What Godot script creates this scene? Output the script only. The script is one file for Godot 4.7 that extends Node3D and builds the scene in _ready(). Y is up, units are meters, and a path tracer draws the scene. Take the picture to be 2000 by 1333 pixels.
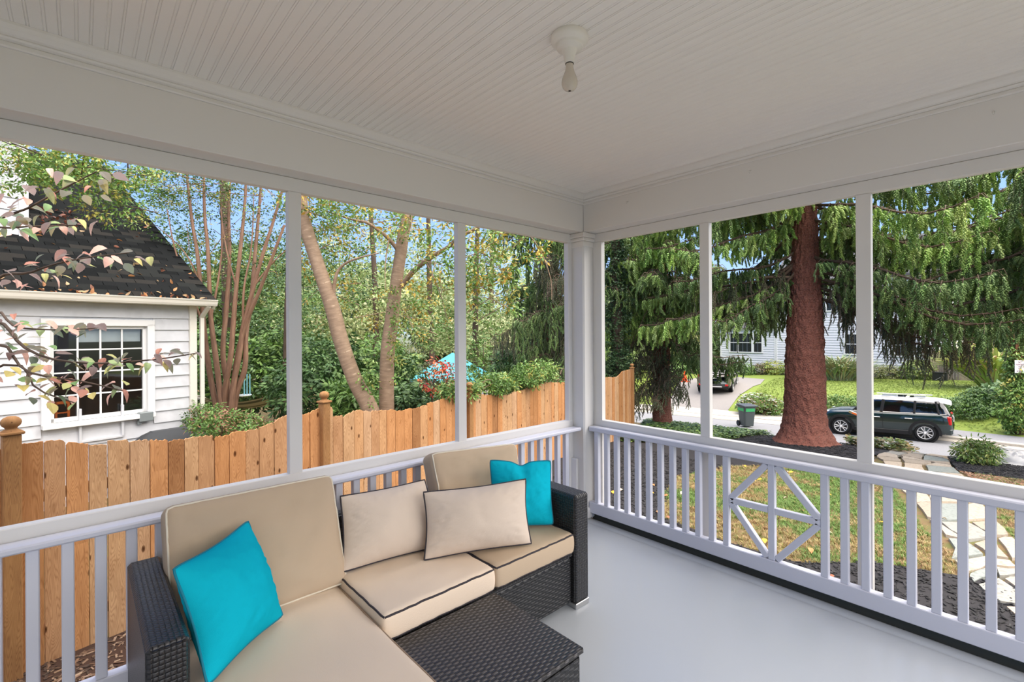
extends Node3D
# A screened porch corner with a wicker sectional, a cedar fence and a neighbour's house on the left,
# spruces, a street and a white house on the right. Metres; porch floor at y = 0; inner beam corner at the origin.

const FWD := Vector3(0.67125, 0, -0.74123)
const RGT := Vector3(0.74123, 0, 0.67125)
const EYE := Vector3(-2.9886, 1.5, 2.4432)
const FENCE_ALONG := Vector3(0.97437, 0, -0.22495)
const FENCE_FACE := Vector3(0.22495, 0, 0.97437)
var rng := RandomNumberGenerator.new()
var used := {}
var M := {}


func _ready() -> void:
	rng.seed = 7
	# --- camera, sky, sun, exposure
	var cam := Camera3D.new()
	cam.name = "camera"
	add_child(cam)
	var roll := 0.006
	var cr := (RGT - Vector3.UP * roll).normalized()
	var cu := (Vector3.UP + RGT * roll).normalized()
	cam.transform = Transform3D(Basis(cr, cu, -FWD), EYE)
	cam.projection = Camera3D.PROJECTION_FRUSTUM
	cam.near = 0.05
	cam.far = 400.0
	cam.size = 2.0 * 0.05 * 666.5 / 931.0
	cam.frustum_offset = Vector2(0, -0.05 * 15.5 / 931.0)
	cam.current = true
	var env := Environment.new()
	var sky := Sky.new()
	var sm := ProceduralSkyMaterial.new()
	sm.sky_top_color = Color(0.42, 0.61, 0.92)
	sm.sky_horizon_color = Color(0.72, 0.84, 0.98)
	sm.sky_curve = 0.18
	sm.ground_bottom_color = Color(0.34, 0.33, 0.27)
	sm.ground_horizon_color = Color(0.55, 0.58, 0.52)
	sm.sky_energy_multiplier = 0.75
	sky.sky_material = sm
	env.background_mode = Environment.BG_SKY
	env.sky = sky
	env.background_energy_multiplier = 1.0
	env.tonemap_mode = Environment.TONE_MAPPER_LINEAR
	env.tonemap_exposure = 3.1
	env.sdfgi_enabled = true
	env.ssao_enabled = true
	env.ssil_enabled = true
	var we := WorldEnvironment.new()
	we.name = "world_environment"
	we.environment = env
	add_child(we)
	var sun := DirectionalLight3D.new()
	sun.name = "sun"
	sun.light_color = Color(1.0, 0.95, 0.87)
	sun.light_energy = 1.32
	sun.light_angular_distance = 110
	sun.sky_mode = DirectionalLight3D.SKY_MODE_LIGHT_ONLY
	sun.shadow_enabled = true
	add_child(sun)
	var toward := Vector3(0.10, 0.82, 0.36).normalized()
	sun.transform = Transform3D(Basis.looking_at(-toward, Vector3.UP), Vector3(0, 30, 0))
	# --- the place
	make_materials()
	build_porch()
	build_furniture()
	build_ground()
	build_fence()
	build_neighbor_house()
	build_left_plants()
	build_street_side()
	build_cars()
	build_spruces()
	build_background()


# ------------------------------------------------------------------ helpers
class MB:
	var v := PackedVector3Array()
	var n := PackedVector3Array()
	var uv := PackedVector2Array()
	var ix := PackedInt32Array()
	var off := Vector2.ZERO
	func vert(p: Vector3, nn: Vector3, t: Vector2) -> int:
		v.append(p)
		n.append(nn)
		uv.append(t)
		return v.size() - 1
	func tri_out(a: Vector3, b: Vector3, c: Vector3, out: Vector3, ta := Vector2.ZERO, tb := Vector2.ZERO, tc := Vector2.ZERO) -> void:
		var nn := (b - a).cross(c - a)
		if nn.length_squared() < 1e-18:
			return
		nn = nn.normalized()
		var flip := nn.dot(out) < 0.0
		if flip:
			nn = -nn
		var i := vert(a, nn, ta + off)
		vert(b, nn, tb + off)
		vert(c, nn, tc + off)
		if flip:
			ix.append_array(PackedInt32Array([i, i + 1, i + 2]))
		else:
			ix.append_array(PackedInt32Array([i, i + 2, i + 1]))
	func quad_out(a: Vector3, b: Vector3, c: Vector3, d: Vector3, out: Vector3) -> void:
		var w := (b - a).length()
		var h := (d - a).length()
		var ta := Vector2(0, 0)
		var tb := Vector2(w, 0)
		var tc := Vector2(w, h)
		var td := Vector2(0, h)
		if w > h:
			tb = Vector2(0, w)
			tc = Vector2(h, w)
			td = Vector2(h, 0)
		quad_uv(a, b, c, d, out, ta, tb, tc, td)
	func quad_uv(a: Vector3, b: Vector3, c: Vector3, d: Vector3, out: Vector3, ta: Vector2, tb: Vector2, tc: Vector2, td: Vector2) -> void:
		var nn := (c - a).cross(d - b)
		if nn.length_squared() < 1e-18:
			return
		nn = nn.normalized()
		var flip := nn.dot(out) < 0.0
		if flip:
			nn = -nn
		var i := vert(a, nn, ta + off)
		vert(b, nn, tb + off)
		vert(c, nn, tc + off)
		vert(d, nn, td + off)
		if flip:
			ix.append_array(PackedInt32Array([i, i + 1, i + 2, i, i + 2, i + 3]))
		else:
			ix.append_array(PackedInt32Array([i, i + 2, i + 1, i, i + 3, i + 2]))
	func box(c: Vector3, s: Vector3, bev := 0.003, bs := Basis.IDENTITY) -> MB:
		var h := s * 0.5
		var b := minf(bev, minf(h.x, minf(h.y, h.z)) * 0.49)
		for ax in 3:
			var u := (ax + 1) % 3
			var w := (ax + 2) % 3
			for sg in [-1.0, 1.0]:
				var q: Array[Vector3] = []
				for k in [[-1, -1], [1, -1], [1, 1], [-1, 1]]:
					var p := Vector3.ZERO
					p[ax] = sg * h[ax]
					p[u] = k[0] * (h[u] - b)
					p[w] = k[1] * (h[w] - b)
					q.append(c + bs * p)
				var o := Vector3.ZERO
				o[ax] = sg
				quad_out(q[0], q[1], q[2], q[3], bs * o)
		if b > 0.0:
			for ax in 3:
				var u := (ax + 1) % 3
				var w := (ax + 2) % 3
				for su in [-1.0, 1.0]:
					for sw in [-1.0, 1.0]:
						var q: Array[Vector3] = []
						for k in [[0, -1], [0, 1], [1, 1], [1, -1]]:
							var p := Vector3.ZERO
							p[ax] = k[1] * (h[ax] - b)
							p[u] = su * (h[u] - (b if k[0] == 1 else 0.0))
							p[w] = sw * (h[w] - (b if k[0] == 0 else 0.0))
							q.append(c + bs * p)
						var o := Vector3.ZERO
						o[u] = su
						o[w] = sw
						quad_out(q[0], q[1], q[2], q[3], bs * o)
			for sx in [-1.0, 1.0]:
				for sy in [-1.0, 1.0]:
					for sz in [-1.0, 1.0]:
						var s3 := Vector3(sx, sy, sz)
						tri_out(c + bs * (s3 * (h - Vector3(0, b, b))), c + bs * (s3 * (h - Vector3(b, 0, b))), c + bs * (s3 * (h - Vector3(b, b, 0))), bs * s3)
		return self
	# a box given by its two extreme corners
	func span(a: Vector3, b: Vector3, bev := 0.003) -> MB:
		return box((a + b) * 0.5, (b - a).abs(), bev)
	# a bar of rectangular section from a to b; wide lies across, thick along «face»
	func bar(a: Vector3, b: Vector3, wide: float, thick: float, face: Vector3, bev := 0.002) -> MB:
		var y := (b - a).normalized()
		var x := y.cross(face).normalized()
		var z := x.cross(y)
		return box((a + b) * 0.5, Vector3(wide, (b - a).length(), thick), bev, Basis(x, y, z))
	# smooth grid of nu x nv points (row by row); flip turns it inside out
	func grid(P: PackedVector3Array, nu: int, nv: int, flip := false, uvs := Vector2.ONE, wrap_u := false, T := PackedVector2Array()) -> MB:
		var base := v.size()
		for j in nv:
			for i in nu:
				var i0 := i - 1
				var i1 := i + 1
				if wrap_u:
					if i == 0: i0 = nu - 2
					if i == nu - 1: i1 = 1
				i0 = clampi(i0, 0, nu - 1)
				i1 = clampi(i1, 0, nu - 1)
				var du := P[j * nu + i1] - P[j * nu + i0]
				var dv := P[mini(j + 1, nv - 1) * nu + i] - P[maxi(j - 1, 0) * nu + i]
				var nn := du.cross(dv)
				if nn.length_squared() < 1e-20:
					nn = Vector3.UP
				nn = nn.normalized()
				if flip: nn = -nn
				var t := T[j * nu + i] if T.size() else Vector2(float(i) / (nu - 1) * uvs.x, float(j) / (nv - 1) * uvs.y)
				vert(P[j * nu + i], nn, t + off)
		for j in nv - 1:
			for i in nu - 1:
				var a := base + j * nu + i
				var b := a + 1
				var c := a + nu + 1
				var d := a + nu
				if flip:
					ix.append_array(PackedInt32Array([a, b, c, a, c, d]))
				else:
					ix.append_array(PackedInt32Array([a, c, b, a, d, c]))
		return self
	func tube(pts: PackedVector3Array, rad: PackedFloat32Array, sides := 8, caps := true, wob := 0.0, wseed := 0.0) -> MB:
		var m := pts.size()
		var P := PackedVector3Array()
		var T := PackedVector2Array()
		var t0 := (pts[1] - pts[0]).normalized()
		var side := t0.cross(Vector3.UP if absf(t0.y) < 0.9 else Vector3.RIGHT).normalized()
		var run := 0.0
		for j in m:
			var t := (pts[mini(j + 1, m - 1)] - pts[maxi(j - 1, 0)]).normalized()
			side = (side - t * side.dot(t)).normalized()
			var up := t.cross(side)
			if j > 0: run += (pts[j] - pts[j - 1]).length()
			for i in sides + 1:
				var a := TAU * (i % sides) / sides
				var r := rad[j] * (1.0 + wob * (sin(a * 3.0 + run * 2.3 + wseed) * 0.5 + sin(a * 2.0 - run * 3.7 + wseed * 2.0) * 0.5))
				P.append(pts[j] + (side * cos(a) + up * sin(a)) * r)
				T.append(Vector2(float(i) / sides * rad[0] * 6.28, run))
		grid(P, sides + 1, m, false, Vector2.ONE, true, T)
		if caps:
			for e in 2:
				var j := 0 if e == 0 else m - 1
				var o := (pts[0] - pts[1]) if e == 0 else (pts[m - 1] - pts[m - 2])
				for i in sides:
					tri_out(pts[j], P[j * (sides + 1) + i], P[j * (sides + 1) + i + 1], o)
		return self
	# profile of (radius, height) turned round the y axis at «at»
	func lathe(prof: PackedVector2Array, sides: int, at := Vector3.ZERO, bs := Basis.IDENTITY) -> MB:
		var P := PackedVector3Array()
		for p in prof:
			for i in sides + 1:
				var a := TAU * (i % sides) / sides
				P.append(at + bs * Vector3(p.x * cos(a), p.y, -p.x * sin(a)))
		return grid(P, sides + 1, prof.size(), false, Vector2.ONE, true)
	# closed profile (x, y) pulled along z from z0 to z1 under bs, flat shaded sides
	func extrude(prof: PackedVector2Array, z0: float, z1: float, at := Vector3.ZERO, bs := Basis.IDENTITY, ends := true) -> MB:
		var mid := Vector2.ZERO
		for p in prof: mid += p / prof.size()
		var area := 0.0
		for i in prof.size():
			var p := prof[i]
			var q := prof[(i + 1) % prof.size()]
			area += p.x * q.y - q.x * p.y
		for i in prof.size():
			var p := prof[i]
			var q := prof[(i + 1) % prof.size()]
			var e := q - p
			var nn := Vector2(e.y, -e.x) * signf(area)
			quad_out(at + bs * Vector3(p.x, p.y, z0), at + bs * Vector3(q.x, q.y, z0), at + bs * Vector3(q.x, q.y, z1), at + bs * Vector3(p.x, p.y, z1), bs * Vector3(nn.x, nn.y, 0))
		if ends:
			var t := Geometry2D.triangulate_polygon(prof)
			for k in range(0, t.size(), 3):
				var a := prof[t[k]]
				var b := prof[t[k + 1]]
				var c := prof[t[k + 2]]
				for z in [z0, z1]:
					tri_out(at + bs * Vector3(a.x, a.y, z), at + bs * Vector3(b.x, b.y, z), at + bs * Vector3(c.x, c.y, z), bs * Vector3(0, 0, -1 if z == minf(z0, z1) else 1), a, b, c)
		return self
	func put(o: MB, xf: Transform3D) -> MB:
		var base := v.size()
		for i in o.v.size():
			vert(xf * o.v[i], (xf.basis * o.n[i]).normalized(), o.uv[i])
		for k in o.ix: ix.append(base + k)
		return self
	func mesh() -> ArrayMesh:
		var a := []
		a.resize(Mesh.ARRAY_MAX)
		a[Mesh.ARRAY_VERTEX] = v
		a[Mesh.ARRAY_NORMAL] = n
		a[Mesh.ARRAY_TEX_UV] = uv
		a[Mesh.ARRAY_INDEX] = ix
		var m := ArrayMesh.new()
		m.add_surface_from_arrays(Mesh.PRIMITIVE_TRIANGLES, a)
		return m


func numbered(called: String) -> String:
	if not used.has(called):
		used[called] = 0
		return called
	used[called] += 1
	return "%s_%03d" % [called, used[called]]


func child_name(parent: Node, called: String) -> String:
	if not parent.has_node(NodePath(called)):
		return called
	var k := 1
	if parent.has_meta("n_" + called):
		k = parent.get_meta("n_" + called)
	parent.set_meta("n_" + called, k + 1)
	return "%s_%03d" % [called, k]


func tag(o: Node3D, label: String, category := "", group := "", kind := "") -> Node3D:
	if label: o.set_meta("label", label)
	if category: o.set_meta("category", category)
	if group: o.set_meta("group", group)
	if kind: o.set_meta("kind", kind)
	return o


func thing(called: String, label: String, category: String, at := Vector3.ZERO, group := "") -> Node3D:
	var o := Node3D.new()
	o.name = numbered(called)
	add_child(o)
	o.position = at
	return tag(o, label, category, group)


func obj(called: String, shape, mat: Material, parent: Node3D = null) -> MeshInstance3D:
	var o := MeshInstance3D.new()
	o.mesh = shape.mesh() if shape is MB else shape
	o.material_override = mat
	if parent == null:
		o.name = numbered(called)
		add_child(o)
	else:
		o.name = child_name(parent, called)
		parent.add_child(o, true)
	return o


func struct(called: String, shape, mat: Material, parent: Node3D = null) -> MeshInstance3D:
	var o := obj(called, shape, mat, parent)
	if parent == null: o.set_meta("kind", "structure")
	return o


# many copies of one small mesh as one part or stuff object; X transforms, K linear colours
func scatter(called: String, shape, mat: Material, X: Array[Transform3D], K: PackedColorArray, parent: Node3D = null) -> MultiMeshInstance3D:
	var mm := MultiMesh.new()
	mm.transform_format = MultiMesh.TRANSFORM_3D
	mm.use_colors = true
	mm.mesh = shape.mesh() if shape is MB else shape
	mm.instance_count = X.size()
	for i in X.size():
		mm.set_instance_transform(i, X[i])
		mm.set_instance_color(i, K[i])
	var o := MultiMeshInstance3D.new()
	o.multimesh = mm
	o.material_override = mat
	o.set_meta("kind", "stuff")
	if parent == null:
		o.name = numbered(called)
		add_child(o)
	else:
		o.name = child_name(parent, called)
		parent.add_child(o, true)
	return o


func rnd(a: float, b: float) -> float:
	return rng.randf_range(a, b)


func v3(x: float, y: float, z: float) -> Vector3:
	return Vector3(x, y, z)


func on_fence(s: float, y: float, out := 0.0) -> Vector3:
	var foot := EYE - FENCE_FACE * (4.9 - out)
	return Vector3(foot.x, 0, foot.z) + FENCE_ALONG * s + Vector3(0, y, 0)


func lerp_table(xs: Array, ys: Array, x: float) -> float:
	if x <= xs[0]: return ys[0]
	for i in xs.size() - 1:
		if x <= xs[i + 1]:
			return lerpf(ys[i], ys[i + 1], (x - xs[i]) / (xs[i + 1] - xs[i]))
	return ys[-1]


const GX := [-30, -6, 0, 4, 8, 11, 12.2, 13.2, 14.2, 14.5, 17.5, 20.6, 20.75, 22.2, 24.5, 28, 38, 60, 90]
const GY := [-0.95, -0.95, -0.93, -1.0, -1.2, -1.36, -1.5, -1.9, -2.38, -2.48, -2.42, -2.55, -2.42, -2.36, -2.02, -1.72, -1.65, -1.4, -1.2]
func ground_y(x: float, z: float) -> float:
	return lerp_table(GX, GY, x) + 0.035 * clampf(z, -16.0, 0.0) * clampf((x + 4.0) / 10.0, 0.0, 1.0) * (1.0 - 0.4 * clampf((x - 22.0) / 6.0, 0.0, 1.0))


func on_ground(x: float, z: float, up := 0.0) -> Vector3:
	return Vector3(x, ground_y(x, z) + up, z)


func mat(color: Color, rough := 0.6, opts := {}) -> StandardMaterial3D:
	var m := StandardMaterial3D.new()
	m.albedo_color = color
	m.roughness = rough
	for k in opts: m.set(k, opts[k])
	return m


func noise_tex(freq: float, seed_: int, ramp: Array, size := 512, opts := {}) -> NoiseTexture2D:
	var fn := FastNoiseLite.new()
	fn.seed = seed_
	fn.frequency = freq
	fn.noise_type = opts.get("type", FastNoiseLite.TYPE_SIMPLEX_SMOOTH)
	fn.fractal_octaves = opts.get("oct", 4)
	if opts.has("cell"):
		fn.cellular_return_type = opts.cell
	var t := NoiseTexture2D.new()
	t.width = size
	t.height = size
	t.seamless = true
	t.noise = fn
	if opts.get("normal", false):
		t.as_normal_map = true
		t.bump_strength = opts.get("bump", 4.0)
	elif ramp.size():
		var g := Gradient.new()
		var offs := PackedFloat32Array()
		var cols := PackedColorArray()
		for i in ramp.size():
			offs.append(float(i) / (ramp.size() - 1))
			cols.append(ramp[i])
		g.offsets = offs
		g.colors = cols
		t.color_ramp = g
	return t


func grey(v: float) -> Color:
	return Color(v, v, v)


# ------------------------------------------------------------------ materials
func wood_image(sd: int, w := 192, h := 768, knots := 3) -> Image:
	var r := RandomNumberGenerator.new()
	r.seed = sd
	var n1 := FastNoiseLite.new()
	n1.seed = sd
	n1.frequency = 0.01
	n1.fractal_octaves = 2
	var n2 := FastNoiseLite.new()
	n2.seed = sd + 5
	n2.frequency = 0.05
	var kn: Array[Vector3] = []
	for i in knots:
		kn.append(Vector3(r.randf_range(0.1, 0.9) * w, r.randf_range(0.05, 0.95) * h, r.randf_range(5, 10)))
	var im := Image.create_empty(w, h, false, Image.FORMAT_RGB8)
	var light := Color(0.82, 0.675, 0.525)
	var dark := Color(0.52, 0.375, 0.26)
	for y in h:
		for x in w:
			var u := float(x)
			var shade := 0.0
			for k in kn:
				for wrap in [-1, 0, 1]:
					var dx: float = x - k.x
					var dy: float = (y - k.y - wrap * h) * 0.5
					var d2: float = (dx * dx + dy * dy) / (k.z * k.z)
					if d2 < 16.0:
						u += signf(dx) * k.z * 1.3 * exp(-d2 * 0.35)
						if d2 < 1.2:
							shade = maxf(shade, 1.0 - d2 * 0.6)
			var a := n1.get_noise_2d(u * 1.2, y * 0.16) * 9.0 + u * 0.09
			var ring := absf(fposmod(a, 1.0) - 0.5) * 2.0
			ring = pow(ring, 2.2)
			var fine := n2.get_noise_2d(u * 9.0, y * 0.22) * 0.5 + 0.5
			var blotch := n1.get_noise_2d(x * 0.7 + 300.0, y * 0.3) * 0.5 + 0.5
			var t := clampf(ring * 0.34 + pow(fine, 1.6) * 0.55 + blotch * 0.36 - 0.24, 0.0, 1.0)
			var c := light.lerp(dark, t)
			if shade > 0.0:
				c = c.lerp(Color(0.24, 0.14, 0.08), shade * 0.85)
			im.set_pixel(x, y, c)
	return im


# a woven pattern: n x n strand crossings; returns the height picture
func weave_image(nx: int, ny: int, size: int, ribbed: bool) -> Image:
	var im := Image.create_empty(size, size, false, Image.FORMAT_RGB8)
	for y in size:
		for x in size:
			var fx := float(x) / size * nx
			var fy := float(y) / size * ny
			var i := int(fx)
			var j := int(fy)
			var a := fx - i - 0.5
			var b := fy - j - 0.5
			var over := (i + j) % 2 == 0
			var across := b if over else a
			var along := a if over else b
			if ribbed:
				# thin upright canes under broad flat strands that run along x
				over = ((i + j) % 2 == 0)
				across = b
				along = a
				var hh := (1.0 - pow(absf(b) * 2.0, 3.0)) * (0.55 + 0.45 * cos(a * PI) if over else 0.30)
				var sh := clampf(hh, 0.0, 1.0)
				im.set_pixel(x, y, Color(sh, sh, sh))
				continue
			var hgt := (1.0 - pow(absf(across) * 2.0, 4.0)) * (0.35 + 0.65 * cos(along * PI * 0.95))
			hgt = clampf(hgt, 0.0, 1.0)
			im.set_pixel(x, y, Color(hgt, hgt, hgt))
	return im


func wicker(nx: int, ny: int, ribbed: bool, sx: float, sy: float, lo: Color, hi: Color) -> StandardMaterial3D:
	var im := weave_image(nx, ny, 256, ribbed)
	var col := Image.create_empty(256, 256, false, Image.FORMAT_RGB8)
	for y in 256:
		for x in 256:
			col.set_pixel(x, y, lo.lerp(hi, im.get_pixel(x, y).r))
	var nm: Image = im.duplicate()
	nm.convert(Image.FORMAT_RGBA8)
	nm.bump_map_to_normal_map(6.0)
	return mat(Color.WHITE, 0.33, {"albedo_texture": ImageTexture.create_from_image(col), "normal_enabled": true, "normal_texture": ImageTexture.create_from_image(nm), "normal_scale": 1.0,
		"uv1_scale": Vector3(1.0 / sx, 1.0 / sy, 1)})


func make_materials() -> void:
	var fine_bump := noise_tex(0.02, 3, [], 512, {"normal": true, "bump": 1.2})
	M.paint = mat(Color(0.87, 0.857, 0.838), 0.42, {"normal_enabled": true, "normal_texture": fine_bump, "normal_scale": 0.12, "uv1_triplanar": true, "uv1_world_triplanar": true, "uv1_scale": Vector3(1.5, 1.5, 1.5)})
	M.paint_rail = mat(Color(0.80, 0.805, 0.845), 0.38, {"normal_enabled": true, "normal_texture": fine_bump, "normal_scale": 0.3, "uv1_triplanar": true, "uv1_world_triplanar": true, "uv1_scale": Vector3(4, 2, 4)})
	M.ceiling = mat(Color(0.93, 0.915, 0.89), 0.5, {"normal_enabled": true, "normal_texture": fine_bump, "normal_scale": 0.15, "uv1_triplanar": true, "uv1_world_triplanar": true, "uv1_scale": Vector3(2, 2, 2)})
	M.floor = mat(Color(0.66, 0.68, 0.70), 0.28, {
		"normal_enabled": true, "normal_texture": fine_bump, "normal_scale": 0.10, "uv1_triplanar": true, "uv1_world_triplanar": true, "uv1_scale": Vector3(0.6, 0.6, 0.6)})
	M.dark_gap = mat(Color(0.30, 0.31, 0.29), 0.8)
	M.screen = mat(Color(0.20, 0.21, 0.21, 0.07), 0.9, {"transparency": BaseMaterial3D.TRANSPARENCY_ALPHA, "specular_mode": BaseMaterial3D.SPECULAR_DISABLED})
	M.porcelain = mat(Color(0.90, 0.885, 0.85), 0.3)
	M.steel = mat(Color(0.72, 0.72, 0.72), 0.3, {"metallic": 0.9})
	M.dark_metal = mat(Color(0.10, 0.10, 0.10), 0.5, {"metallic": 0.5})
	var w1 := ImageTexture.create_from_image(wood_image(21))
	var w2 := ImageTexture.create_from_image(wood_image(57, 192, 768, 2))
	M.cedar = []
	for k in 8:
		var tint: Color = [Color(1.0, 0.95, 0.89), Color(0.90, 0.80, 0.70), Color(1.0, 0.98, 0.95), Color(0.98, 0.87, 0.76), Color(0.82, 0.73, 0.65), Color(1.0, 0.90, 0.80), Color(0.95, 0.90, 0.86), Color(1.0, 0.99, 0.99)][k]
		M.cedar.append(mat(tint, 0.85, {"albedo_texture": w1 if k % 2 == 0 else w2, "uv1_scale": Vector3(1.0 / 0.26, 1.0 / 1.15, 1), "specular_mode": BaseMaterial3D.SPECULAR_DISABLED}))
	M.post_wood = mat(Color(0.80, 0.72, 0.58), 0.85, {"albedo_texture": w1, "uv1_scale": Vector3(1.0 / 0.20, 1.0 / 1.3, 1)})
	M.old_wood = []
	for k in 4:
		M.old_wood.append(mat([Color(0.80, 0.80, 0.80), Color(0.66, 0.68, 0.70), Color(0.92, 0.90, 0.88), Color(0.74, 0.74, 0.76)][k], 0.9, {"albedo_texture": noise_tex(0.02, 40, [Color(0.45, 0.40, 0.35), Color(0.62, 0.57, 0.52), Color(0.55, 0.50, 0.46)], 256), "uv1_scale": Vector3(6, 0.6, 1)}))
	# furniture
	M.wicker_arm = wicker(8, 8, false, 0.112, 0.112, Color(0.03, 0.03, 0.035), Color(0.19, 0.185, 0.19))
	M.wicker_side = wicker(8, 16, true, 0.20, 0.20, Color(0.03, 0.03, 0.035), Color(0.15, 0.15, 0.16))
	M.wicker_top = wicker(8, 16, true, 0.19, 0.165, Color(0.05, 0.048, 0.05), Color(0.36, 0.345, 0.345))
	var cloth_n := noise_tex(0.25, 8, [], 256, {"normal": true, "bump": 2.0})
	var cloth := {"normal_enabled": true, "normal_texture": cloth_n, "normal_scale": 0.25, "uv1_scale": Vector3(6, 6, 6), "specular_mode": BaseMaterial3D.SPECULAR_DISABLED}
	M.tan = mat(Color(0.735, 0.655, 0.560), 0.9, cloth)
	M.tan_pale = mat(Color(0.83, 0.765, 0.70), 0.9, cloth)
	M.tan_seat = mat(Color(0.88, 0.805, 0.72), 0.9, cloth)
	M.teal = mat(Color(0.08, 0.69, 0.775), 0.85, cloth)
	M.teal_pipe = mat(Color(0.05, 0.47, 0.55), 0.85)
	M.pipe_dark = mat(Color(0.20, 0.18, 0.20), 0.8)
	M.pipe_pale = mat(Color(0.86, 0.82, 0.74), 0.8)
	M.pipe_tan = mat(Color(0.60, 0.51, 0.42), 0.85)


# ------------------------------------------------------------------ porch
func build_porch() -> void:
	var paint: Material = M.paint
	# floor with a rolled front lip along the right side
	var fl := MB.new()
	fl.span(v3(-5.2, -0.14, -0.10), v3(0.0, 0.0, 4.4), 0.002)
	struct("floor", fl, M.floor)
	var lip := MB.new()
	var P := PackedVector3Array()
	for j in 2:
		for i in 15:
			var t := float(i) / 14
			var x := lerpf(-0.03, 0.078, t)
			var y := 0.0055 * sin(clampf((t - 0.1) / 0.75, 0, 1) * PI) + 0.0006
			if t > 0.9: y -= (t - 0.9) * 0.35
			P.append(v3(x, y, -0.1 if j == 1 else 4.4))
	lip.grid(P, 15, 2, false, Vector2.ONE)
	lip.span(v3(0.001, -0.14, -0.1), v3(0.076, -0.012, 4.4), 0.001)
	struct("trim", lip, M.floor).name = "trim_3"
	# ceiling of narrow beaded planks
	var slab := MB.new()
	slab.span(v3(-5.25, 2.614, -0.25), v3(0.25, 2.72, 4.45), 0.0)
	slab.span(v3(-5.25, 2.72, -0.55), v3(0.55, 2.80, 4.45), 0.0)
	var ceil := struct("ceiling", slab, M.ceiling)
	var w := 0.0833
	var prof := PackedVector2Array()
	for p in [[0, 18], [0, 2.2], [0.0022, 0.0], [0.0072, 0.0], [0.0084, 2.3], [0.0096, 2.3], [0.0108, 0], [0.0383, 0.0], [0.0394, 2.3], [0.0404, 2.3], [0.0415, 0.0], [0.0458, 0.0], [0.0469, 2.3], [0.0479, 2.3], [0.0490, 0], [0.0811, 0.0], [0.0833, 2.2], [0.0833, 18]]:
		prof.append(Vector2(p[0], p[1] * 0.001))
	var pm := MB.new()
	pm.extrude(prof, 0.0, 4.4, Vector3.ZERO, Basis.IDENTITY, false)
	var pmesh := pm.mesh()
	for k in 62:
		var o := obj("plank", pmesh, M.ceiling, ceil)
		o.position = v3(-w * (k + 1), 2.596, 0.0)
	# header beams with the screen framing under them
	var bl := MB.new()
	bl.span(v3(-5.2, 2.305, -0.24), v3(0.0, 2.615, 0.0), 0.003)
	var wl := struct("wall_left", bl, paint)
	var hb := MB.new()
	hb.span(v3(-5.2, 2.234, -0.165), v3(0.0, 2.304, -0.12), 0.003)
	obj("head_board", hb, paint, wl)
	for x in [[-5.2, -5.13], [-4.30, -4.236], [-3.36, -3.296], [-2.201, -2.137], [-1.144, -1.079], [-0.048, 0.0]]:
		var mu := MB.new()
		mu.span(v3(x[0], 0.05, -0.165), v3(x[1], 2.233, -0.12), 0.002)
		obj("mullion", mu, paint, wl)
	var sb := MB.new()
	sb.span(v3(-5.2, 0.725, -0.168), v3(0.0, 0.786, -0.117), 0.003)
	obj("sill_board", sb, paint, wl)
	var br := MB.new()
	br.span(v3(0.0, 2.305, 0.0), v3(0.24, 2.615, 4.4), 0.003)
	br.span(v3(0.0, 2.305, -0.24), v3(0.24, 2.615, -0.001), 0.003)
	var wr := struct("wall_right", br, paint)
	hb = MB.new()
	hb.span(v3(0.12, 2.234, 0.0), v3(0.165, 2.304, 4.4), 0.003)
	obj("head_board", hb, paint, wr)
	for z in [[0.0, 0.085], [0.905, 0.97], [1.782, 1.849], [2.70, 2.766], [3.6, 3.666]]:
		var mu := MB.new()
		mu.span(v3(0.12, 0.05, z[0]), v3(0.165, 2.233, z[1]), 0.002)
		obj("mullion", mu, paint, wr)
	sb = MB.new()
	sb.span(v3(0.117, 0.728, 0.0), v3(0.168, 0.795, 4.4), 0.003)
	obj("sill_board", sb, paint, wr)
	# insect screens, one per bay
	var xs := [-3.296, -2.201, -2.137, -1.144, -1.079, -0.048]
	for k in 3:
		var sc := MB.new()
		sc.quad_out(v3(xs[k * 2], 0.786, -0.158), v3(xs[k * 2 + 1], 0.786, -0.158), v3(xs[k * 2 + 1], 2.234, -0.158), v3(xs[k * 2], 2.234, -0.158), Vector3.BACK)
		obj("insect_screen", sc, M.screen, wl)
	var zs := [0.085, 0.905, 0.97, 1.782, 1.849, 2.70]
	for k in 3:
		var sc := MB.new()
		sc.quad_out(v3(0.158, 0.795, zs[k * 2]), v3(0.158, 0.795, zs[k * 2 + 1]), v3(0.158, 2.234, zs[k * 2 + 1]), v3(0.158, 2.234, zs[k * 2]), Vector3.LEFT)
		obj("insect_screen", sc, M.screen, wr)
	# house wall behind and beside the viewer, clad in white boards, with a sunny opening between
	var hw := MB.new()
	hw.span(v3(-5.45, -1.0, -0.25), v3(-5.2, 2.72, 4.6), 0.0)
	struct("wall_house", hw, M.paint)
	# crown mouldings
	var cp := PackedVector2Array()
	for p in [[0, 0], [0, -78], [10, -78], [13, -73], [13, -60], [10, -57], [22, -52], [25, -46], [22, -41], [31, -36], [42, -23], [49, -9], [50, 0]]:
		cp.append(Vector2(p[0] * 0.001, p[1] * 0.001))
	var c1 := MB.new()
	c1.extrude(cp, 0.0, 5.2, v3(0, 2.596, 0), Basis(Vector3.BACK, Vector3.UP, Vector3.LEFT))
	struct("trim_1", c1, paint)
	var c2 := MB.new()
	c2.extrude(cp, 0.0, 4.4, v3(0, 2.596, 0), Basis(Vector3.LEFT, Vector3.UP, Vector3.BACK))
	struct("trim_2", c2, paint)
	# corner column
	var col := thing("porch_column", "square white corner column with a stepped cap, where both railings meet", "column", v3(0.085, 0, -0.085))
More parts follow.
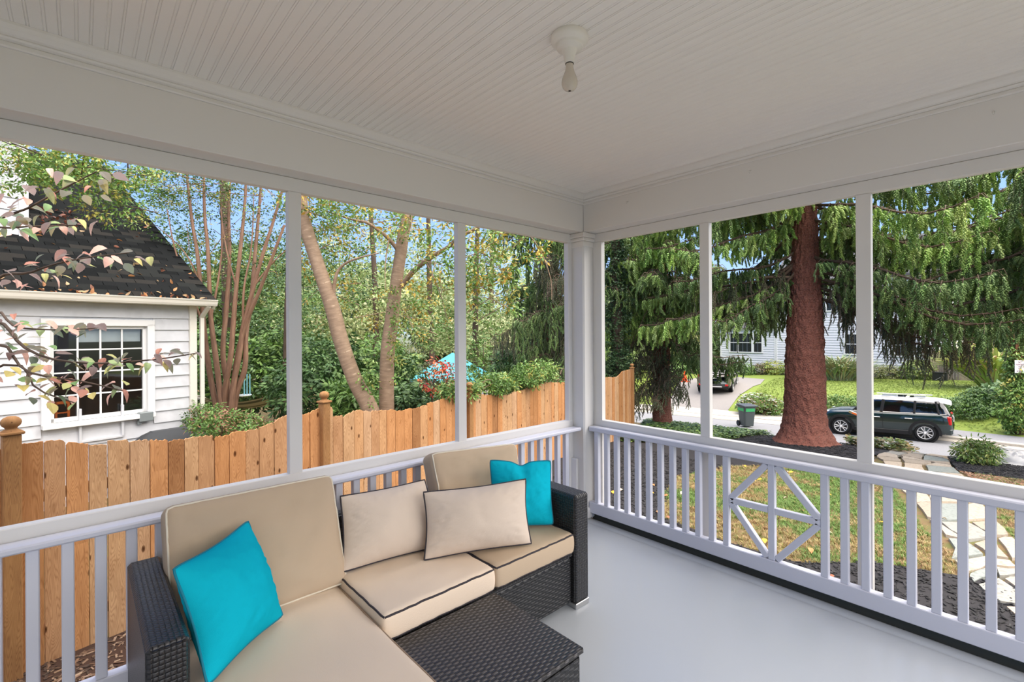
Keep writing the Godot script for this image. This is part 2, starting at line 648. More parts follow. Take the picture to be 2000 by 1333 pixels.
	var cb := MB.new()
	cb.box(v3(0, 1.15, 0), v3(0.17, 2.29, 0.17), 0.012)
	obj("shaft", cb, M.paint, col)
	cb = MB.new()
	cb.box(v3(0, 2.285, 0), v3(0.222, 0.038, 0.222), 0.006)
	cb.box(v3(0, 2.252, 0), v3(0.204, 0.03, 0.204), 0.008)
	cb.box(v3(0, 2.215, 0), v3(0.184, 0.045, 0.184), 0.004)
	obj("capital", cb, M.paint, col)
	cb = MB.new()
	cb.box(v3(0, 0.045, 0), v3(0.205, 0.09, 0.205), 0.012)
	obj("plinth", cb, M.paint, col)
	cb = MB.new()
	cb.box(v3(-0.098, 0.26, -0.012), v3(0.024, 0.44, 0.07), 0.008)
	obj("filler_block", cb, M.paint, col)
	# railings
	var rl := thing("porch_railing", "white railing of plain square balusters behind the wicker sectional, beside the cedar fence", "railing", v3(-2.6, 0, -0.0725))
	rail_parts(rl, true)
	var rr := thing("porch_railing", "white railing with the diamond-shaped lattice panel, along the open grey floor", "railing", v3(0.0725, 0, 1.2))
	rail_parts(rr, false)
	# ceiling lamp holder with a bare bulb
	var lamp := thing("ceiling_lamp", "bare-bulb porcelain lamp holder, off, on the white ceiling", "lamp", v3(-1.645, 2.596, 1.285))
	var lm := MB.new()
	lm.lathe(PackedVector2Array([Vector2(0.0, -0.102), Vector2(0.016, -0.102), Vector2(0.0185, -0.098), Vector2(0.021, -0.075), Vector2(0.027, -0.055), Vector2(0.030, -0.05), Vector2(0.046, -0.047), Vector2(0.049, -0.04), Vector2(0.049, -0.033), Vector2(0.055, -0.030), Vector2(0.066, -0.024), Vector2(0.069, -0.014), Vector2(0.068, -0.004), Vector2(0.066, 0.0)]), 36)
	obj("holder", lm, M.porcelain, lamp)
	lm = MB.new()
	lm.lathe(PackedVector2Array([Vector2(0.0, -0.104), Vector2(0.0155, -0.104), Vector2(0.0155, -0.101), Vector2(0.0, -0.101)]), 24)
	obj("socket_rim", lm, M.dark_metal, lamp)
	lm = MB.new()
	lm.lathe(PackedVector2Array([Vector2(0.0, -0.203), Vector2(0.010, -0.2015), Vector2(0.0195, -0.197), Vector2(0.026, -0.189), Vector2(0.0295, -0.178), Vector2(0.0295, -0.168), Vector2(0.027, -0.156), Vector2(0.0215, -0.142), Vector2(0.0165, -0.129), Vector2(0.014, -0.115), Vector2(0.0135, -0.103)]), 28)
	obj("bulb", lm, mat(Color(0.80, 0.76, 0.70), 0.25, {"clearcoat_enabled": true, "clearcoat": 0.4}), lamp)
	# little screw hooks left in the right-hand beam
	var hooks := [["near the corner column", v3(-0.001, 2.461, 0.42)], ["above the middle screen bay", v3(-0.001, 2.466, 1.285)], ["above the right screen bay", v3(-0.001, 2.462, 2.315)]]
	for h in hooks:
		var hk := thing("screw_hook", "tiny painted screw hook in the beam, " + h[0], "hook", h[1])
		var hm := MB.new()
		var pts := PackedVector3Array()
		var rad := PackedFloat32Array()
		pts.append(v3(0.004, 0, 0))
		rad.append(0.0022)
		pts.append(v3(-0.010, 0, 0))
		rad.append(0.0022)
		for i in 7:
			var a := PI * i / 6.0
			pts.append(v3(-0.012 - 0.007 * sin(a), -0.007 + 0.007 * cos(a), 0))
			rad.append(0.0020)
		hm.tube(pts, rad, 6)
		obj("hook", hm, M.paint, hk)
		hm = MB.new()
		hm.lathe(PackedVector2Array([Vector2(0.0, 0.0), Vector2(0.006, 0.0), Vector2(0.006, 0.002), Vector2(0, 0.003)]), 12, v3(0.001, 0, 0), Basis(Vector3.UP, Vector3.LEFT, Vector3.BACK))
		obj("collar", hm, M.paint, hk)


func rail_parts(root: Node3D, left: bool) -> void:
	var o := root.position
	var m: Material = M.paint_rail
	# p: distance along the wall from the corner, y, q: distance outwards from the beam's inner face
	var pt := func(p: float, y: float, q: float) -> Vector3:
		return (Vector3(-p, y, -q) if left else Vector3(q, y, p)) - o
	var longest := 5.2 if left else 4.4
	var b := MB.new()
	b.span(pt.call(0.004, 0.706, 0.045), pt.call(longest, 0.737 if left else 0.745, 0.1165), 0.006)
	b.span(pt.call(0.004, 0.712, 0.024 if left else 0.048), pt.call(longest, 0.738 if left else 0.746, 0.112), 0.008)
	obj("cap_rail", b, m, root)
	b = MB.new()
	b.span(pt.call(0.004, 0.05, 0.046), pt.call(longest, 0.139, 0.098), 0.004)
	obj("bottom_rail", b, m, root)
	b = MB.new()
	b.span(pt.call(0.0, -0.14, 0.10), pt.call(longest, 0.10, 0.118), 0.0)
	obj("toe_board", b, M.dark_gap, root)
	var stick := MB.new()
	stick.box(v3(0, 0.4225, 0), v3(0.037, 0.570, 0.037), 0.003)
	var sm := stick.mesh()
	var spots: Array[float] = []
	if left:
		for k in 53: spots.append(0.145 + 0.0961 * k)
	else:
		for k in 12: spots.append(0.072 + 0.0935 * k)
		for k in 30: spots.append(1.644 + 0.0930 * k)
	for s in spots:
		var r := obj("baluster", sm, m, root)
		r.position = pt.call(s, 0.0, 0.0725)
	if left:
		return
	# diamond panel between the balusters at 1.10 and 1.644
	var f := Vector3.RIGHT
	var bars := [[1.371, 0.139, 1.371, 0.708], [1.120, 0.432, 1.353, 0.432], [1.389, 0.432, 1.626, 0.432], [1.128, 0.442, 1.345, 0.702], [1.397, 0.702, 1.618, 0.446], [1.128, 0.420, 1.345, 0.146], [1.397, 0.146, 1.618, 0.418]]
	for q in bars:
		b = MB.new()
		b.bar(pt.call(q[0], q[1], 0.0725), pt.call(q[2], q[3], 0.0725), 0.037, 0.034 if q[0] != q[2] else 0.037, f, 0.003)
		obj("lattice_bar", b, m, root)


# ------------------------------------------------------------------ furniture
# a boxed cushion: C = [near-left, near-right, far-left, far-right] corners of its main face; thickness goes behind it
func cushion_shape(C: Array, thick: float, r: float, puff: float, wr: float, sd: int) -> Array:
	var bl: Vector3 = C[0]
	var br: Vector3 = C[1]
	var tl: Vector3 = C[2]
	var tr: Vector3 = C[3]
	var W := ((br - bl).length() + (tr - tl).length()) * 0.5
	var H := ((tl - bl).length() + (tr - br).length()) * 0.5
	var nn := (br - bl + tr - tl).cross(tl - bl + tr - br).normalized()
	var fn := FastNoiseLite.new()
	fn.seed = sd
	fn.frequency = 1.0
	fn.fractal_octaves = 3
	var half := Vector3(W, H, thick) * 0.5
	var place := func(q: Vector3) -> Vector3:
		var p := q * half
		var inner := half - Vector3(r, r, r)
		var cl := p.clamp(-inner, inner)
		var d := p - cl
		if d.length() > 1e-6:
			p = cl + d.normalized() * r
		var a := p.x / half.x
		var b := p.y / half.y
		var dome := (1.0 - pow(absf(a), 2.4)) * (1.0 - pow(absf(b), 2.4))
		var zz := p.z + puff * dome * (1.0 if q.z > 0 else -0.4) * clampf(absf(q.z) * 2.0 - 1.0, 0.0, 1.0)
		# sides swell a little, seams gather
		var swell := 0.010 * (1.0 - pow(absf(p.z) / half.z, 2.0))
		var ax := a + signf(a) * swell * pow(absf(a), 6.0) * 2.0
		var bx := b + signf(b) * swell * pow(absf(b), 6.0) * 2.0
		var nz := fn.get_noise_3d(a * W * 5.0, b * H * 5.0, p.z * 5.0)
		var edge := pow(maxf(absf(a), absf(b)), 8.0)
		var gather := sin((a * W + b * H) * 150.0 + nz * 6.0) * 0.0016 * edge
		var line := fn.get_noise_3d((a * W * 0.5 + b * H) * 12.0 + 40.0, (a * W - b * H * 0.5) * 2.5, 7.0)
		var n2 := fn.get_noise_3d(a * W * 2.2 + b * H * 1.2 + 20.0, b * H * 3.0 - a * W * 0.8, 3.0)
		var crease := -exp(-absf(n2) * 26.0) * (0.5 + 0.5 * fn.get_noise_3d(a * 2.0, b * 2.0, 60.0)) * wr * 0.55
		zz += crease * dome + wr * (nz + pow(maxf(line, 0.0), 2.0) * 1.8) * (0.4 + 0.6 * dome) + gather
		var s := ax * 0.5 + 0.5
		var t := bx * 0.5 + 0.5
		return bl.lerp(br, s).lerp(tl.lerp(tr, s), t) + nn * (zz - half.z)
	var N := 26
	var pos := {}
	var nor := {}
	var faces := []
	for ax in 3:
		var u := (ax + 1) % 3
		var w := (ax + 2) % 3
		for sg in [-1, 1]:
			var ids := []
			for j in N + 1:
				for i in N + 1:
					var k := Vector3i.ZERO
					k[ax] = sg * N
					k[u] = 2 * i - N
					k[w] = 2 * j - N
					if not pos.has(k):
						# crowd the rows towards the edges
						var q := Vector3(k) / N
						for e in 3:
							if absf(q[e]) < 1.0:
								q[e] = sin(q[e] * PI * 0.5) * 0.5 + q[e] * 0.5
						pos[k] = place.call(q)
						nor[k] = Vector3.ZERO
					ids.append(k)
			for j in N:
				for i in N:
					var f := [ids[j * (N + 1) + i], ids[j * (N + 1) + i + 1], ids[(j + 1) * (N + 1) + i + 1], ids[(j + 1) * (N + 1) + i]]
					if sg < 0: f.reverse()
					var g: Vector3 = (pos[f[2]] - pos[f[0]]).cross(pos[f[3]] - pos[f[1]])
					for k in f: nor[k] += g
					faces.append(f)
	var m := MB.new()
	var id := {}
	for k in pos:
		var p: Vector3 = pos[k]
		id[k] = m.vert(p, nor[k].normalized(), Vector2((p - bl).dot((br - bl).normalized()) + p.y * 0.7, (p - bl).dot((tl - bl).normalized()) + p.y * 0.3))
	for f in faces:
		m.ix.append_array(PackedInt32Array([id[f[0]], id[f[2]], id[f[1]], id[f[0]], id[f[3]], id[f[2]]]))
	# welting round both faces
	var pipes := []
	for zf in [0.86, -0.86]:
		var pts := PackedVector3Array()
		var rad := PackedFloat32Array()
		var per := 20
		for e in 4:
			for i in per:
				var t := -1.0 + 2.0 * i / per
				var q := Vector3([t, 1.0, -t, -1.0][e], [-1.0, t, 1.0, -t][e], zf)
				pts.append(place.call(q) + nn * 0.001)
				rad.append(0.0042)
		pts.append(pts[0])
		rad.append(0.0042)
		var pm := MB.new()
		pm.tube(pts, rad, 6, false)
		pipes.append(pm)
	return [m, pipes]


func cushion(called: String, label: String, group: String, C: Array, thick: float, m: Material, pipe: Material, r := 0.028, puff := 0.012, wr := 0.006, sd := 1) -> Node3D:
	var mid: Vector3 = (C[0] + C[1] + C[2] + C[3]) * 0.25
	var root := thing(called, label, "cushion", mid, group)
	var L := []
	for c in C: L.append(c - mid)
	var made := cushion_shape(L, thick, r, puff, wr, sd)
	obj("cover", made[0], m, root)
	for p in made[1]: obj("piping", p, pipe, root)
	return root


func pillow(called: String, label: String, group: String, C: Array, thick: float, m: Material, pipe: Material, sd := 1, chop := 0.0, ear := 0.055) -> Node3D:
	var mid: Vector3 = (C[0] + C[1] + C[2] + C[3]) * 0.25
	var root := thing(called, label, "pillow", mid, group)
	var bl: Vector3 = C[0] - mid
	var br: Vector3 = C[1] - mid
	var tl: Vector3 = C[2] - mid
	var tr: Vector3 = C[3] - mid
	var nn := (br - bl + tr - tl).cross(tl - bl + tr - br).normalized()
	var W := (br - bl).length()
	var H := (tl - bl).length()
	var fn := FastNoiseLite.new()
	fn.seed = sd
	fn.frequency = 1.0
	var place := func(u: float, v: float, side: float) -> Vector3:
		var rc := (0.045 if m == M.teal else 0.012) * pow(absf(u * v), 7.0)
		var uu := u * (1.0 - ear * (1.0 - v * v) - rc)
		var vv := v * (1.0 - ear * (1.0 - u * u) - rc)
		if v > 0.0: vv -= chop * exp(-pow(u / 0.22, 2.0)) * pow(v, 2.0)
		var s := uu * 0.5 + 0.5
		var t := vv * 0.5 + 0.5
		var k := pow(maxf(0.0, (1.0 - pow(absf(u), 2.2)) * (1.0 - pow(absf(v), 2.2))), 0.70)
		var edge := maxf(absf(u), absf(v))
		var nz := fn.get_noise_2d(u * W * 4.5 + 9.0 * side, v * H * 4.5)
		var pull := fn.get_noise_2d(u * W * 26.0 * (1.0 if absf(v) > absf(u) else 0.25), v * H * 26.0 * (1.0 if absf(u) > absf(v) else 0.25) + 50.0)
		var z := thick * 0.5 * k * (1.0 - chop * 2.2 * exp(-pow(u / 0.16, 2.0)) * clampf(v, 0.0, 1.0)) + k * nz * (0.012 if m == M.teal else 0.005) + k * pull * 0.014 * smoothstep(0.35, 0.9, edge)
		return bl.lerp(br, s).lerp(tl.lerp(tr, s), t) + nn * z * side
	var N := 41
	var b := MB.new()
	for side in [1.0, -1.0]:
		var P := PackedVector3Array()
		for j in N:
			for i in N:
				var u := -1.0 + 2.0 * i / (N - 1)
				var v := -1.0 + 2.0 * j / (N - 1)
				P.append(place.call(sin(u * PI * 0.5) * 0.6 + u * 0.4, sin(v * PI * 0.5) * 0.6 + v * 0.4, side))
		b.grid(P, N, N, side < 0, Vector2(W, H))
	obj("cover", b, m, root)
	var pts := PackedVector3Array()
	var rad := PackedFloat32Array()
	for e in 4:
		for i in 24:
			var t := -1.0 + 2.0 * i / 24.0
			pts.append(place.call([t, 1.0, -t, -1.0][e], [-1.0, t, 1.0, -t][e], 1.0))
			rad.append(0.0042)
	pts.append(pts[0])
	rad.append(0.0042)
	var pm := MB.new()
	pm.tube(pts, rad, 6, false)
	obj("piping", pm, pipe, root)
	return root


# box whose faces carry uv in metres with u level, so that the weave lies level
func woven_box(a: Vector3, b: Vector3, bev := 0.012) -> MB:
	var m := MB.new()
	m.span(a, b, bev)
	for i in m.v.size():
		var p := m.v[i]
		var q := m.n[i].abs()
		m.uv[i] = Vector2(p.x, p.z) if q.y > 0.6 else (Vector2(p.z, p.y) if q.x > q.z else Vector2(p.x, p.y))
	return m


func build_furniture() -> void:
	# love seat with its arm on the right
	var o := v3(-1.5, 0, 0.4)
	var ls := thing("wicker_loveseat", "dark woven wicker two-seat sofa with one arm at its right end, against the left railing", "sofa", o)
	obj("base", woven_box(v3(-2.12, 0.03, 0.10) - o, v3(-1.014, 0.285, 0.737) - o), M.wicker_side, ls)
	var rim := woven_box(v3(-2.12, 0.285, 0.10) - o, v3(-1.014, 0.303, 0.742) - o, 0.006)
	obj("seat_rim", rim, M.wicker_arm, ls)
	obj("armrest", woven_box(v3(-1.012, 0.028, 0.06) - o, v3(-0.898, 0.615, 0.762) - o), M.wicker_arm, ls)
	obj("backrest", woven_box(v3(-2.12, 0.03, 0.03) - o, v3(-1.014, 0.60, 0.098) - o), M.wicker_arm, ls)
	for f in [[-0.955, 0.715], [-0.955, 0.11], [-2.06, 0.14], [-2.06, 0.70]]:
		var b := MB.new()
		b.box(v3(f[0], 0.015, f[1]) - o, v3(0.112 if f[0] > -1 else 0.06, 0.03, 0.095), 0.003)
		obj("foot", b, M.steel, ls)
	# chaise with its arm on the left
	o = v3(-2.45, 0, 0.9)
	var ch := thing("wicker_chaise", "dark woven wicker chaise with one arm at its left end, nearest the viewer", "sofa", o)
	obj("base", woven_box(v3(-2.748, 0.03, 0.10) - o, v3(-2.135, 0.275, 1.70) - o), M.wicker_side, ch)
	obj("armrest", woven_box(v3(-2.858, 0.028, 0.06) - o, v3(-2.752, 0.615, 0.765) - o), M.wicker_arm, ch)
	obj("backrest", woven_box(v3(-2.75, 0.03, 0.03) - o, v3(-2.13, 0.60, 0.098) - o), M.wicker_arm, ch)
	for f in [[-2.805, 0.71], [-2.805, 0.11], [-2.70, 1.64], [-2.19, 1.64]]:
		var b := MB.new()
		b.box(v3(f[0], 0.015, f[1]) - o, v3(0.09, 0.03, 0.09), 0.003)
		obj("foot", b, M.steel, ch)
	# low table
	o = v3(-1.865, 0, 1.03)
	var tb := thing("wicker_table", "low square wicker table, dark and bare, in front of the sofa", "table", o)
	obj("top", woven_box(v3(-2.125, 0.292, 0.768) - o, v3(-1.588, 0.316, 1.292) - o, 0.010), M.wicker_top, tb)
	obj("skirt", woven_box(v3(-2.117, 0.03, 0.776) - o, v3(-1.596, 0.292, 1.284) - o), M.wicker_side, tb)
	for f in [[-1.64, 1.24], [-1.64, 0.82], [-2.07, 0.82], [-2.07, 1.24]]:
		var b := MB.new()
		b.box(v3(f[0], 0.015, f[1]) - o, v3(0.05, 0.03, 0.05), 0.003)
		obj("foot", b, M.steel, tb)
	# cushions
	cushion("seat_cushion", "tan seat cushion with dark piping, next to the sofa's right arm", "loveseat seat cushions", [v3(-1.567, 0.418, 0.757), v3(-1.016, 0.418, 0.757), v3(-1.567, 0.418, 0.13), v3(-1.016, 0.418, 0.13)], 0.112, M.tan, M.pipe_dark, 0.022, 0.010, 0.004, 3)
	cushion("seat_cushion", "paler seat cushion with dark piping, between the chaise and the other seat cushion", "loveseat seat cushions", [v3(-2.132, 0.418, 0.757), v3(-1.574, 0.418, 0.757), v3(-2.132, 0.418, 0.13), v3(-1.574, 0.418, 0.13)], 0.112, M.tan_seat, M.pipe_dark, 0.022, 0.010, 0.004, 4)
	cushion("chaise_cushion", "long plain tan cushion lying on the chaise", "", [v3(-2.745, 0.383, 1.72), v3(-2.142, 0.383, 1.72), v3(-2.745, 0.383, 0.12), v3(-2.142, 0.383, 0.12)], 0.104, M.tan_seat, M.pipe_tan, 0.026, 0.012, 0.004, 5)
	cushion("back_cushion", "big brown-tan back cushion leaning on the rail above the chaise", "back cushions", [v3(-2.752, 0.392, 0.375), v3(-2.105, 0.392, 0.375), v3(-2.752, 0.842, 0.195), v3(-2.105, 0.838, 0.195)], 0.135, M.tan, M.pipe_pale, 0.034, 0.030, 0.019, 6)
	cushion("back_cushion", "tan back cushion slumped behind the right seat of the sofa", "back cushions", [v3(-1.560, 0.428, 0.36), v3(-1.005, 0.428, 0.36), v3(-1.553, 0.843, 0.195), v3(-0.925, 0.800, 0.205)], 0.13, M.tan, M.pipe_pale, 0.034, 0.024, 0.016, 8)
	pillow("throw_pillow", "teal throw pillow propped in the chaise's left arm", "teal pillows", [v3(-2.705, 0.405, 0.715), v3(-2.405, 0.405, 0.47), v3(-2.778, 0.757, 0.585), v3(-2.492, 0.762, 0.315)], 0.21, M.teal, M.teal_pipe, 11, 0.0, 0.095)
	pillow("throw_pillow", "teal throw pillow with a dented top in the sofa's right corner", "teal pillows", [v3(-1.345, 0.43, 0.45), v3(-1.04, 0.43, 0.63), v3(-1.315, 0.803, 0.40), v3(-1.005, 0.778, 0.58)], 0.16, M.teal, M.teal_pipe, 12, 0.12, 0.075)
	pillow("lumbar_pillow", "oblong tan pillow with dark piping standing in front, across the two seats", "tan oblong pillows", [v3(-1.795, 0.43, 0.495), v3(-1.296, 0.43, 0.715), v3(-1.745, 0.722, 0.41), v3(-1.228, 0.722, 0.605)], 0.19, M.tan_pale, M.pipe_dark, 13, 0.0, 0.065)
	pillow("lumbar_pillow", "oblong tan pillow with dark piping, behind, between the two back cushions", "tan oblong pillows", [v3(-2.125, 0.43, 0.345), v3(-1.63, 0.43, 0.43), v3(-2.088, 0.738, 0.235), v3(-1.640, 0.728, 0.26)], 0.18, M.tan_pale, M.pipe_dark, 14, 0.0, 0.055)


# ------------------------------------------------------------------ ground
# a polygon on the ground plan (x, z), cut into cells and laid on the terrain
func drape(poly: PackedVector2Array, up: float, step: float, flat_y := 1e9) -> MB:
	var m := MB.new()
	var lo := Vector2(1e9, 1e9)
	var hi := -lo
	for p in poly:
		lo = lo.min(p)
		hi = hi.max(p)
	lo = (lo / step).floor() * step
	var nx := int(ceil((hi.x - lo.x) / step))
	var ny := int(ceil((hi.y - lo.y) / step))
	for j in ny:
		for i in nx:
			var a := lo + Vector2(i, j) * step
			var cell := PackedVector2Array([a, a + Vector2(step, 0), a + Vector2(step, step), a + Vector2(0, step)])
			for piece in Geometry2D.intersect_polygons(cell, poly):
				var t := Geometry2D.triangulate_polygon(piece)
				for k in range(0, t.size(), 3):
					var q: Array[Vector3] = []
					for e in 3:
						var p: Vector2 = piece[t[k + e]]
						q.append(Vector3(p.x, (ground_y(p.x, p.y) if flat_y > 1e8 else flat_y) + up, p.y))
					m.tri_out(q[0], q[1], q[2], Vector3.UP, piece[t[k]], piece[t[k + 1]], piece[t[k + 2]])
	return m


func in_poly(poly: PackedVector2Array, n: int) -> Array[Vector2]:
	var lo := Vector2(1e9, 1e9)
	var hi := -lo
	for p in poly:
		lo = lo.min(p)
		hi = hi.max(p)
	var got: Array[Vector2] = []
	var tries := 0
	while got.size() < n and tries < n * 6:
		tries += 1
		var p := Vector2(rnd(lo.x, hi.x), rnd(lo.y, hi.y))
		if Geometry2D.is_point_in_polygon(p, poly): got.append(p)
	return got


# a tuft of grass blades about one unit high
func tuft_mesh(blades: int, lean: float, wide: float) -> MB:
	var m := MB.new()
	for k in blades:
		var a := rnd(0, TAU)
		var d := Vector3(cos(a), 0, sin(a))
		var s := d.cross(Vector3.UP) * wide
		var b := d * rnd(0.0, 0.35)
		var h := rnd(0.55, 1.0)
		var mid := b + Vector3.UP * h * 0.6 + d * lean * h * 0.35
		var tip := b + Vector3.UP * h * rnd(0.85, 1.0) + d * lean * h
		m.quad_out(b - s, b + s, mid + s * 0.7, mid - s * 0.7, d + Vector3.UP * 0.5)
		m.tri_out(mid - s * 0.7, mid + s * 0.7, tip, d + Vector3.UP * 0.5)
	return m


func turned(p: Vector3, s: float, tilt := 0.0) -> Transform3D:
	var b := Basis(Vector3.UP, rnd(0, TAU))
	if tilt > 0.0: b = Basis(Vector3(rnd(-1, 1), 0, rnd(-1, 1)).normalized(), rnd(0, tilt)) * b
	return Transform3D(b.scaled(Vector3(s, s, s)), p)


func any_basis() -> Basis:
	return Basis(Vector3(rnd(-1, 1), rnd(-1, 1), rnd(-1, 1)).normalized(), rnd(0, TAU))


func pick(cols: Array, jitter := 0.18) -> Color:
	var c: Color = cols[rng.randi() % cols.size()]
	var k := 1.0 + rnd(-jitter, jitter)
	return Color(c.r * k * rnd(0.94, 1.06), c.g * k, c.b * k * rnd(0.94, 1.06))


const POLY_MULCH := [[0.14, 6.0], [4.2, 6.0], [3.75, 2.3], [3.3, 1.3], [2.65, 0.72], [2.6, 0.0], [2.8, -1.0], [3.6, -1.45], [5.0, -1.95], [6.5, -1.7], [8.0, -0.75], [9.4, 0.1], [10.2, -0.1], [11.5, 0.2], [12.6, -0.3], [12.7, -2.9], [9.6, -3.1], [8.0, -3.7], [7.2, -5.0], [4.0, -4.2], [0.14, -3.0]]
const POLY_IVY := [[7.2, -4.95], [9.4, -5.6], [11.8, -6.9], [13.4, -6.7], [13.3, -2.9], [11.9, -2.95], [9.6, -3.1], [8.0, -3.65]]
const POLY_LAWN := [[2.6, 0.0], [2.8, -1.0], [3.6, -1.45], [5.0, -1.95], [6.5, -1.7], [8.0, -0.75], [9.4, 0.1], [7.4, 0.72], [5.6, 1.25], [4.15, 1.8], [3.68, 2.0], [3.3, 1.3], [2.65, 0.72]]
const POLY_LAWN2 := [[3.8, 2.4], [4.8, 2.36], [6.5, 2.05], [8.7, 1.75], [10.0, 1.6], [10.1, 2.4], [9.0, 5.0], [4.2, 6.0]]
const POLY_ISLE := [[9.9, 1.35], [11.9, 1.0], [12.9, 1.2], [13.0, 3.2], [11.5, 3.6], [10.0, 2.5]]


func poly(a: Array) -> PackedVector2Array:
	var p := PackedVector2Array()
	for q in a: p.append(Vector2(q[0], q[1]))
	return p


func build_ground() -> void:
	M.leaf = mat(Color.WHITE, 0.55, {"vertex_color_use_as_albedo": true, "backlight_enabled": true, "backlight": Color(0.55, 0.55, 0.55)})
	M.grass = mat(Color.WHITE, 0.7, {"vertex_color_use_as_albedo": true, "backlight_enabled": true, "backlight": Color(0.4, 0.4, 0.4)})
	M.chip = mat(Color.WHITE, 0.85, {"vertex_color_use_as_albedo": true})
	M.soil = mat(Color.WHITE, 0.95, {"albedo_texture": noise_tex(0.02, 61, [Color(0.30, 0.22, 0.15), Color(0.45, 0.36, 0.24), Color(0.38, 0.36, 0.19), Color(0.34, 0.38, 0.16)], 512), "uv1_triplanar": true, "uv1_world_triplanar": true, "uv1_scale": Vector3(0.4, 0.4, 0.4)})
	M.mulch = mat(Color.WHITE, 0.95, {"albedo_texture": noise_tex(0.08, 62, [Color(0.07, 0.065, 0.07), Color(0.17, 0.16, 0.165), Color(0.10, 0.10, 0.10)], 512), "uv1_triplanar": true, "uv1_world_triplanar": true, "uv1_scale": Vector3(1.2, 1.2, 1.2)})
	M.lawn = mat(Color.WHITE, 0.9, {"albedo_texture": noise_tex(0.03, 63, [Color(0.36, 0.44, 0.13), Color(0.42, 0.50, 0.16), Color(0.46, 0.52, 0.19), Color(0.39, 0.47, 0.15)], 512), "uv1_triplanar": true, "uv1_world_triplanar": true, "uv1_scale": Vector3(0.12, 0.12, 0.12)})
	# terrain: near yard up to the street, and the far side from the kerb on
	var near := MB.new()
	near.put(drape(poly([[0.10, -30], [14.5, -40], [14.5, 25], [0.10, 25]]), 0.0, 2.5), Transform3D.IDENTITY)
	near.put(drape(poly([[-25, -40], [0.10, -40], [0.10, -0.2], [-25, -0.2]]), 0.0, 5.0), Transform3D.IDENTITY)
	struct("ground", near, M.soil)
	var far := drape(poly([[22.1, -60], [75, -90], [75, 60], [22.1, 40]]), 0.0, 4.0)
	struct("ground_across", far, M.lawn)
	var bed := drape(poly(POLY_MULCH), 0.02, 0.7)
	struct("mulch_bed", bed, M.mulch).set_meta("label", "black mulch bed round the porch and spruce")
	bed = drape(poly(POLY_ISLE), 0.03, 0.7)
	struct("mulch_bed_island", bed, M.mulch).set_meta("label", "black mulch island beside the flagstone path")
	var foot := []
	for q in [[-1.4, 0.0], [5.5, 0.0], [5.5, 1.1], [2.0, 1.9], [-1.4, 1.9]]:
		var fp := on_fence(q[0], 0, q[1])
		foot.append([fp.x, fp.z])
	struct("bark_bed", drape(poly(foot), 0.006, 0.7), mat(Color(0.23, 0.15, 0.105), 0.95)).set_meta("label", "brown bark bed between cedar fence and porch")
	# mulch chips
	var chip := MB.new()
	chip.box(Vector3.ZERO, v3(0.05, 0.006, 0.014), 0.003)
	var X: Array[Transform3D] = []
	var K := PackedColorArray()
	var dark := [Color(0.010, 0.010, 0.011), Color(0.018, 0.017, 0.018), Color(0.030, 0.028, 0.028), Color(0.014, 0.013, 0.012)]
	for p in in_poly(poly([[0.2, 3.4], [3.7, 3.4], [3.7, 2.3], [3.3, 1.3], [2.65, 0.72], [2.6, 0.0], [2.8, -1.0], [5.0, -1.95], [6.5, -1.7], [7.0, -4.5], [3.4, -3.5], [0.2, -0.5]]), 11000):
		var s := rnd(0.5, 1.3)
		X.append(Transform3D((Basis(Vector3.UP, rnd(0, TAU)) * Basis(Vector3.RIGHT, rnd(-0.6, 0.6)) * Basis(Vector3.BACK, rnd(-0.4, 0.4))).scaled(Vector3(s, s, s)), on_ground(p.x, p.y, 0.028)))
		K.append(pick(dark))
	for p in in_poly(poly(POLY_ISLE), 1600):
		var s := rnd(0.8, 1.6)
		X.append(Transform3D((Basis(Vector3.UP, rnd(0, TAU)) * Basis(Vector3.RIGHT, rnd(-0.6, 0.6))).scaled(Vector3(s, s, s)), on_ground(p.x, p.y, 0.04)))
		K.append(pick(dark))
	for p in in_poly(poly([[8.0, -0.75], [9.4, 0.1], [12.6, -0.3], [12.7, -2.9], [9.6, -3.1], [8.0, -3.0]]), 2500):
		var s := rnd(0.8, 1.6)
		X.append(Transform3D((Basis(Vector3.UP, rnd(0, TAU)) * Basis(Vector3.RIGHT, rnd(-0.6, 0.6))).scaled(Vector3(s, s, s)), on_ground(p.x, p.y, 0.03)))
		K.append(pick(dark))
	tag(scatter("mulch_chips", chip, M.chip, X, K), "loose black wood chips over the mulch beds", "mulch")
	# brown bark along the fence foot and between island and lawn
	X.clear()
	K.clear()
	for i in 5200:
		var p := on_fence(rnd(-0.9, 3.0), 0, rnd(0.03, 1.8))
		var s := rnd(0.5, 1.4)
		X.append(Transform3D((Basis(Vector3.UP, rnd(0, TAU)) * Basis(Vector3.RIGHT, rnd(-0.6, 0.6))).scaled(Vector3(s, s, s)), on_ground(p.x, p.z, 0.01)))
		K.append(pick([Color(0.10, 0.055, 0.03), Color(0.17, 0.10, 0.06), Color(0.05, 0.03, 0.02), Color(0.28, 0.19, 0.13)]))
	for p in in_poly(poly([[8.9, 1.75], [10.1, 1.3], [10.2, 2.4], [10.1, 3.4], [9.4, 3.4]]), 1500):
		X.append(Transform3D((Basis(Vector3.UP, rnd(0, TAU)) * Basis(Vector3.RIGHT, rnd(-0.6, 0.6))).scaled(Vector3(1.2, 1.2, 1.2)), on_ground(p.x, p.y, 0.02)))
		K.append(pick([Color(0.22, 0.10, 0.05), Color(0.30, 0.16, 0.09), Color(0.14, 0.07, 0.04), Color(0.40, 0.26, 0.17)]))
	tag(scatter("bark_litter", chip, M.chip, X, K), "brown bark litter along the fence foot and beside the mulch island", "bark")
	# lawn
	var tuft := tuft_mesh(9, 0.8, 0.05)
	X.clear()
	K.clear()
	var fn := FastNoiseLite.new()
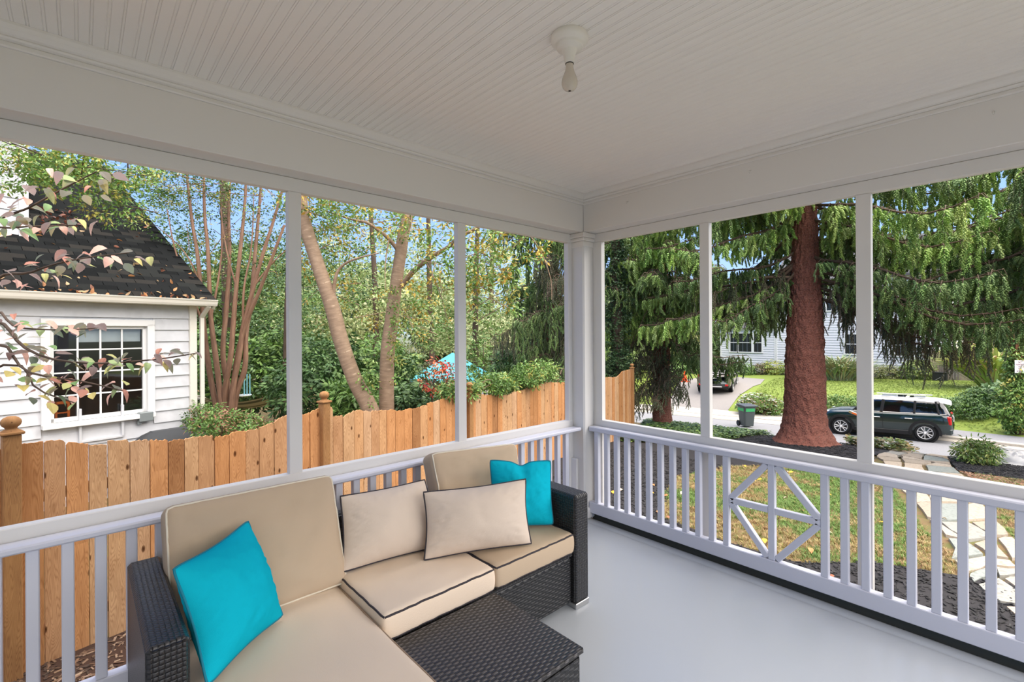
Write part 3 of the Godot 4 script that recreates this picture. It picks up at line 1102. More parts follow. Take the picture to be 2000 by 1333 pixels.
	fn.seed = 4
	fn.frequency = 0.55
	var greens := [Color(0.11, 0.20, 0.038), Color(0.15, 0.25, 0.05), Color(0.18, 0.28, 0.065), Color(0.12, 0.21, 0.05)]
	var straws := [Color(0.38, 0.26, 0.11), Color(0.43, 0.33, 0.15), Color(0.30, 0.19, 0.085), Color(0.24, 0.25, 0.075)]
	for pl in [[POLY_LAWN, 15000], [POLY_LAWN2, 9000]]:
		for p in in_poly(poly(pl[0]), pl[1]):
			var dry := fn.get_noise_2d(p.x, p.y) + 0.55 * fn.get_noise_2d(p.x * 3.1, p.y * 3.1) + rnd(-0.25, 0.25) + 0.04
			dry += 0.55 * smoothstep(1.3, 0.0, p.x - 2.6 - maxf(p.y, 0.0) * 0.55) + 0.35 * smoothstep(0.9, 0.0, p.y + 1.9)
			if dry > 0.55 and rng.randf() < 0.45: continue
			X.append(turned(on_ground(p.x, p.y, -0.004), rnd(0.035, 0.065), 0.5))
			K.append(pick(straws if dry > 0.18 else greens))
	tag(scatter("lawn_grass", tuft, M.grass, X, K), "patchy front lawn of green and straw-coloured grass between mulch and path", "grass")
	# ivy carpet before the street
	X.clear()
	K.clear()
	var lf := leaf_shape(0.9, 0.25)
	for p in in_poly(poly(POLY_IVY), 13000):
		var s := rnd(0.06, 0.11)
		X.append(Transform3D((Basis(Vector3.UP, rnd(0, TAU)) * Basis(Vector3.BACK, rnd(-0.2, 0.75))).scaled(Vector3(s, s, s)), on_ground(p.x, p.y, rnd(0.02, 0.13) * smoothstep(13.4, 12.0, p.x) + 0.01)))
		K.append(pick([Color(0.08, 0.16, 0.035), Color(0.13, 0.22, 0.05), Color(0.20, 0.30, 0.08), Color(0.05, 0.10, 0.025)]))
	tag(scatter("ivy_carpet", lf, M.leaf, X, K), "low ivy carpet in front of the street, left of the big trunk", "ivy")
	X.clear()
	K.clear()
	for p in in_poly(poly([[11.8, -0.9], [12.9, -1.2], [13.0, 0.35], [11.5, 0.3]]), 900):
		var s := rnd(0.07, 0.13)
		X.append(Transform3D((Basis(Vector3.UP, rnd(0, TAU)) * Basis(Vector3.BACK, rnd(-0.2, 0.9))).scaled(Vector3(s, s, s)), on_ground(p.x, p.y, rnd(0.02, 0.28))))
		K.append(pick([Color(0.20, 0.28, 0.07), Color(0.28, 0.20, 0.06), Color(0.12, 0.20, 0.05), Color(0.34, 0.26, 0.10)]))
	tag(scatter("edging_plants", lf, M.leaf, X, K), "low yellow-green edging plants right of the big trunk, above the mulch", "plants")
	# fallen leaves on mulch and lawn, one by one
	var leafm := leaf_shape(0.7, 0.35).mesh()
	var lm := [mat(Color(0.92, 0.66, 0.20), 0.7), mat(Color(0.80, 0.48, 0.28), 0.7), mat(Color(0.84, 0.74, 0.62), 0.7), mat(Color(0.60, 0.36, 0.24), 0.7)]
	for i in 64:
		var x := rnd(0.6, 7.0)
		var z := rnd(-2.6, 1.6) if x > 2.6 else rnd(-1.5, 2.3)
		var ci := rng.randi() % 4
		var o := obj("fallen_leaf", leafm, lm[ci])
		var s := rnd(0.05, 0.085)
		o.transform = Transform3D((Basis(Vector3.UP, rnd(0, TAU)) * Basis(Vector3.RIGHT, rnd(-0.35, 0.35))).scaled(Vector3(s, s, s)), on_ground(x, z, 0.05))
		var onm := x < 2.6
		tag(o, "%s fallen leaf lying on the %s" % [["golden yellow", "copper-brown", "pale dry", "dull brown"][ci], "black mulch beside the porch" if onm else "patchy front lawn or the mulch beyond"], "leaf", "%s fallen leaves on the %s" % [["golden", "copper", "pale", "brown"][ci], "near mulch" if onm else "front lawn"])
	# flagstone path
	var path := thing("flagstone_path", "irregular flagstone path curving from the porch front to the street", "path", on_ground(8, 1.0))
	var L := [[2.6, 2.45], [3.68, 2.0], [4.15, 1.81], [5.6, 1.29], [7.39, 0.78], [9.47, 0.25], [10.6, -0.05], [12.0, 0.05], [13.0, 0.2]]
	var R := [[3.4, 3.6], [4.5, 2.45], [4.95, 2.35], [6.52, 2.0], [8.66, 1.66], [10.0, 1.30], [10.6, 1.15], [11.9, 0.97], [13.0, 0.95]]
	var stones := [Color(0.68, 0.63, 0.56), Color(0.60, 0.59, 0.55), Color(0.71, 0.65, 0.57), Color(0.55, 0.57, 0.54), Color(0.63, 0.58, 0.51)]
	var stone_mats := []
	for c in stones:
		stone_mats.append(mat(c, 0.85, {"albedo_texture": noise_tex(0.03, 71, [grey(0.78), grey(1.0), grey(0.9)], 256), "uv1_triplanar": true, "uv1_world_triplanar": true, "uv1_scale": Vector3(1.5, 1.5, 1.5)}))
	var rows := 17
	var cols := 3
	var pts := {}
	for r in rows + 1:
		for c in cols + 1:
			var t := float(r) / rows * (L.size() - 1)
			var k := mini(int(t), L.size() - 2)
			var f := t - k
			var a := Vector2(L[k][0], L[k][1]).lerp(Vector2(L[k + 1][0], L[k + 1][1]), f)
			var b := Vector2(R[k][0], R[k][1]).lerp(Vector2(R[k + 1][0], R[k + 1][1]), f)
			pts[Vector2i(r, c)] = a.lerp(b, (c + (rnd(-0.3, 0.3) if c > 0 and c < cols else rnd(-0.12, 0.12))) / cols) + Vector2(rnd(-0.2, 0.2), rnd(-0.08, 0.08))
	for r in rows:
		for c in cols:
			var q: Array[Vector2] = [pts[Vector2i(r, c)], pts[Vector2i(r + 1, c)], pts[Vector2i(r + 1, c + 1)], pts[Vector2i(r, c + 1)]]
			var mid := (q[0] + q[1] + q[2] + q[3]) * 0.25
			var top: Array[Vector3] = []
			var low: Array[Vector3] = []
			var yy := ground_y(mid.x, mid.y) + rnd(0.025, 0.04)
			for e in 8:
				var p := q[e / 2] if e % 2 == 0 else (q[e / 2] + q[(e / 2 + 1) % 4]) * 0.5 + Vector2(rnd(-0.04, 0.04), rnd(-0.04, 0.04))
				p = mid + (p - mid) * (1.0 - 0.035 / maxf(0.1, (p - mid).length())) * (0.93 if e % 2 == 0 else 1.0)
				var gy := ground_y(p.x, p.y)
				top.append(Vector3(p.x, gy + yy - ground_y(mid.x, mid.y), p.y))
				low.append(Vector3(mid.x + (p.x - mid.x) * 1.03, gy - 0.03, mid.y + (p.y - mid.y) * 1.03))
			var st := MB.new()
			var cm := Vector3(mid.x, yy, mid.y)
			for e in 8:
				st.tri_out(cm, top[e], top[(e + 1) % 8], Vector3.UP)
				st.quad_out(low[e], low[(e + 1) % 8], top[(e + 1) % 8], top[e], top[e] - cm)
			for e in st.v.size(): st.v[e] -= path.position
			obj("flagstone", st, stone_mats[rng.randi() % stone_mats.size()], path)


# a folded leaf one unit long along +x
func leaf_shape(wide := 0.5, droop := 0.3, fold := 0.12) -> MB:
	var m := MB.new()
	var ts := [0.0, 0.13, 0.34, 0.60, 0.83, 1.0]
	var ws := [0.03, 0.33, 0.5, 0.43, 0.21, 0.0]
	for s in [-1.0, 1.0]:
		for k in 5:
			var a := v3(ts[k], -droop * ts[k] * ts[k], 0)
			var b := v3(ts[k + 1], -droop * ts[k + 1] * ts[k + 1], 0)
			var c := b + v3(0, fold * ws[k + 1], s * ws[k + 1] * wide)
			var d := a + v3(0, fold * ws[k], s * ws[k] * wide)
			m.quad_out(a, b, c, d, Vector3.UP)
	return m


# a twig with leaves all round it, about one unit across
func spray_shape(leaves: int, size: float, wide: float, flat := 0.6) -> MB:
	var m := MB.new()
	for k in leaves:
		var d := Vector3(rnd(-1, 1), rnd(-1, 1) * flat, rnd(-1, 1)).normalized()
		var p := d * rnd(0.15, 0.55)
		var up := (Vector3.UP + Vector3(rnd(-1, 1), rnd(-0.6, 0.6), rnd(-1, 1)) * 0.9).normalized()
		var along := (d + Vector3(rnd(-0.5, 0.5), rnd(-0.9, 0.2), rnd(-0.5, 0.5))).normalized()
		var side := along.cross(up).normalized() * size * wide
		up = side.cross(along).normalized()
		var q := p + along * size
		var mid := p + along * size * 0.45
		m.tri_out(p, mid + side, q, up)
		m.tri_out(p, mid - side, q, up)
	return m


func cloud(parent: Node3D, called: String, shape, blobs: Array, size: float, cols: Array, m: Material = null) -> void:
	var X: Array[Transform3D] = []
	var K := PackedColorArray()
	for b in blobs:
		var c: Vector3 = b[0]
		var r: Vector3 = b[1]
		for i in int(b[2]):
			var d := Vector3(rnd(-1, 1), rnd(-1, 1), rnd(-1, 1))
			while d.length() > 1.0 or d.length() < 0.05: d = Vector3(rnd(-1, 1), rnd(-1, 1), rnd(-1, 1))
			d = d.normalized() * pow(d.length(), 0.6)
			var s := size * rnd(0.7, 1.3)
			X.append(Transform3D((Basis(Vector3.UP, rnd(0, TAU)) * Basis(Vector3.RIGHT, rnd(-0.7, 0.7))).scaled(Vector3(s, s, s)), c + d * r - (parent.position if parent else Vector3.ZERO)))
			K.append(pick(cols))
	scatter(called, shape, m if m else M.leaf, X, K, parent)


func limb(pts: Array, r0: float, r1: float, off: Vector3, sides := 9, wob := 0.06) -> MB:
	var c := Curve3D.new()
	for i in pts.size():
		var p: Vector3 = pts[i]
		var t: Vector3 = (pts[mini(i + 1, pts.size() - 1)] - pts[maxi(i - 1, 0)]) * 0.22
		c.add_point(p - off, -t, t)
	var n := maxi(6, pts.size() * 4)
	var P := PackedVector3Array()
	var R := PackedFloat32Array()
	for i in n + 1:
		P.append(c.sample_baked(c.get_baked_length() * i / n, true))
		R.append(lerpf(r0, r1, float(i) / n))
	var m := MB.new()
	m.tube(P, R, sides, true, wob, pts[0].x * 10.0)
	return m


# ------------------------------------------------------------------ cedar fence
func build_fence() -> void:
	var ts := [0.746, 0.803, 0.938, 1.068, 1.214, 1.351, 1.489, 1.635, 1.782, 1.925, 2.068, 2.213, 2.357, 2.498, 2.641, 2.791, 3.015, 3.204, 3.336, 3.465, 3.689, 4.04, 4.384, 4.663, 4.963, 5.286, 5.516, 5.758, 6.012, 6.423, 6.871, 7.362, 7.809, 8.295, 8.935, 11.045, 11.86, 12.214, 12.85]
	var ty := [0.74, 0.738, 0.712, 0.687, 0.635, 0.634, 0.616, 0.589, 0.575, 0.558, 0.546, 0.54, 0.545, 0.541, 0.571, 0.634, 0.624, 0.683, 0.668, 0.50, 0.579, 0.512, 0.472, 0.476, 0.496, 0.532, 0.569, 0.583, 0.532, 0.453, 0.422, 0.435, 0.498, 0.495, 0.438, 0.378, 0.339, 0.449, 0.467]
	var o := on_fence(3.0, -1.0)
	var f := thing("cedar_fence", "weathered cedar board fence with scalloped top and ball-topped posts, left of the porch", "fence", o)
	var s := -1.35
	var fb := Basis(FENCE_ALONG, Vector3.UP, FENCE_FACE)
	var k := 0
	while s < 12.8:
		var w := rnd(0.115, 0.16)
		if absf(s + w * 0.5 - 0.05) < 0.06: w *= 0.8
		var top: float = lerp_table(ts, ty, s + w * 0.5) if s > 0.7 else 0.74 - 0.05 * sin(s * 3.0)
		top += rnd(-0.012, 0.012)
		var p0 := on_fence(s + w * 0.5, 0.0)
		var bot := ground_y(p0.x, p0.z) - 0.02
		var prof := PackedVector2Array()
		var n := 9
		prof.append(Vector2(0.0, bot))
		prof.append(Vector2(w - 0.006, bot))
		var slope: float = (lerp_table(ts, ty, s + w) - lerp_table(ts, ty, s)) if s > 0.8 else 0.0
		if absf(slope) > 0.1: slope = 0.0
		for i in n:
			var t := 1.0 - float(i) / (n - 1)
			var notch := rnd(-0.010, 0.005)
			if (i == 0 or i == n - 1) and rng.randf() < 0.6: notch -= rnd(0.004, 0.025)
			prof.append(Vector2(t * (w - 0.006), top + slope * (t - 0.5) + notch))
		var b := MB.new()
		b.off = Vector2(rnd(0, 1), rnd(0, 3))
		b.extrude(prof, -0.009, 0.009, on_fence(s, 0.0, rnd(-0.006, 0.006)) - o, fb)
		for i in b.v.size():
			if absf(b.n[i].dot(FENCE_FACE)) > 0.5: b.uv[i] = b.uv[i]
		obj("board", b, M.cedar[rng.randi() % 8], f)
		s += w
		k += 1
	for y in [-0.75, 0.25]:
		for q in 6:
			var a := on_fence(-1.3 + q * 2.4, 0, -0.035)
			var c := on_fence(1.05 + q * 2.4, 0, -0.035)
			var da: float = ground_y(a.x, a.z) + 1.0 + y
			var dc: float = ground_y(c.x, c.z) + 1.0 + y
			var b := MB.new()
			b.bar(a + v3(0, da, 0) - o, c + v3(0, dc, 0) - o, 0.085, 0.036, FENCE_FACE)
			obj("rail", b, M.cedar[4], f)
	for pz in [[0.745, 0.80], [3.235, 0.72], [5.80, 0.60], [12.86, 0.50]]:
		var b := MB.new()
		var base := on_fence(pz[0], 0, 0.035)
		var gy := ground_y(base.x, base.z) - 0.05
		b.box(base + v3(0, (pz[1] + gy) * 0.5, 0) - o, v3(0.095, pz[1] - gy, 0.095), 0.006, fb)
		obj("post", b, M.post_wood, f)
		b = MB.new()
		var tp: Vector3 = base + v3(0, pz[1], 0) - o
		b.box(tp + v3(0, 0.011, 0), v3(0.125, 0.022, 0.125), 0.006, fb)
		b.lathe(PackedVector2Array([Vector2(0.05, 0.022), Vector2(0.048, 0.030), Vector2(0.036, 0.036), Vector2(0.030, 0.042), Vector2(0.036, 0.052), Vector2(0.050, 0.066), Vector2(0.0555, 0.085), Vector2(0.052, 0.103), Vector2(0.040, 0.118), Vector2(0.022, 0.128), Vector2(0.0, 0.131)]), 24, tp)
		obj("post_cap", b, M.post_wood, f)


# ------------------------------------------------------------------ neighbour's house, left
func on_house(s: float, y: float, back := 0.0) -> Vector3:
	var foot := EYE - FENCE_FACE * (9.3 + back)
	return Vector3(foot.x, 0, foot.z) + FENCE_ALONG * s + Vector3(0, y, 0)


func build_neighbor_house() -> void:
	var hb := Basis(FENCE_ALONG, Vector3.UP, FENCE_FACE)
	var o := on_house(1.0, -1.0)
	var h := thing("neighbor_house", "white clapboard house with a dark shingle roof behind the cedar fence", "house", o)
	var white := mat(Color(0.80, 0.805, 0.815), 0.6, {"albedo_texture": noise_tex(0.015, 81, [grey(0.93), grey(1.0), grey(0.97)], 256), "uv1_scale": Vector3(0.7, 0.7, 1)})
	var trim := mat(Color(0.87, 0.87, 0.86), 0.5)
	var cream := mat(Color(0.86, 0.84, 0.79), 0.5)
	# core behind the boards, open where the window is
	var core := MB.new()
	for q in [[-6.0, 1.80, -1.1, 2.0], [2.98, 3.68, -1.1, 2.0], [1.80, 2.98, -1.1, 0.26], [1.80, 2.98, 1.65, 2.0]]:
		core.box(on_house((q[0] + q[1]) * 0.5, (q[2] + q[3]) * 0.5, 0.09) - o, v3(q[1] - q[0], q[3] - q[2], 0.12), 0.0, hb)
	core.box(on_house(3.62, 0.5, 5.4) - o, v3(0.12, 3.1, 10.6), 0.0, hb)
	core.box(on_house(-1.2, 0.5, 10.7) - o, v3(9.6, 3.1, 0.12), 0.0, hb)
	obj("wall", core, white, h)
	# clapboards, one by one
	var ey := 0.192
	for r in 16:
		var y0 := -1.08 + r * ey
		var runs := [[-5.5, 3.58]]
		if y0 + ey > 0.17 and y0 < 1.70: runs = [[-5.5, 1.72], [3.06, 3.58]]
		for run in runs:
			var cuts: Array[float] = [run[0]]
			var x: float = run[0] + rnd(1.4, 3.2)
			while x < run[1] - 0.8:
				cuts.append(x)
				x += rnd(2.6, 3.6)
			cuts.append(run[1])
			for i in cuts.size() - 1:
				var b := MB.new()
				b.off = Vector2(rnd(0, 1), rnd(0, 1))
				var prof := PackedVector2Array([Vector2(0.0, y0 - 0.02), Vector2(0.036, y0 - 0.02), Vector2(0.036, y0 - 0.012), Vector2(0.006, minf(y0 + ey, 2.0)), Vector2(0.0, minf(y0 + ey, 2.0))])
				b.extrude(prof, cuts[i] + 0.002, cuts[i + 1] - 0.002, on_house(0, 0, 0.03) - o, Basis(FENCE_FACE, Vector3.UP, FENCE_ALONG))
				obj("clapboard", b, white, h)
	var cb := MB.new()
	cb.box(on_house(3.63, 0.45, -0.005) - o, v3(0.11, 3.1, 0.08), 0.004, hb)
	obj("corner_board", cb, cream, h)
	# window
	var win := obj("window", MB.new().box(on_house(2.39, 0.205, -0.03) - o, v3(1.34, 0.07, 0.14), 0.006, hb), trim, h)
	for q in [[1.765, 0.95, 0.10, 1.46], [3.015, 0.95, 0.10, 1.46], [2.39, 1.695, 1.35, 0.10]]:
		obj("casing", MB.new().box(on_house(q[0], q[1], -0.015) - o, v3(q[2], q[3], 0.07), 0.004, hb), trim, win)
	for q in [[1.835, 0.95, 0.05, 1.42], [2.945, 0.95, 0.05, 1.42], [2.39, 0.275, 1.14, 0.06], [2.39, 1.625, 1.14, 0.05]]:
		obj("sash", MB.new().box(on_house(q[0], q[1], 0.04) - o, v3(q[2], q[3], 0.05), 0.003, hb), trim, win)
	for s in [2.125, 2.39, 2.655]:
		obj("muntin", MB.new().box(on_house(s, 0.95, 0.05) - o, v3(0.022, 1.34, 0.024), 0.002, hb), trim, win)
	for y in [0.62, 0.955, 1.29]:
		obj("muntin", MB.new().box(on_house(2.39, y, 0.05) - o, v3(1.08, 0.022, 0.022), 0.002, hb), trim, win)
	var glass := mat(Color(0.10, 0.11, 0.11, 0.15), 0.03, {"transparency": BaseMaterial3D.TRANSPARENCY_ALPHA})
	obj("pane", MB.new().box(on_house(2.39, 0.95, 0.055) - o, v3(1.09, 1.34, 0.004), 0.0, hb), glass, win)
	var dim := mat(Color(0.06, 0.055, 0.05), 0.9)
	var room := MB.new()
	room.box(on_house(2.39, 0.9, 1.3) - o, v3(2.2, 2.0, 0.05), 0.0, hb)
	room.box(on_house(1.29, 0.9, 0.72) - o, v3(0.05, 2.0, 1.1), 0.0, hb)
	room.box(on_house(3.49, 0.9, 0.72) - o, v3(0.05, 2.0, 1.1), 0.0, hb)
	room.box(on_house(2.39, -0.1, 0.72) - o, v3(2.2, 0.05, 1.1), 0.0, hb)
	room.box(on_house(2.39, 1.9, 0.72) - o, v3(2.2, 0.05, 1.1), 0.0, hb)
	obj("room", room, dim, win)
	obj("blind", MB.new().box(on_house(2.53, 1.50, 0.14) - o, v3(0.78, 0.20, 0.03), 0.004, hb), mat(Color(0.80, 0.86, 0.88), 0.7), win)
	var chair := MB.new()
	for q in [[1.93, 0.40, 0.03, 0.24], [2.07, 0.40, 0.03, 0.24], [2.0, 0.50, 0.17, 0.04], [2.0, 0.35, 0.12, 0.02]]:
		chair.box(on_house(q[0], q[1], 0.28) - o, v3(q[2], q[3], 0.03), 0.003, hb)
	obj("chair_back", chair, mat(Color(0.85, 0.42, 0.12), 0.5), win)
	# small framed panel under the window, meter box
	for q in [[2.135, 0.165, 0.03, 0.50], [2.64, 0.165, 0.03, 0.50], [2.39, -0.075, 0.53, 0.03]]:
		obj("panel_trim", MB.new().box(on_house(q[0], q[1], -0.015) - o, v3(q[2], q[3], 0.05), 0.003, hb), white, h)
	var mb := MB.new()
	mb.box(on_house(2.93, 0.19, -0.05) - o, v3(0.19, 0.15, 0.11), 0.01, hb)
	mb.box(on_house(2.85, 0.10, -0.03) - o, v3(0.05, 0.06, 0.06), 0.006, hb)
	obj("meter_box", mb, mat(Color(0.55, 0.58, 0.58), 0.4, {"metallic": 0.4}), h)
	# eave, gutter, downspout
	obj("soffit", MB.new().box(on_house(-1.1, 2.02, -0.10) - o, v3(9.9, 0.04, 0.32), 0.003, hb), cream, h)
	var gp := PackedVector2Array([Vector2(0, 0), Vector2(0.06, 0), Vector2(0.075, 0.03), Vector2(0.085, 0.07), Vector2(0.10, 0.095), Vector2(0.10, 0.105), Vector2(0.09, 0.105), Vector2(0.075, 0.075), Vector2(0.055, 0.015), Vector2(0.01, 0.015), Vector2(0.01, 0.105), Vector2(0, 0.105)])
	var gm := MB.new()
	gm.extrude(gp, -6.0, 3.90, on_house(0, 2.0, -0.25) - o, Basis(FENCE_FACE, Vector3.UP, FENCE_ALONG))
	obj("gutter", gm, cream, h)
	var dm := MB.new()
	dm.bar(on_house(3.78, 2.0, -0.28) - o, on_house(3.76, 1.82, -0.06) - o, 0.06, 0.05, FENCE_FACE)
	dm.bar(on_house(3.76, 1.83, -0.05) - o, on_house(3.76, -1.05, -0.05) - o, 0.06, 0.05, FENCE_FACE)
	obj("downspout", dm, cream, h)
	# roof: deck, then shingle tabs
	var pitch := 0.617
	var n := (Vector3.UP - (-FENCE_FACE) * pitch).normalized()
	var rb := Basis(FENCE_ALONG, n, FENCE_ALONG.cross(n))
	var deck := MB.new()
	var rp := func(s: float, d: float, up := 0.0) -> Vector3: return on_house(s, 2.09 + pitch * d, d - 0.25) + n * up - o
	deck.quad_out(rp.call(-6, 0), rp.call(3.93, 0), rp.call(3.93, 5.75), rp.call(-6, 5.75), Vector3.UP)
	deck.quad_out(rp.call(-6, 11.5) - v3(0, pitch * 11.5, 0), rp.call(3.93, 11.5) - v3(0, pitch * 11.5, 0), rp.call(3.93, 5.75), rp.call(-6, 5.75), -FENCE_FACE)
	deck.tri_out(rp.call(3.6, 0.2), rp.call(3.6, 11.3) - v3(0, pitch * 11.3, 0), rp.call(3.6, 5.65), FENCE_ALONG)
	var slate := []
	for c in [Color(0.135, 0.14, 0.14), Color(0.165, 0.17, 0.165), Color(0.115, 0.12, 0.12), Color(0.19, 0.185, 0.175)]:
		slate.append(mat(c, 0.95, {"specular_mode": BaseMaterial3D.SPECULAR_DISABLED, "albedo_texture": noise_tex(0.12, 91, [grey(0.75), grey(1.0), grey(1.25)], 256), "uv1_scale": Vector3(3, 3, 1)}))
	var roof := obj("roof", deck, slate[2], h)
	obj("rake_board", MB.new().bar(rp.call(3.90, 0.0, -0.09), rp.call(3.90, 5.75, -0.09), 0.05, 0.15, n), cream, h)
	var tab := MB.new()
	tab.box(v3(0.148, 0.0, 0.0), v3(0.290, 0.010, 0.16), 0.002)
	var tabm := tab.mesh()
	var rest := MB.new()
	var made := 0
	for r in 47:
		var d := 0.02 + r * 0.121
		var s := 3.92 - (0.15 if r % 2 else 0.0)
		while s > -1.2:
			var xf := Transform3D(rb * Basis(Vector3.RIGHT, 0.035), rp.call(s - 0.297, d + 0.065, 0.010 + rnd(0, 0.004)))
			if made < 298 and s > 0.2:
				var t := obj("shingle", tabm, slate[[0, 0, 1, 2, 3][rng.randi() % 5]], roof)
				t.transform = xf
				made += 1
			else:
				rest.put(tab, xf)
			s -= 0.297
	var rs := obj("shingle_field", rest, slate[0], roof)
	rs.set_meta("kind", "stuff")
	# fallen leaves lying on the roof and in the gutter
	var X: Array[Transform3D] = []
	var K := PackedColorArray()
	for i in 160:
		var d := pow(rng.randf(), 3.0) * 3.0
		X.append(Transform3D(any_basis().scaled(Vector3(0.09, 0.09, 0.09)), rp.call(rnd(0.4, 3.8), d, 0.03)))
		K.append(pick([Color(0.45, 0.20, 0.07), Color(0.5, 0.32, 0.16), Color(0.22, 0.08, 0.04)]))
	for i in 60:
		X.append(Transform3D(any_basis().scaled(Vector3(0.09, 0.09, 0.09)), rp.call(rnd(2.1, 2.6), rnd(2.0, 2.7), 0.05)))
		K.append(pick([Color(0.20, 0.06, 0.03), Color(0.14, 0.05, 0.03)]))
	scatter("roof_leaves", leaf_shape(), M.leaf, X, K, roof)
	# clapboard dormer
	var dr := obj("dormer", MB.new().box(on_house(0.9, 3.4, 2.55) - o, v3(1.80, 2.9, 2.4), 0.0, hb), white, h)
	for r in 13:
		var y0 := 2.35 + r * 0.19
		var b := MB.new()
		b.extrude(PackedVector2Array([Vector2(0.0, y0 - 0.02), Vector2(0.026, y0 - 0.02), Vector2(0.026, y0 - 0.012), Vector2(0.006, y0 + 0.19), Vector2(0.0, y0 + 0.19)]), 0.0, 1.74, on_house(0, 0, 1.35) - o, Basis(FENCE_FACE, Vector3.UP, FENCE_ALONG))
		obj("clapboard", b, white, dr)
	obj("corner_board", MB.new().box(on_house(1.78, 3.4, 1.33) - o, v3(0.11, 2.9, 0.05), 0.003, hb), trim, dr)
	obj("dormer_roof", MB.new().box(on_house(0.85, 4.92, 2.4) - o, v3(2.2, 0.14, 3.1), 0.01, hb), slate[0], dr)
	# grill under its cover
	var g := thing("grill", "grill under a dark grey peaked cover between fence and house wall", "grill", on_ground(-1.9, -6.95))
	var gb := MB.new()
	var lv := [[0.0, 0.62, 0.34], [0.55, 0.60, 0.33], [0.74, 0.56, 0.30], [0.90, 0.40, 0.16], [0.955, 0.30, 0.06]]
	var Pg := PackedVector3Array()
	for l in lv:
		for i in 25:
			var a := TAU * (i % 24) / 24
			var c := cos(a)
			var sn := sin(a)
			var e := pow(absf(c), 0.45) * signf(c)
			var q := pow(absf(sn), 0.45) * signf(sn)
			Pg.append(hb * v3(e * l[1], l[0] * 1.02, -q * l[2]))
	gb.grid(Pg, 25, 5, false, Vector2.ONE, true)
	obj("cover", gb, mat(Color(0.22, 0.23, 0.24), 0.8), g)
	obj("cover_top", MB.new().box(v3(0, 0.965, 0), v3(0.58, 0.03, 0.11), 0.012, hb), mat(Color(0.25, 0.26, 0.27), 0.8), g)


# ------------------------------------------------------------------ plants: leaf masses as [centre, radii, number of twigs]
var B_SHADE := [[v3(-3.44, 3.80, -6.06), v3(0.75, 0.26, 0.76), 170], [v3(-2.96, 3.54, -5.90), v3(0.58, 0.30, 0.60), 120], [v3(-3.73, 3.61, -6.32), v3(0.47, 0.26, 0.49), 60], [v3(-2.54, 3.17, -6.06), v3(0.46, 0.21, 0.47), 40], [v3(-2.61, 3.74, -5.84), v3(0.50, 0.27, 0.52), 60]]
var B_MYRTLE := [[v3(-1.58, 4.44, -9.23), v3(0.76, 0.41, 0.78), 110], [v3(-0.96, 4.54, -8.68), v3(0.91, 0.46, 0.92), 130], [v3(-0.20, 4.32, -7.98), v3(0.81, 0.62, 0.85), 110], [v3(-1.64, 3.64, -9.42), v3(0.66, 0.63, 0.69), 70], [v3(-0.44, 3.63, -9.01), v3(0.87, 0.77, 0.84), 90], [v3(-1.17, 2.98, -9.67), v3(0.68, 0.66, 0.68), 50], [v3(0.07, 2.94, -8.28), v3(0.57, 0.75, 0.59), 50], [v3(-1.89, 4.61, -9.38), v3(0.62, 0.41, 0.65), 50]]
var B_CHERRY := [[v3(-0.06, 3.48, -5.15), v3(0.70, 0.33, 0.74), 110], [v3(0.39, 3.37, -5.02), v3(0.87, 0.50, 0.90), 110], [v3(0.09, 2.82, -5.56), v3(0.66, 0.52, 0.69), 70], [v3(1.10, 3.26, -3.84), v3(0.70, 0.40, 0.74), 90], [v3(1.05, 2.36, -3.62), v3(0.61, 0.46, 0.65), 60], [v3(1.37, 2.62, -2.92), v3(0.57, 0.44, 0.60), 110], [v3(1.77, 2.79, -2.69), v3(0.58, 0.30, 0.60), 50], [v3(1.14, 1.98, -5.42), v3(0.67, 0.46, 0.68), 40], [v3(0.39, 2.27, -6.10), v3(0.57, 0.37, 0.58), 40], [v3(1.62, 2.05, -3.10), v3(0.49, 0.39, 0.51), 50], [v3(1.45, 1.79, -4.87), v3(0.57, 0.36, 0.57), 40]]
var B_VINE := [[v3(0.77, 1.93, -4.54), v3(0.09, 0.33, 0.09), 14], [v3(0.79, 1.44, -4.52), v3(0.11, 0.33, 0.11), 16], [v3(0.80, 0.94, -4.51), v3(0.10, 0.33, 0.10), 12], [v3(0.28, 1.12, -4.58), v3(0.09, 0.48, 0.09), 14], [v3(0.37, 0.73, -4.50), v3(0.09, 0.40, 0.09), 12]]
var B_LAUREL_A := [[v3(0.47, 0.40, -7.38), v3(0.81, 0.72, 0.82), 430], [v3(1.01, 0.99, -7.69), v3(0.67, 0.55, 0.70), 200]]

var B_LAUREL_C := [[v3(0.66, 0.23, -5.86), v3(0.48, 0.42, 0.48), 240], [v3(1.84, 0.63, -7.22), v3(0.63, 0.78, 0.66), 260]]
var B_LAUREL_D := [[v3(0.35, 0.30, -12.07), v3(1.44, 0.84, 1.45), 600], [v3(1.34, 0.97, -11.85), v3(1.03, 0.73, 1.06), 260], [v3(-0.16, 0.84, -13.21), v3(0.86, 0.87, 0.89), 220]]

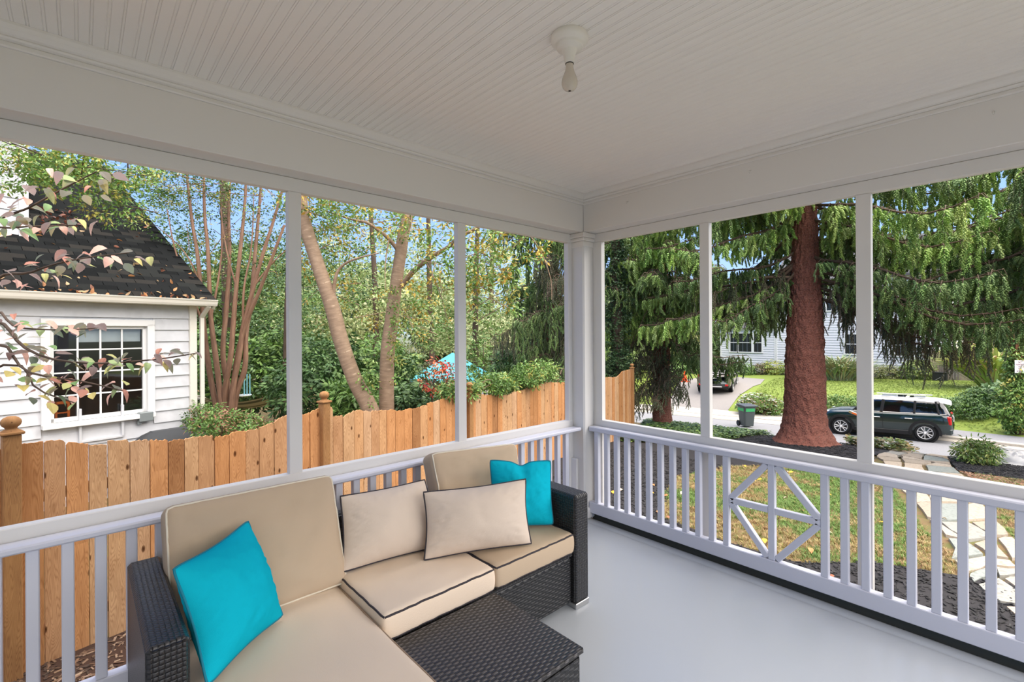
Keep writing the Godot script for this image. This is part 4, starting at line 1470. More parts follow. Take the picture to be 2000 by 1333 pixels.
var B_IVYFENCE := [[v3(2.38, 0.62, -3.89), v3(0.34, 0.14, 0.33), 150], [v3(3.26, 0.69, -4.04), v3(0.30, 0.23, 0.29), 150], [v3(3.84, 0.74, -4.19), v3(0.28, 0.20, 0.28), 90], [v3(1.21, 0.61, -3.60), v3(0.20, 0.11, 0.20), 70], [v3(4.50, 0.46, -4.53), v3(0.21, 0.13, 0.21), 40], [v3(1.62, 0.60, -3.63), v3(0.16, 0.11, 0.17), 40]]
var B_COVER := [[v3(-1.28, 0.07, -6.26), v3(0.49, 0.18, 0.49), 220], [v3(-1.03, 0.06, -5.22), v3(0.32, 0.14, 0.33), 110], [v3(-1.41, 0.09, -7.19), v3(0.31, 0.23, 0.33), 90]]
var B_REDBUSH := [[v3(1.59, 0.77, -4.48), v3(0.32, 0.32, 0.33), 70]]
var B_SAPLING := [[v3(2.46, 1.04, -4.49), v3(0.22, 0.43, 0.24), 40], [v3(2.18, 0.70, -4.21), v3(0.24, 0.23, 0.25), 30]]
var B_PALE := [[v3(10.35, 3.32, -28.65), v3(4.26, 3.09, 4.21), 420], [v3(15.24, 3.03, -26.92), v3(4.00, 3.29, 4.00), 360], [v3(17.48, 3.95, -22.19), v3(3.52, 3.78, 3.61), 320], [v3(7.36, 1.93, -28.66), v3(2.47, 2.58, 2.57), 180], [v3(13.75, 7.40, -30.97), v3(4.82, 2.32, 4.68), 160]]
var B_TREE_L := [[v3(-1.04, 4.88, -18.72), v3(1.72, 2.56, 1.77), 300], [v3(1.64, 3.11, -14.95), v3(1.61, 1.89, 1.69), 330], [v3(1.07, 2.94, -18.16), v3(1.96, 2.13, 1.97), 330], [v3(1.83, 1.72, -13.43), v3(1.11, 1.13, 1.19), 170]]
var B_TREE_M := [[v3(2.19, 4.86, -11.76), v3(1.15, 1.05, 1.22), 140], [v3(2.22, 2.80, -10.37), v3(1.02, 0.84, 1.05), 120], [v3(1.96, 3.36, -11.96), v3(0.92, 1.20, 0.98), 120]]
var B_TREE_R := [[v3(8.85, 1.75, -13.82), v3(1.85, 1.50, 1.88), 260], [v3(13.12, 2.30, -15.34), v3(2.64, 2.32, 2.71), 300]]
var B_HEDGE_CONE := [[v3(35.78, -1.41, -17.76), v3(1.40, 1.23, 1.42), 260], [v3(30.05, -1.63, -16.21), v3(1.02, 1.16, 1.06), 160], [v3(41.54, -0.50, -17.94), v3(1.96, 1.93, 1.97), 260]]
var B_ARBOR := [[v3(60.85, 1.28, -1.80), v3(2.84, 2.96, 2.87), 600], [v3(60.58, 3.36, -4.75), v3(2.77, 3.61, 2.81), 300], [v3(63.05, 1.76, 0.19), v3(2.72, 2.47, 2.77), 350]]
var B_FARWOOD := [[v3(53.45, 4.78, -30.09), v3(6.80, 8.66, 6.51), 700], [v3(67.63, 10.57, -22.65), v3(8.84, 9.92, 8.39), 600], [v3(75.69, 11.59, -12.65), v3(9.08, 8.94, 8.60), 600], [v3(80.33, 12.17, -3.05), v3(8.62, 9.67, 8.21), 700], [v3(82.12, 6.49, 5.32), v3(6.61, 9.45, 6.50), 400], [v3(42.08, 4.75, -37.69), v3(7.47, 7.73, 7.09), 500]]
var B_ROSES := [[v3(22.28, -2.03, -7.05), v3(0.84, 0.41, 0.83), 260], [v3(22.61, -2.36, -6.22), v3(0.83, 0.41, 0.83), 240], [v3(21.89, -2.28, -7.40), v3(0.48, 0.36, 0.48), 90]]
var B_HEDGE_ROAD := [[v3(23.56, -1.95, -3.87), v3(0.98, 0.39, 0.92), 330], [v3(24.46, -1.96, -3.05), v3(0.82, 0.39, 0.79), 200]]
var B_HEDGE_R1 := [[v3(24.16, -1.78, 0.32), v3(0.83, 0.55, 0.82), 330], [v3(24.99, -1.50, 0.80), v3(0.72, 0.64, 0.73), 240]]
var B_HEDGE_R2 := [[v3(25.21, -1.55, 1.54), v3(0.75, 0.76, 0.76), 300], [v3(25.62, -1.73, 2.18), v3(0.82, 0.92, 0.81), 260]]
var B_SHRUB1 := [[v3(36.27, -1.51, -13.27), v3(0.72, 0.65, 0.74), 130]]
var B_SHRUB2 := [[v3(37.18, -1.52, -12.45), v3(0.68, 0.49, 0.71), 100]]
var B_SHRUB3 := [[v3(37.46, -1.32, -11.52), v3(0.72, 0.64, 0.73), 130]]
var B_SHRUB4 := [[v3(37.89, -1.69, -10.46), v3(0.75, 0.56, 0.76), 120]]
var B_SHRUB5 := [[v3(37.83, -1.41, -4.43), v3(0.94, 0.52, 0.93), 190]]
var B_SHRUB6 := [[v3(37.96, -1.06, -2.97), v3(0.90, 0.74, 0.92), 230]]
var B_POLEVINE := [[v3(22.5, 0.40, 1.91), v3(0.30, 0.95, 0.32), 230], [v3(22.4, -1.25, 1.85), v3(0.55, 0.96, 0.50), 380], [v3(23.79, 1.20, 1.73), v3(0.49, 0.28, 0.49), 90]]


const DEEP := [Color(0.035, 0.085, 0.022), Color(0.055, 0.12, 0.03), Color(0.08, 0.16, 0.04), Color(0.12, 0.21, 0.06)]
const MID := [Color(0.08, 0.17, 0.03), Color(0.12, 0.23, 0.04), Color(0.17, 0.29, 0.06), Color(0.10, 0.19, 0.04)]
const FRESH := [Color(0.16, 0.30, 0.05), Color(0.22, 0.36, 0.08), Color(0.28, 0.40, 0.12), Color(0.12, 0.24, 0.05), Color(0.42, 0.38, 0.08)]
const PALE := [Color(0.34, 0.42, 0.16), Color(0.42, 0.48, 0.22), Color(0.26, 0.34, 0.12), Color(0.50, 0.50, 0.26)]


func base_of(blobs: Array) -> Vector3:
	var c: Vector3 = blobs[0][0]
	return on_ground(c.x, c.z)


# a shrub: stems from its foot to every leaf mass, and the leaves
func shrub(called: String, label: String, group: String, blobs: Array, shape, size: float, cols: Array, bark: Material, stems := 3) -> Node3D:
	var at := base_of(blobs)
	var t := thing(called, label, "shrub", at, group)
	for b in blobs:
		for k in stems:
			var c: Vector3 = b[0]
			var r: Vector3 = b[1]
			var tip := c + v3(rnd(-0.6, 0.6) * r.x, rnd(-0.1, 0.6) * r.y, rnd(-0.6, 0.6) * r.z)
			var foot := Vector3(lerpf(at.x, c.x, 0.7), 0, lerpf(at.z, c.z, 0.7)) + v3(rnd(-0.15, 0.15), 0, rnd(-0.15, 0.15))
			foot.y = ground_y(foot.x, foot.z) - 0.02
			obj("stem", limb([foot, foot.lerp(tip, 0.5) + v3(rnd(-0.1, 0.1), 0.05, rnd(-0.1, 0.1)), tip], 0.022 + 0.004 * r.y, 0.006, at, 5), bark, t)
	cloud(t, "foliage", shape, blobs, size, cols)
	return t


# a tree: trunks and branches as lists of points, then leaf masses
func tree(called: String, label: String, trunks: Array, r0: float, r1: float, branches: Array, blobs: Array, shape, size: float, cols: Array, bark: Material, group := "") -> Node3D:
	var p0: Vector3 = trunks[0][0]
	var at := on_ground(p0.x, p0.z)
	var t := thing(called, label, "tree", at, group)
	for tr in trunks:
		var pts: Array = tr.duplicate()
		var q: Vector3 = pts[0]
		if q.y > ground_y(q.x, q.z) + 0.05: pts.push_front(Vector3(q.x + (q.x - pts[1].x) * 0.3, ground_y(q.x, q.z) - 0.1, q.z))
		obj("trunk", limb(pts, r0, r1, at, 12), bark, t)
	for b in branches:
		obj("branch", limb(b[0], b[1], b[2], at, 7, 0.03), bark, t)
	# twigs into the leaf masses
	var tw := MB.new()
	for b in blobs:
		for k in 5:
			var c: Vector3 = b[0]
			var r: Vector3 = b[1]
			var a := c + v3(rnd(-0.9, 0.9) * r.x, rnd(-0.9, 0.5) * r.y, rnd(-0.9, 0.9) * r.z) - at
			var z := c + v3(rnd(-0.9, 0.9) * r.x, rnd(-0.5, 0.9) * r.y, rnd(-0.9, 0.9) * r.z) - at
			tw.tube(PackedVector3Array([a, (a + z) * 0.5 + v3(0, rnd(-0.05, 0.15) * r.y, 0), z]), PackedFloat32Array([0.008, 0.006, 0.003]), 4, false)
	var two := obj("twigs", tw, bark, t)
	two.set_meta("kind", "stuff")
	cloud(t, "foliage", shape, blobs, size, cols)
	return t


func build_left_plants() -> void:
	M.bark_cherry = mat(Color.WHITE, 0.75, {"albedo_texture": bark_tex(101, Color(0.50, 0.41, 0.33), Color(0.66, 0.56, 0.46), true), "uv1_scale": Vector3(1.2, 0.9, 1)})
	M.bark_myrtle = mat(Color.WHITE, 0.7, {"albedo_texture": bark_tex(102, Color(0.43, 0.31, 0.24), Color(0.64, 0.50, 0.40), false), "uv1_scale": Vector3(2.0, 0.5, 1)})
	M.bark = mat(Color.WHITE, 0.9, {"albedo_texture": bark_tex(103, Color(0.24, 0.19, 0.15), Color(0.40, 0.33, 0.27), false), "uv1_scale": Vector3(1.5, 0.6, 1)})
	M.twig = mat(Color(0.42, 0.35, 0.28), 0.85)
	var fine := spray_shape(14, 0.34, 0.22)
	var broad := spray_shape(12, 0.42, 0.21, 0.5)
	var small := spray_shape(16, 0.26, 0.26)
	# dogwood in front of the fence, its leaves one by one
	var dw := thing("dogwood", "dogwood with drooping pink and green autumn leaves reaching in at the left, before the house", "tree", on_ground(-4.3, -1.75))
	var dat := dw.position
	var runs := [
		[v3(-3.54, 2.20, -2.37), v3(-3.37, 2.27, -2.09), v3(-3.22, 2.31, -1.81), v3(-3.10, 2.40, -1.70), v3(-2.91, 2.50, -1.40)],
		[v3(-3.60, 2.16, -2.30), v3(-3.35, 2.20, -2.05), v3(-3.15, 2.20, -1.80), v3(-2.98, 2.20, -1.62)],
		[v3(-3.50, 1.82, -2.48), v3(-3.23, 1.93, -2.10), v3(-3.03, 1.99, -1.77), v3(-2.76, 2.02, -1.40)],
		[v3(-3.51, 1.58, -2.48), v3(-3.24, 1.40, -2.10), v3(-3.01, 1.32, -1.89), v3(-2.68, 1.33, -1.59), v3(-2.40, 1.38, -1.34)],
		[v3(-3.51, 1.62, -2.40), v3(-3.30, 1.56, -2.12), v3(-3.10, 1.54, -1.92), v3(-2.90, 1.55, -1.75)],
		[v3(-3.50, 1.45, -2.42), v3(-3.25, 1.26, -2.10), v3(-3.00, 1.20, -1.86), v3(-2.78, 1.13, -1.66)],
		[v3(-3.40, 1.30, -2.28), v3(-3.20, 1.14, -2.05), v3(-3.02, 1.05, -1.90)]]
	obj("trunk", limb([dat + v3(0, -0.05, 0), dat + v3(0.1, 1.2, -0.1), dat + v3(0.35, 2.4, -0.4), dat + v3(0.5, 3.6, -0.5)], 0.075, 0.04, dat, 9), M.bark, dw)
	var dleaf := [leaf_shape(0.62, 0.35, 0.16).mesh(), leaf_shape(0.55, 0.6, 0.22).mesh(), leaf_shape(0.7, 0.15, 0.1).mesh()]
	var dmats := []
	for c in [Color(0.52, 0.60, 0.36), Color(0.80, 0.62, 0.55), Color(0.74, 0.55, 0.48), Color(0.62, 0.62, 0.34), Color(0.38, 0.52, 0.26), Color(0.72, 0.66, 0.36), Color(0.66, 0.42, 0.33)]:
		dmats.append(mat(c, 0.55, {"backlight_enabled": true, "backlight": Color(0.5, 0.5, 0.5)}))
	var put_leaves := 0
	for ri in runs.size():
		var r: Array = runs[ri]
		obj("branch", limb([dat + v3(0.35, 2.2 - 0.12 * ri, -0.35)] + r, 0.016, 0.0035, dat, 6, 0.02), M.bark, dw)
		var crv := Curve3D.new()
		for p in r: crv.add_point(p)
		var nl := int(crv.get_baked_length() * 36.0)
		for k in nl:
			if put_leaves >= 290: break
			var q := crv.sample_baked(crv.get_baked_length() * pow((k + 0.5) / nl, 0.75))
			var tip := q + v3(rnd(-0.13, 0.13), rnd(-0.03, 0.05), rnd(-0.13, 0.13))
			var a := rnd(0, TAU)
			var s := rnd(0.06, 0.10)
			var b := Basis(Vector3.UP, a) * Basis(Vector3.BACK, rnd(-0.75, 0.1)) * Basis(Vector3.RIGHT, rnd(-0.6, 0.6))
			var o := obj("leaf", dleaf[rng.randi() % 3], dmats[rng.randi() % dmats.size()], dw)
			o.transform = Transform3D(b.scaled(Vector3(s, s, s)), tip - dat)
			put_leaves += 1
	# other trees
	tree("shade_tree", "leafy tree with small yellow-green leaves overhanging the neighbour's roof, top left", [[v3(-4.6, 0.0, -4.2), v3(-4.4, 2.5, -4.2), v3(-4.0, 4.6, -4.1)]], 0.16, 0.08,
		[[[v3(-4.1, 4.3, -4.1), v3(-3.6, 4.2, -4.0), v3(-3.0, 3.9, -3.7)], 0.03, 0.008], [[v3(-4.2, 3.8, -4.1), v3(-3.5, 3.7, -3.8), v3(-2.6, 3.2, -3.5)], 0.025, 0.006]], B_SHADE, fine, 0.17, FRESH, M.bark)
	tree("crape_myrtle", "crape myrtle with many smooth brown stems at the corner of the neighbour's house",
		[[v3(-0.93, -0.34, -8.51), v3(-1.04, 0.42, -8.61), v3(-1.11, 1.04, -8.68), v3(-1.16, 1.65, -8.72), v3(-1.21, 2.47, -8.76), v3(-1.26, 3.18, -8.80), v3(-1.33, 3.79, -8.87), v3(-1.40, 4.71, -8.94)],
		[v3(-0.89, -0.32, -8.34), v3(-0.95, 0.33, -8.39), v3(-1.01, 1.04, -8.44), v3(-1.08, 1.85, -8.51), v3(-1.10, 2.56, -8.53), v3(-1.12, 3.26, -8.55), v3(-1.16, 3.87, -8.58), v3(-1.17, 4.68, -8.59)],
		[v3(-0.82, -0.34, -8.41), v3(-0.88, 0.33, -8.32), v3(-0.82, 1.04, -8.14), v3(-0.78, 1.64, -8.10), v3(-0.73, 2.44, -8.05), v3(-0.66, 3.24, -8.00), v3(-0.60, 4.04, -7.94), v3(-0.57, 4.74, -7.91)],
		[v3(-0.80, -0.32, -8.26), v3(-0.76, 0.43, -8.22), v3(-0.66, 1.14, -8.13), v3(-0.61, 1.64, -8.08), v3(-0.45, 2.45, -7.94), v3(-0.30, 3.15, -7.80), v3(-0.15, 3.76, -7.67), v3(0.00, 4.47, -7.53)],
		[v3(-0.74, -0.34, -8.34), v3(-0.69, 0.32, -8.29), v3(-0.56, 0.83, -8.18), v3(-0.54, 1.54, -8.16), v3(-0.44, 2.16, -8.20), v3(-0.35, 3.10, -8.25), v3(-0.26, 3.96, -8.31), v3(-0.20, 4.91, -8.26)],
		[v3(-0.77, -0.36, -8.50), v3(-0.79, 0.41, -8.52), v3(-0.86, 1.13, -8.58), v3(-0.78, 2.07, -8.65), v3(-0.73, 3.11, -8.60), v3(-0.74, 3.94, -8.60), v3(-0.71, 4.77, -8.58)],
		[v3(-0.76, -0.34, -8.36), v3(-0.72, 0.63, -8.31), v3(-0.61, 1.54, -8.08), v3(-0.37, 2.44, -7.73), v3(-0.17, 3.22, -7.42), v3(-0.06, 3.61, -7.31)]], 0.066, 0.022,
		[[[v3(-1.16, 1.65, -8.72), v3(-1.4, 2.4, -8.7), v3(-1.62, 3.1, -8.7), v3(-1.75, 3.9, -8.7)], 0.028, 0.008], [[v3(-1.08, 1.85, -8.51), v3(-0.95, 2.6, -8.5), v3(-0.88, 3.4, -8.5), v3(-0.9, 4.2, -8.5)], 0.026, 0.008],
		[[v3(-0.61, 1.64, -8.08), v3(-0.62, 2.4, -7.95), v3(-0.5, 3.2, -7.9), v3(-0.45, 4.2, -7.9)], 0.026, 0.008], [[v3(-0.45, 2.45, -7.94), v3(-0.1, 3.0, -7.7), v3(0.3, 3.4, -7.5)], 0.02, 0.006],
		[[v3(-1.21, 2.47, -8.76), v3(-1.45, 3.1, -8.8), v3(-1.9, 3.6, -8.9)], 0.018, 0.005], [[v3(-0.73, 2.44, -8.05), v3(-0.9, 3.1, -8.0), v3(-1.0, 3.9, -8.0)], 0.02, 0.006]],
		B_MYRTLE, small, 0.20, [Color(0.07, 0.14, 0.035), Color(0.11, 0.20, 0.05), Color(0.15, 0.25, 0.06), Color(0.36, 0.32, 0.07)], M.bark_myrtle)
	var ch := tree("cherry_tree", "leaning double-trunked tree with banded grey-brown bark just behind the fence",
		[[v3(0.50, -0.19, -4.65), v3(0.43, 0.30, -4.72), v3(0.24, 0.75, -4.82), v3(0.06, 1.36, -4.91), v3(-0.07, 1.93, -4.97), v3(-0.23, 2.48, -5.04), v3(-0.34, 2.87, -5.08), v3(-0.43, 3.17, -5.09), v3(-0.47, 3.45, -5.13), v3(-0.49, 4.2, -5.14)],
		[v3(0.77, -0.26, -4.81), v3(0.77, 0.25, -4.81), v3(0.78, 1.10, -4.80), v3(0.82, 1.61, -4.76), v3(0.88, 2.20, -4.71), v3(0.95, 2.79, -4.65), v3(1.01, 3.30, -4.59), v3(1.05, 3.43, -4.56)]], 0.142, 0.088,
		[[[v3(1.04, 3.36, -4.57), v3(0.97, 3.64, -4.63), v3(0.88, 3.98, -4.71), v3(0.79, 4.41, -4.80)], 0.08, 0.05], [[v3(1.04, 3.36, -4.57), v3(1.10, 3.60, -4.51), v3(1.16, 3.89, -4.46), v3(1.21, 4.23, -4.42)], 0.07, 0.04],
		[[v3(0.92, 2.88, -4.67), v3(0.76, 3.05, -4.68), v3(0.58, 3.18, -4.71), v3(0.40, 3.28, -4.74), v3(0.20, 3.30, -4.79), v3(-0.2, 3.4, -4.9)], 0.036, 0.008],
		[[v3(0.96, 2.28, -4.64), v3(1.01, 2.51, -4.33), v3(1.04, 2.67, -3.89), v3(1.08, 2.79, -3.45), v3(1.10, 2.91, -3.16), v3(1.15, 2.96, -2.98), v3(1.17, 3.00, -2.83)], 0.046, 0.022],
		[[v3(-0.05, 2.12, -4.95), v3(-0.05, 2.36, -4.88), v3(0.03, 2.56, -4.81), v3(0.17, 2.66, -4.54), v3(0.36, 2.72, -4.24)], 0.03, 0.008],
		[[v3(1.08, 2.8, -3.45), v3(1.5, 2.75, -3.3), v3(2.0, 2.6, -3.4), v3(2.3, 2.2, -3.4)], 0.016, 0.005], [[v3(1.17, 3.0, -2.83), v3(1.6, 3.1, -2.7), v3(2.0, 2.9, -2.6), v3(2.25, 2.4, -2.5), v3(2.3, 2.0, -2.5)], 0.016, 0.004],
		[[v3(1.03, 2.62, -4.0), v3(1.2, 2.2, -3.9), v3(1.3, 1.7, -3.8)], 0.014, 0.005], [[v3(0.76, 3.05, -4.68), v3(0.6, 2.6, -4.5), v3(0.55, 2.2, -4.4)], 0.014, 0.005]],
		B_CHERRY, fine, 0.20, FRESH + [Color(0.55, 0.36, 0.05)], M.bark_cherry)
	cloud(ch, "vine", fine, B_VINE, 0.16, FRESH)
	# evergreens and shrubs behind the fence
	shrub("laurel_shrub", "dark glossy evergreen shrub left of the leaning trunks, behind the ball-topped fence post", "", B_LAUREL_A, broad, 0.27, DEEP, M.bark)
	shrub("laurel_shrub", "dark evergreen shrub in front of the blue umbrella", "", B_LAUREL_B, broad, 0.25, DEEP, M.bark)
	shrub("sumac_shrub", "feathery green shrub between the two leaning trunks", "", B_LAUREL_C, spray_shape(14, 0.5, 0.14, 0.4), 0.26, MID, M.bark)
	shrub("rhododendron", "tall wide rhododendron hedge behind the hammock", "", B_LAUREL_D, broad, 0.33, DEEP + MID, M.bark)
	shrub("rhododendron", "dark evergreen hedge right of the blue umbrella, behind the ivy on the fence", "", B_LAUREL_E, broad, 0.33, DEEP, M.bark)
	shrub("groundcover_shrub", "low mixed green shrubs at the foot of the crape myrtle, above the fence top", "", B_COVER, fine, 0.17, MID + [Color(0.30, 0.14, 0.08)], M.bark)
	shrub("red_shrub", "small shrub with bright red autumn leaves behind the fence", "", B_REDBUSH, broad, 0.17, [Color(0.62, 0.04, 0.04), Color(0.55, 0.10, 0.05), Color(0.20, 0.10, 0.08), Color(0.12, 0.16, 0.06), Color(0.70, 0.18, 0.06)], M.bark)
	shrub("sapling", "thin upright sapling right of the post, in front of the umbrella", "", B_SAPLING, broad, 0.17, MID, M.bark, 2)
	var iv := thing("fence_ivy", "ivy and dry vine stems tumbling over the scalloped fence top near the column", "ivy", on_fence(7.2, -1.2, -0.15))
	for k in 26:
		var s := rnd(8.0, 9.6) if k < 18 else rnd(5.7, 6.3)
		var p := on_fence(s, rnd(0.40, 0.62), -0.06)
		var q := p + FENCE_ALONG * rnd(-0.4, 0.5) + v3(0, rnd(-0.15, 0.14), 0)
		obj("vine_stem", limb([p, p.lerp(q, 0.5) + v3(0, rnd(0.02, 0.12), rnd(-0.05, 0.1)), q], 0.010, 0.005, iv.position, 5), M.twig, iv)
	cloud(iv, "foliage", fine, B_IVYFENCE, 0.17, FRESH + MID)
	# far trees seen between the trunks
	tree("background_tree", "pale yellow-green trees far behind the fence, between the leaning trunks", [[v3(14.0, -1, -24), v3(13.8, 4, -24), v3(13.7, 11, -24)], [v3(11.0, -1, -26), v3(11.0, 4, -26), v3(10.6, 11, -26)], [v3(17.5, -1, -22), v3(17.3, 4, -22), v3(17.7, 11, -22)]], 0.22, 0.12, [], B_PALE, spray_shape(16, 0.30, 0.26), 0.85, PALE, M.bark)
	tree("background_tree", "dense dark green tree behind the crape myrtle", [[v3(0.6, -1, -15.0), v3(0.5, 3, -15), v3(0.4, 8, -15)]], 0.2, 0.1, [], B_TREE_L, small, 0.42, MID + DEEP, M.bark)
	tree("background_tree", "dark-leaved tree with an open crown directly behind the leaning trunk", [[v3(0.9, -1, -10.6), v3(1.0, 2, -10.6), v3(1.1, 6, -10.6)]], 0.12, 0.06, [], B_TREE_M, small, 0.30, DEEP, M.bark)
	tree("background_tree", "green tree behind the umbrella, left of the drooping spruce", [[v3(9.0, -1, -13.0), v3(9.0, 3, -13), v3(9.2, 7, -13)]], 0.15, 0.08, [], B_TREE_R, small, 0.48, MID + PALE, M.bark)
	# hammock
	var hm := thing("hammock", "cream hammock with dark stripes slung behind the crape myrtle", "hammock", on_ground(-0.1, -9.8))
	var ha := v3(-0.92, 0.02, -10.50)
	var hb := v3(0.75, 0.20, -9.05)
	var P := PackedVector3Array()
	var side := (hb - ha).cross(Vector3.UP).normalized()
	for j in 9:
		for i in 25:
			var t := float(i) / 24
			var w := -1.0 + 2.0 * j / 8.0
			P.append(ha.lerp(hb, t) + v3(0, -0.30 * 4.0 * t * (1.0 - t) + 0.10 * w * w * (1 - pow(absf(t * 2 - 1), 3)) + 0.10 * w, 0) + side * w * 0.42 * (0.35 + 0.65 * sin(PI * t)) - hm.position)
	var m := MB.new()
	m.grid(P, 25, 9, false)
	var hs := noise_tex(0.05, 5, [grey(0.8), grey(1.0)], 64)
	var gi := Image.create_empty(8, 32, false, Image.FORMAT_RGB8)
	for y in 32:
		for x in 8: gi.set_pixel(x, y, Color(0.80, 0.77, 0.62) if (y / 3) % 3 != 0 else Color(0.42, 0.42, 0.32))
	obj("bed", m, mat(Color.WHITE, 0.9, {"albedo_texture": ImageTexture.create_from_image(gi)}), hm)
	for k in 6:
		var e := MB.new()
		var w := -0.4 + 0.16 * k
		e.tube(PackedVector3Array([ha + side * w * 0.4 - hm.position, ha + (ha - hb).normalized() * 0.5 + v3(0, 0.28, 0) - hm.position]), PackedFloat32Array([0.006, 0.006]), 4)
		e.tube(PackedVector3Array([hb + side * w * 0.4 - hm.position, hb + (hb - ha).normalized() * 0.5 + v3(0, 0.28, 0) - hm.position]), PackedFloat32Array([0.006, 0.006]), 4)
		obj("cord", e, mat(Color(0.85, 0.84, 0.80), 0.8), hm)
	var fd := thing("bird_feeder", "glassy blue-green hanging feeder between the myrtle stems and the hedge", "feeder", v3(-0.02, 0.15, -10.35))
	for x in [-0.06, 0.0, 0.06]:
		var b := MB.new()
		b.tube(PackedVector3Array([v3(x, -0.1, 0), v3(x, 0.40, 0)]), PackedFloat32Array([0.016, 0.016]), 8)
		obj("tube", b, mat(Color(0.45, 0.66, 0.70), 0.2), fd)
	obj("tray", MB.new().lathe(PackedVector2Array([Vector2(0, -0.13), Vector2(0.14, -0.12), Vector2(0.15, -0.09), Vector2(0, -0.09)]), 16, v3(-0.05, 0, 0)), mat(Color(0.80, 0.84, 0.86), 0.4), fd)
	obj("hanger", MB.new().tube(PackedVector3Array([v3(0, 0.4, 0), v3(0, 0.75, 0), v3(0.02, 2.2, 0.0)]), PackedFloat32Array([0.004, 0.004, 0.004]), 4), M.dark_metal, fd)
	# blue umbrella
	var um := thing("patio_umbrella", "pale blue patio umbrella open behind the hedge and fence", "umbrella", on_ground(6.27, -10.76))
	var top := v3(6.27, 0.86, -10.76) - um.position
	var cl := mat(Color(0.34, 0.70, 0.77), 0.8, {"backlight_enabled": true, "backlight": Color(0.4, 0.4, 0.4)})
	for k in 8:
		var a := TAU * (k + 0.3) / 8
		var b := TAU * (k + 1.3) / 8
		var ea := top + v3(cos(a) * 1.45, -0.80, sin(a) * 1.45)
		var eb := top + v3(cos(b) * 1.45, -0.80, sin(b) * 1.45)
		var pm := MB.new()
		var sag := v3(0, -0.05, 0)
		var mid := (top + ea + eb) / 3.0 + sag
		for tr in [[top, ea], [ea, eb], [eb, top]]: pm.tri_out(mid, tr[0], tr[1], mid - top + v3(0, 1.2, 0))
		pm.quad_out(ea, eb, eb + v3(0, -0.10, 0), ea + v3(0, -0.10, 0), ea + eb - top * 2)
		obj("canopy_panel", pm, cl, um)
		obj("rib", MB.new().tube(PackedVector3Array([top + v3(0, -0.03, 0), ea + v3(0, -0.03, 0)]), PackedFloat32Array([0.008, 0.008]), 4), M.dark_metal, um)
	obj("pole", MB.new().tube(PackedVector3Array([Vector3.ZERO, top + v3(0, 0.06, 0)]), PackedFloat32Array([0.024, 0.02]), 8), M.dark_metal, um)


func bark_tex(sd: int, lo: Color, hi: Color, banded: bool) -> Texture2D:
	var im := Image.create_empty(128, 256, false, Image.FORMAT_RGB8)
	var n := FastNoiseLite.new()
	n.seed = sd
	n.frequency = 0.04
	for y in 256:
		for x in 128:
			var a := TAU * x / 128.0
			var v := n.get_noise_3d(cos(a) * 20.0 * (0.6 if banded else 2.4), y * (3.0 if banded else 0.5), sin(a) * 20.0 * (0.6 if banded else 2.4)) * 0.5 + 0.5
			var w := n.get_noise_3d(cos(a) * 20.0, y * 0.7, sin(a) * 20.0 + 90.0) * 0.5 + 0.5
			var c := lo.lerp(hi, clampf(v * 1.1 - 0.1 + (w - 0.5) * 0.6, 0, 1))
			if banded and v > 0.74: c = c.lerp(Color(0.78, 0.70, 0.60), 0.6)
			im.set_pixel(x, y, c)
	return ImageTexture.create_from_image(im)
var B_LAUREL_B := [[v3(2.15, 0.23, -5.85), v3(0.70, 0.29, 0.72), 330], [v3(1.96, 0.22, -4.68), v3(0.43, 0.22, 0.45), 150], [v3(2.26, 0.62, -6.97), v3(0.57, 0.51, 0.61), 160]]
var B_LAUREL_E := [[v3(9.03, 0.29, -10.28), v3(1.16, 0.75, 1.17), 420], [v3(9.80, 0.76, -9.58), v3(0.97, 1.13, 0.97), 260], [v3(5.58, 0.19, -7.34), v3(0.51, 0.20, 0.53), 120]]


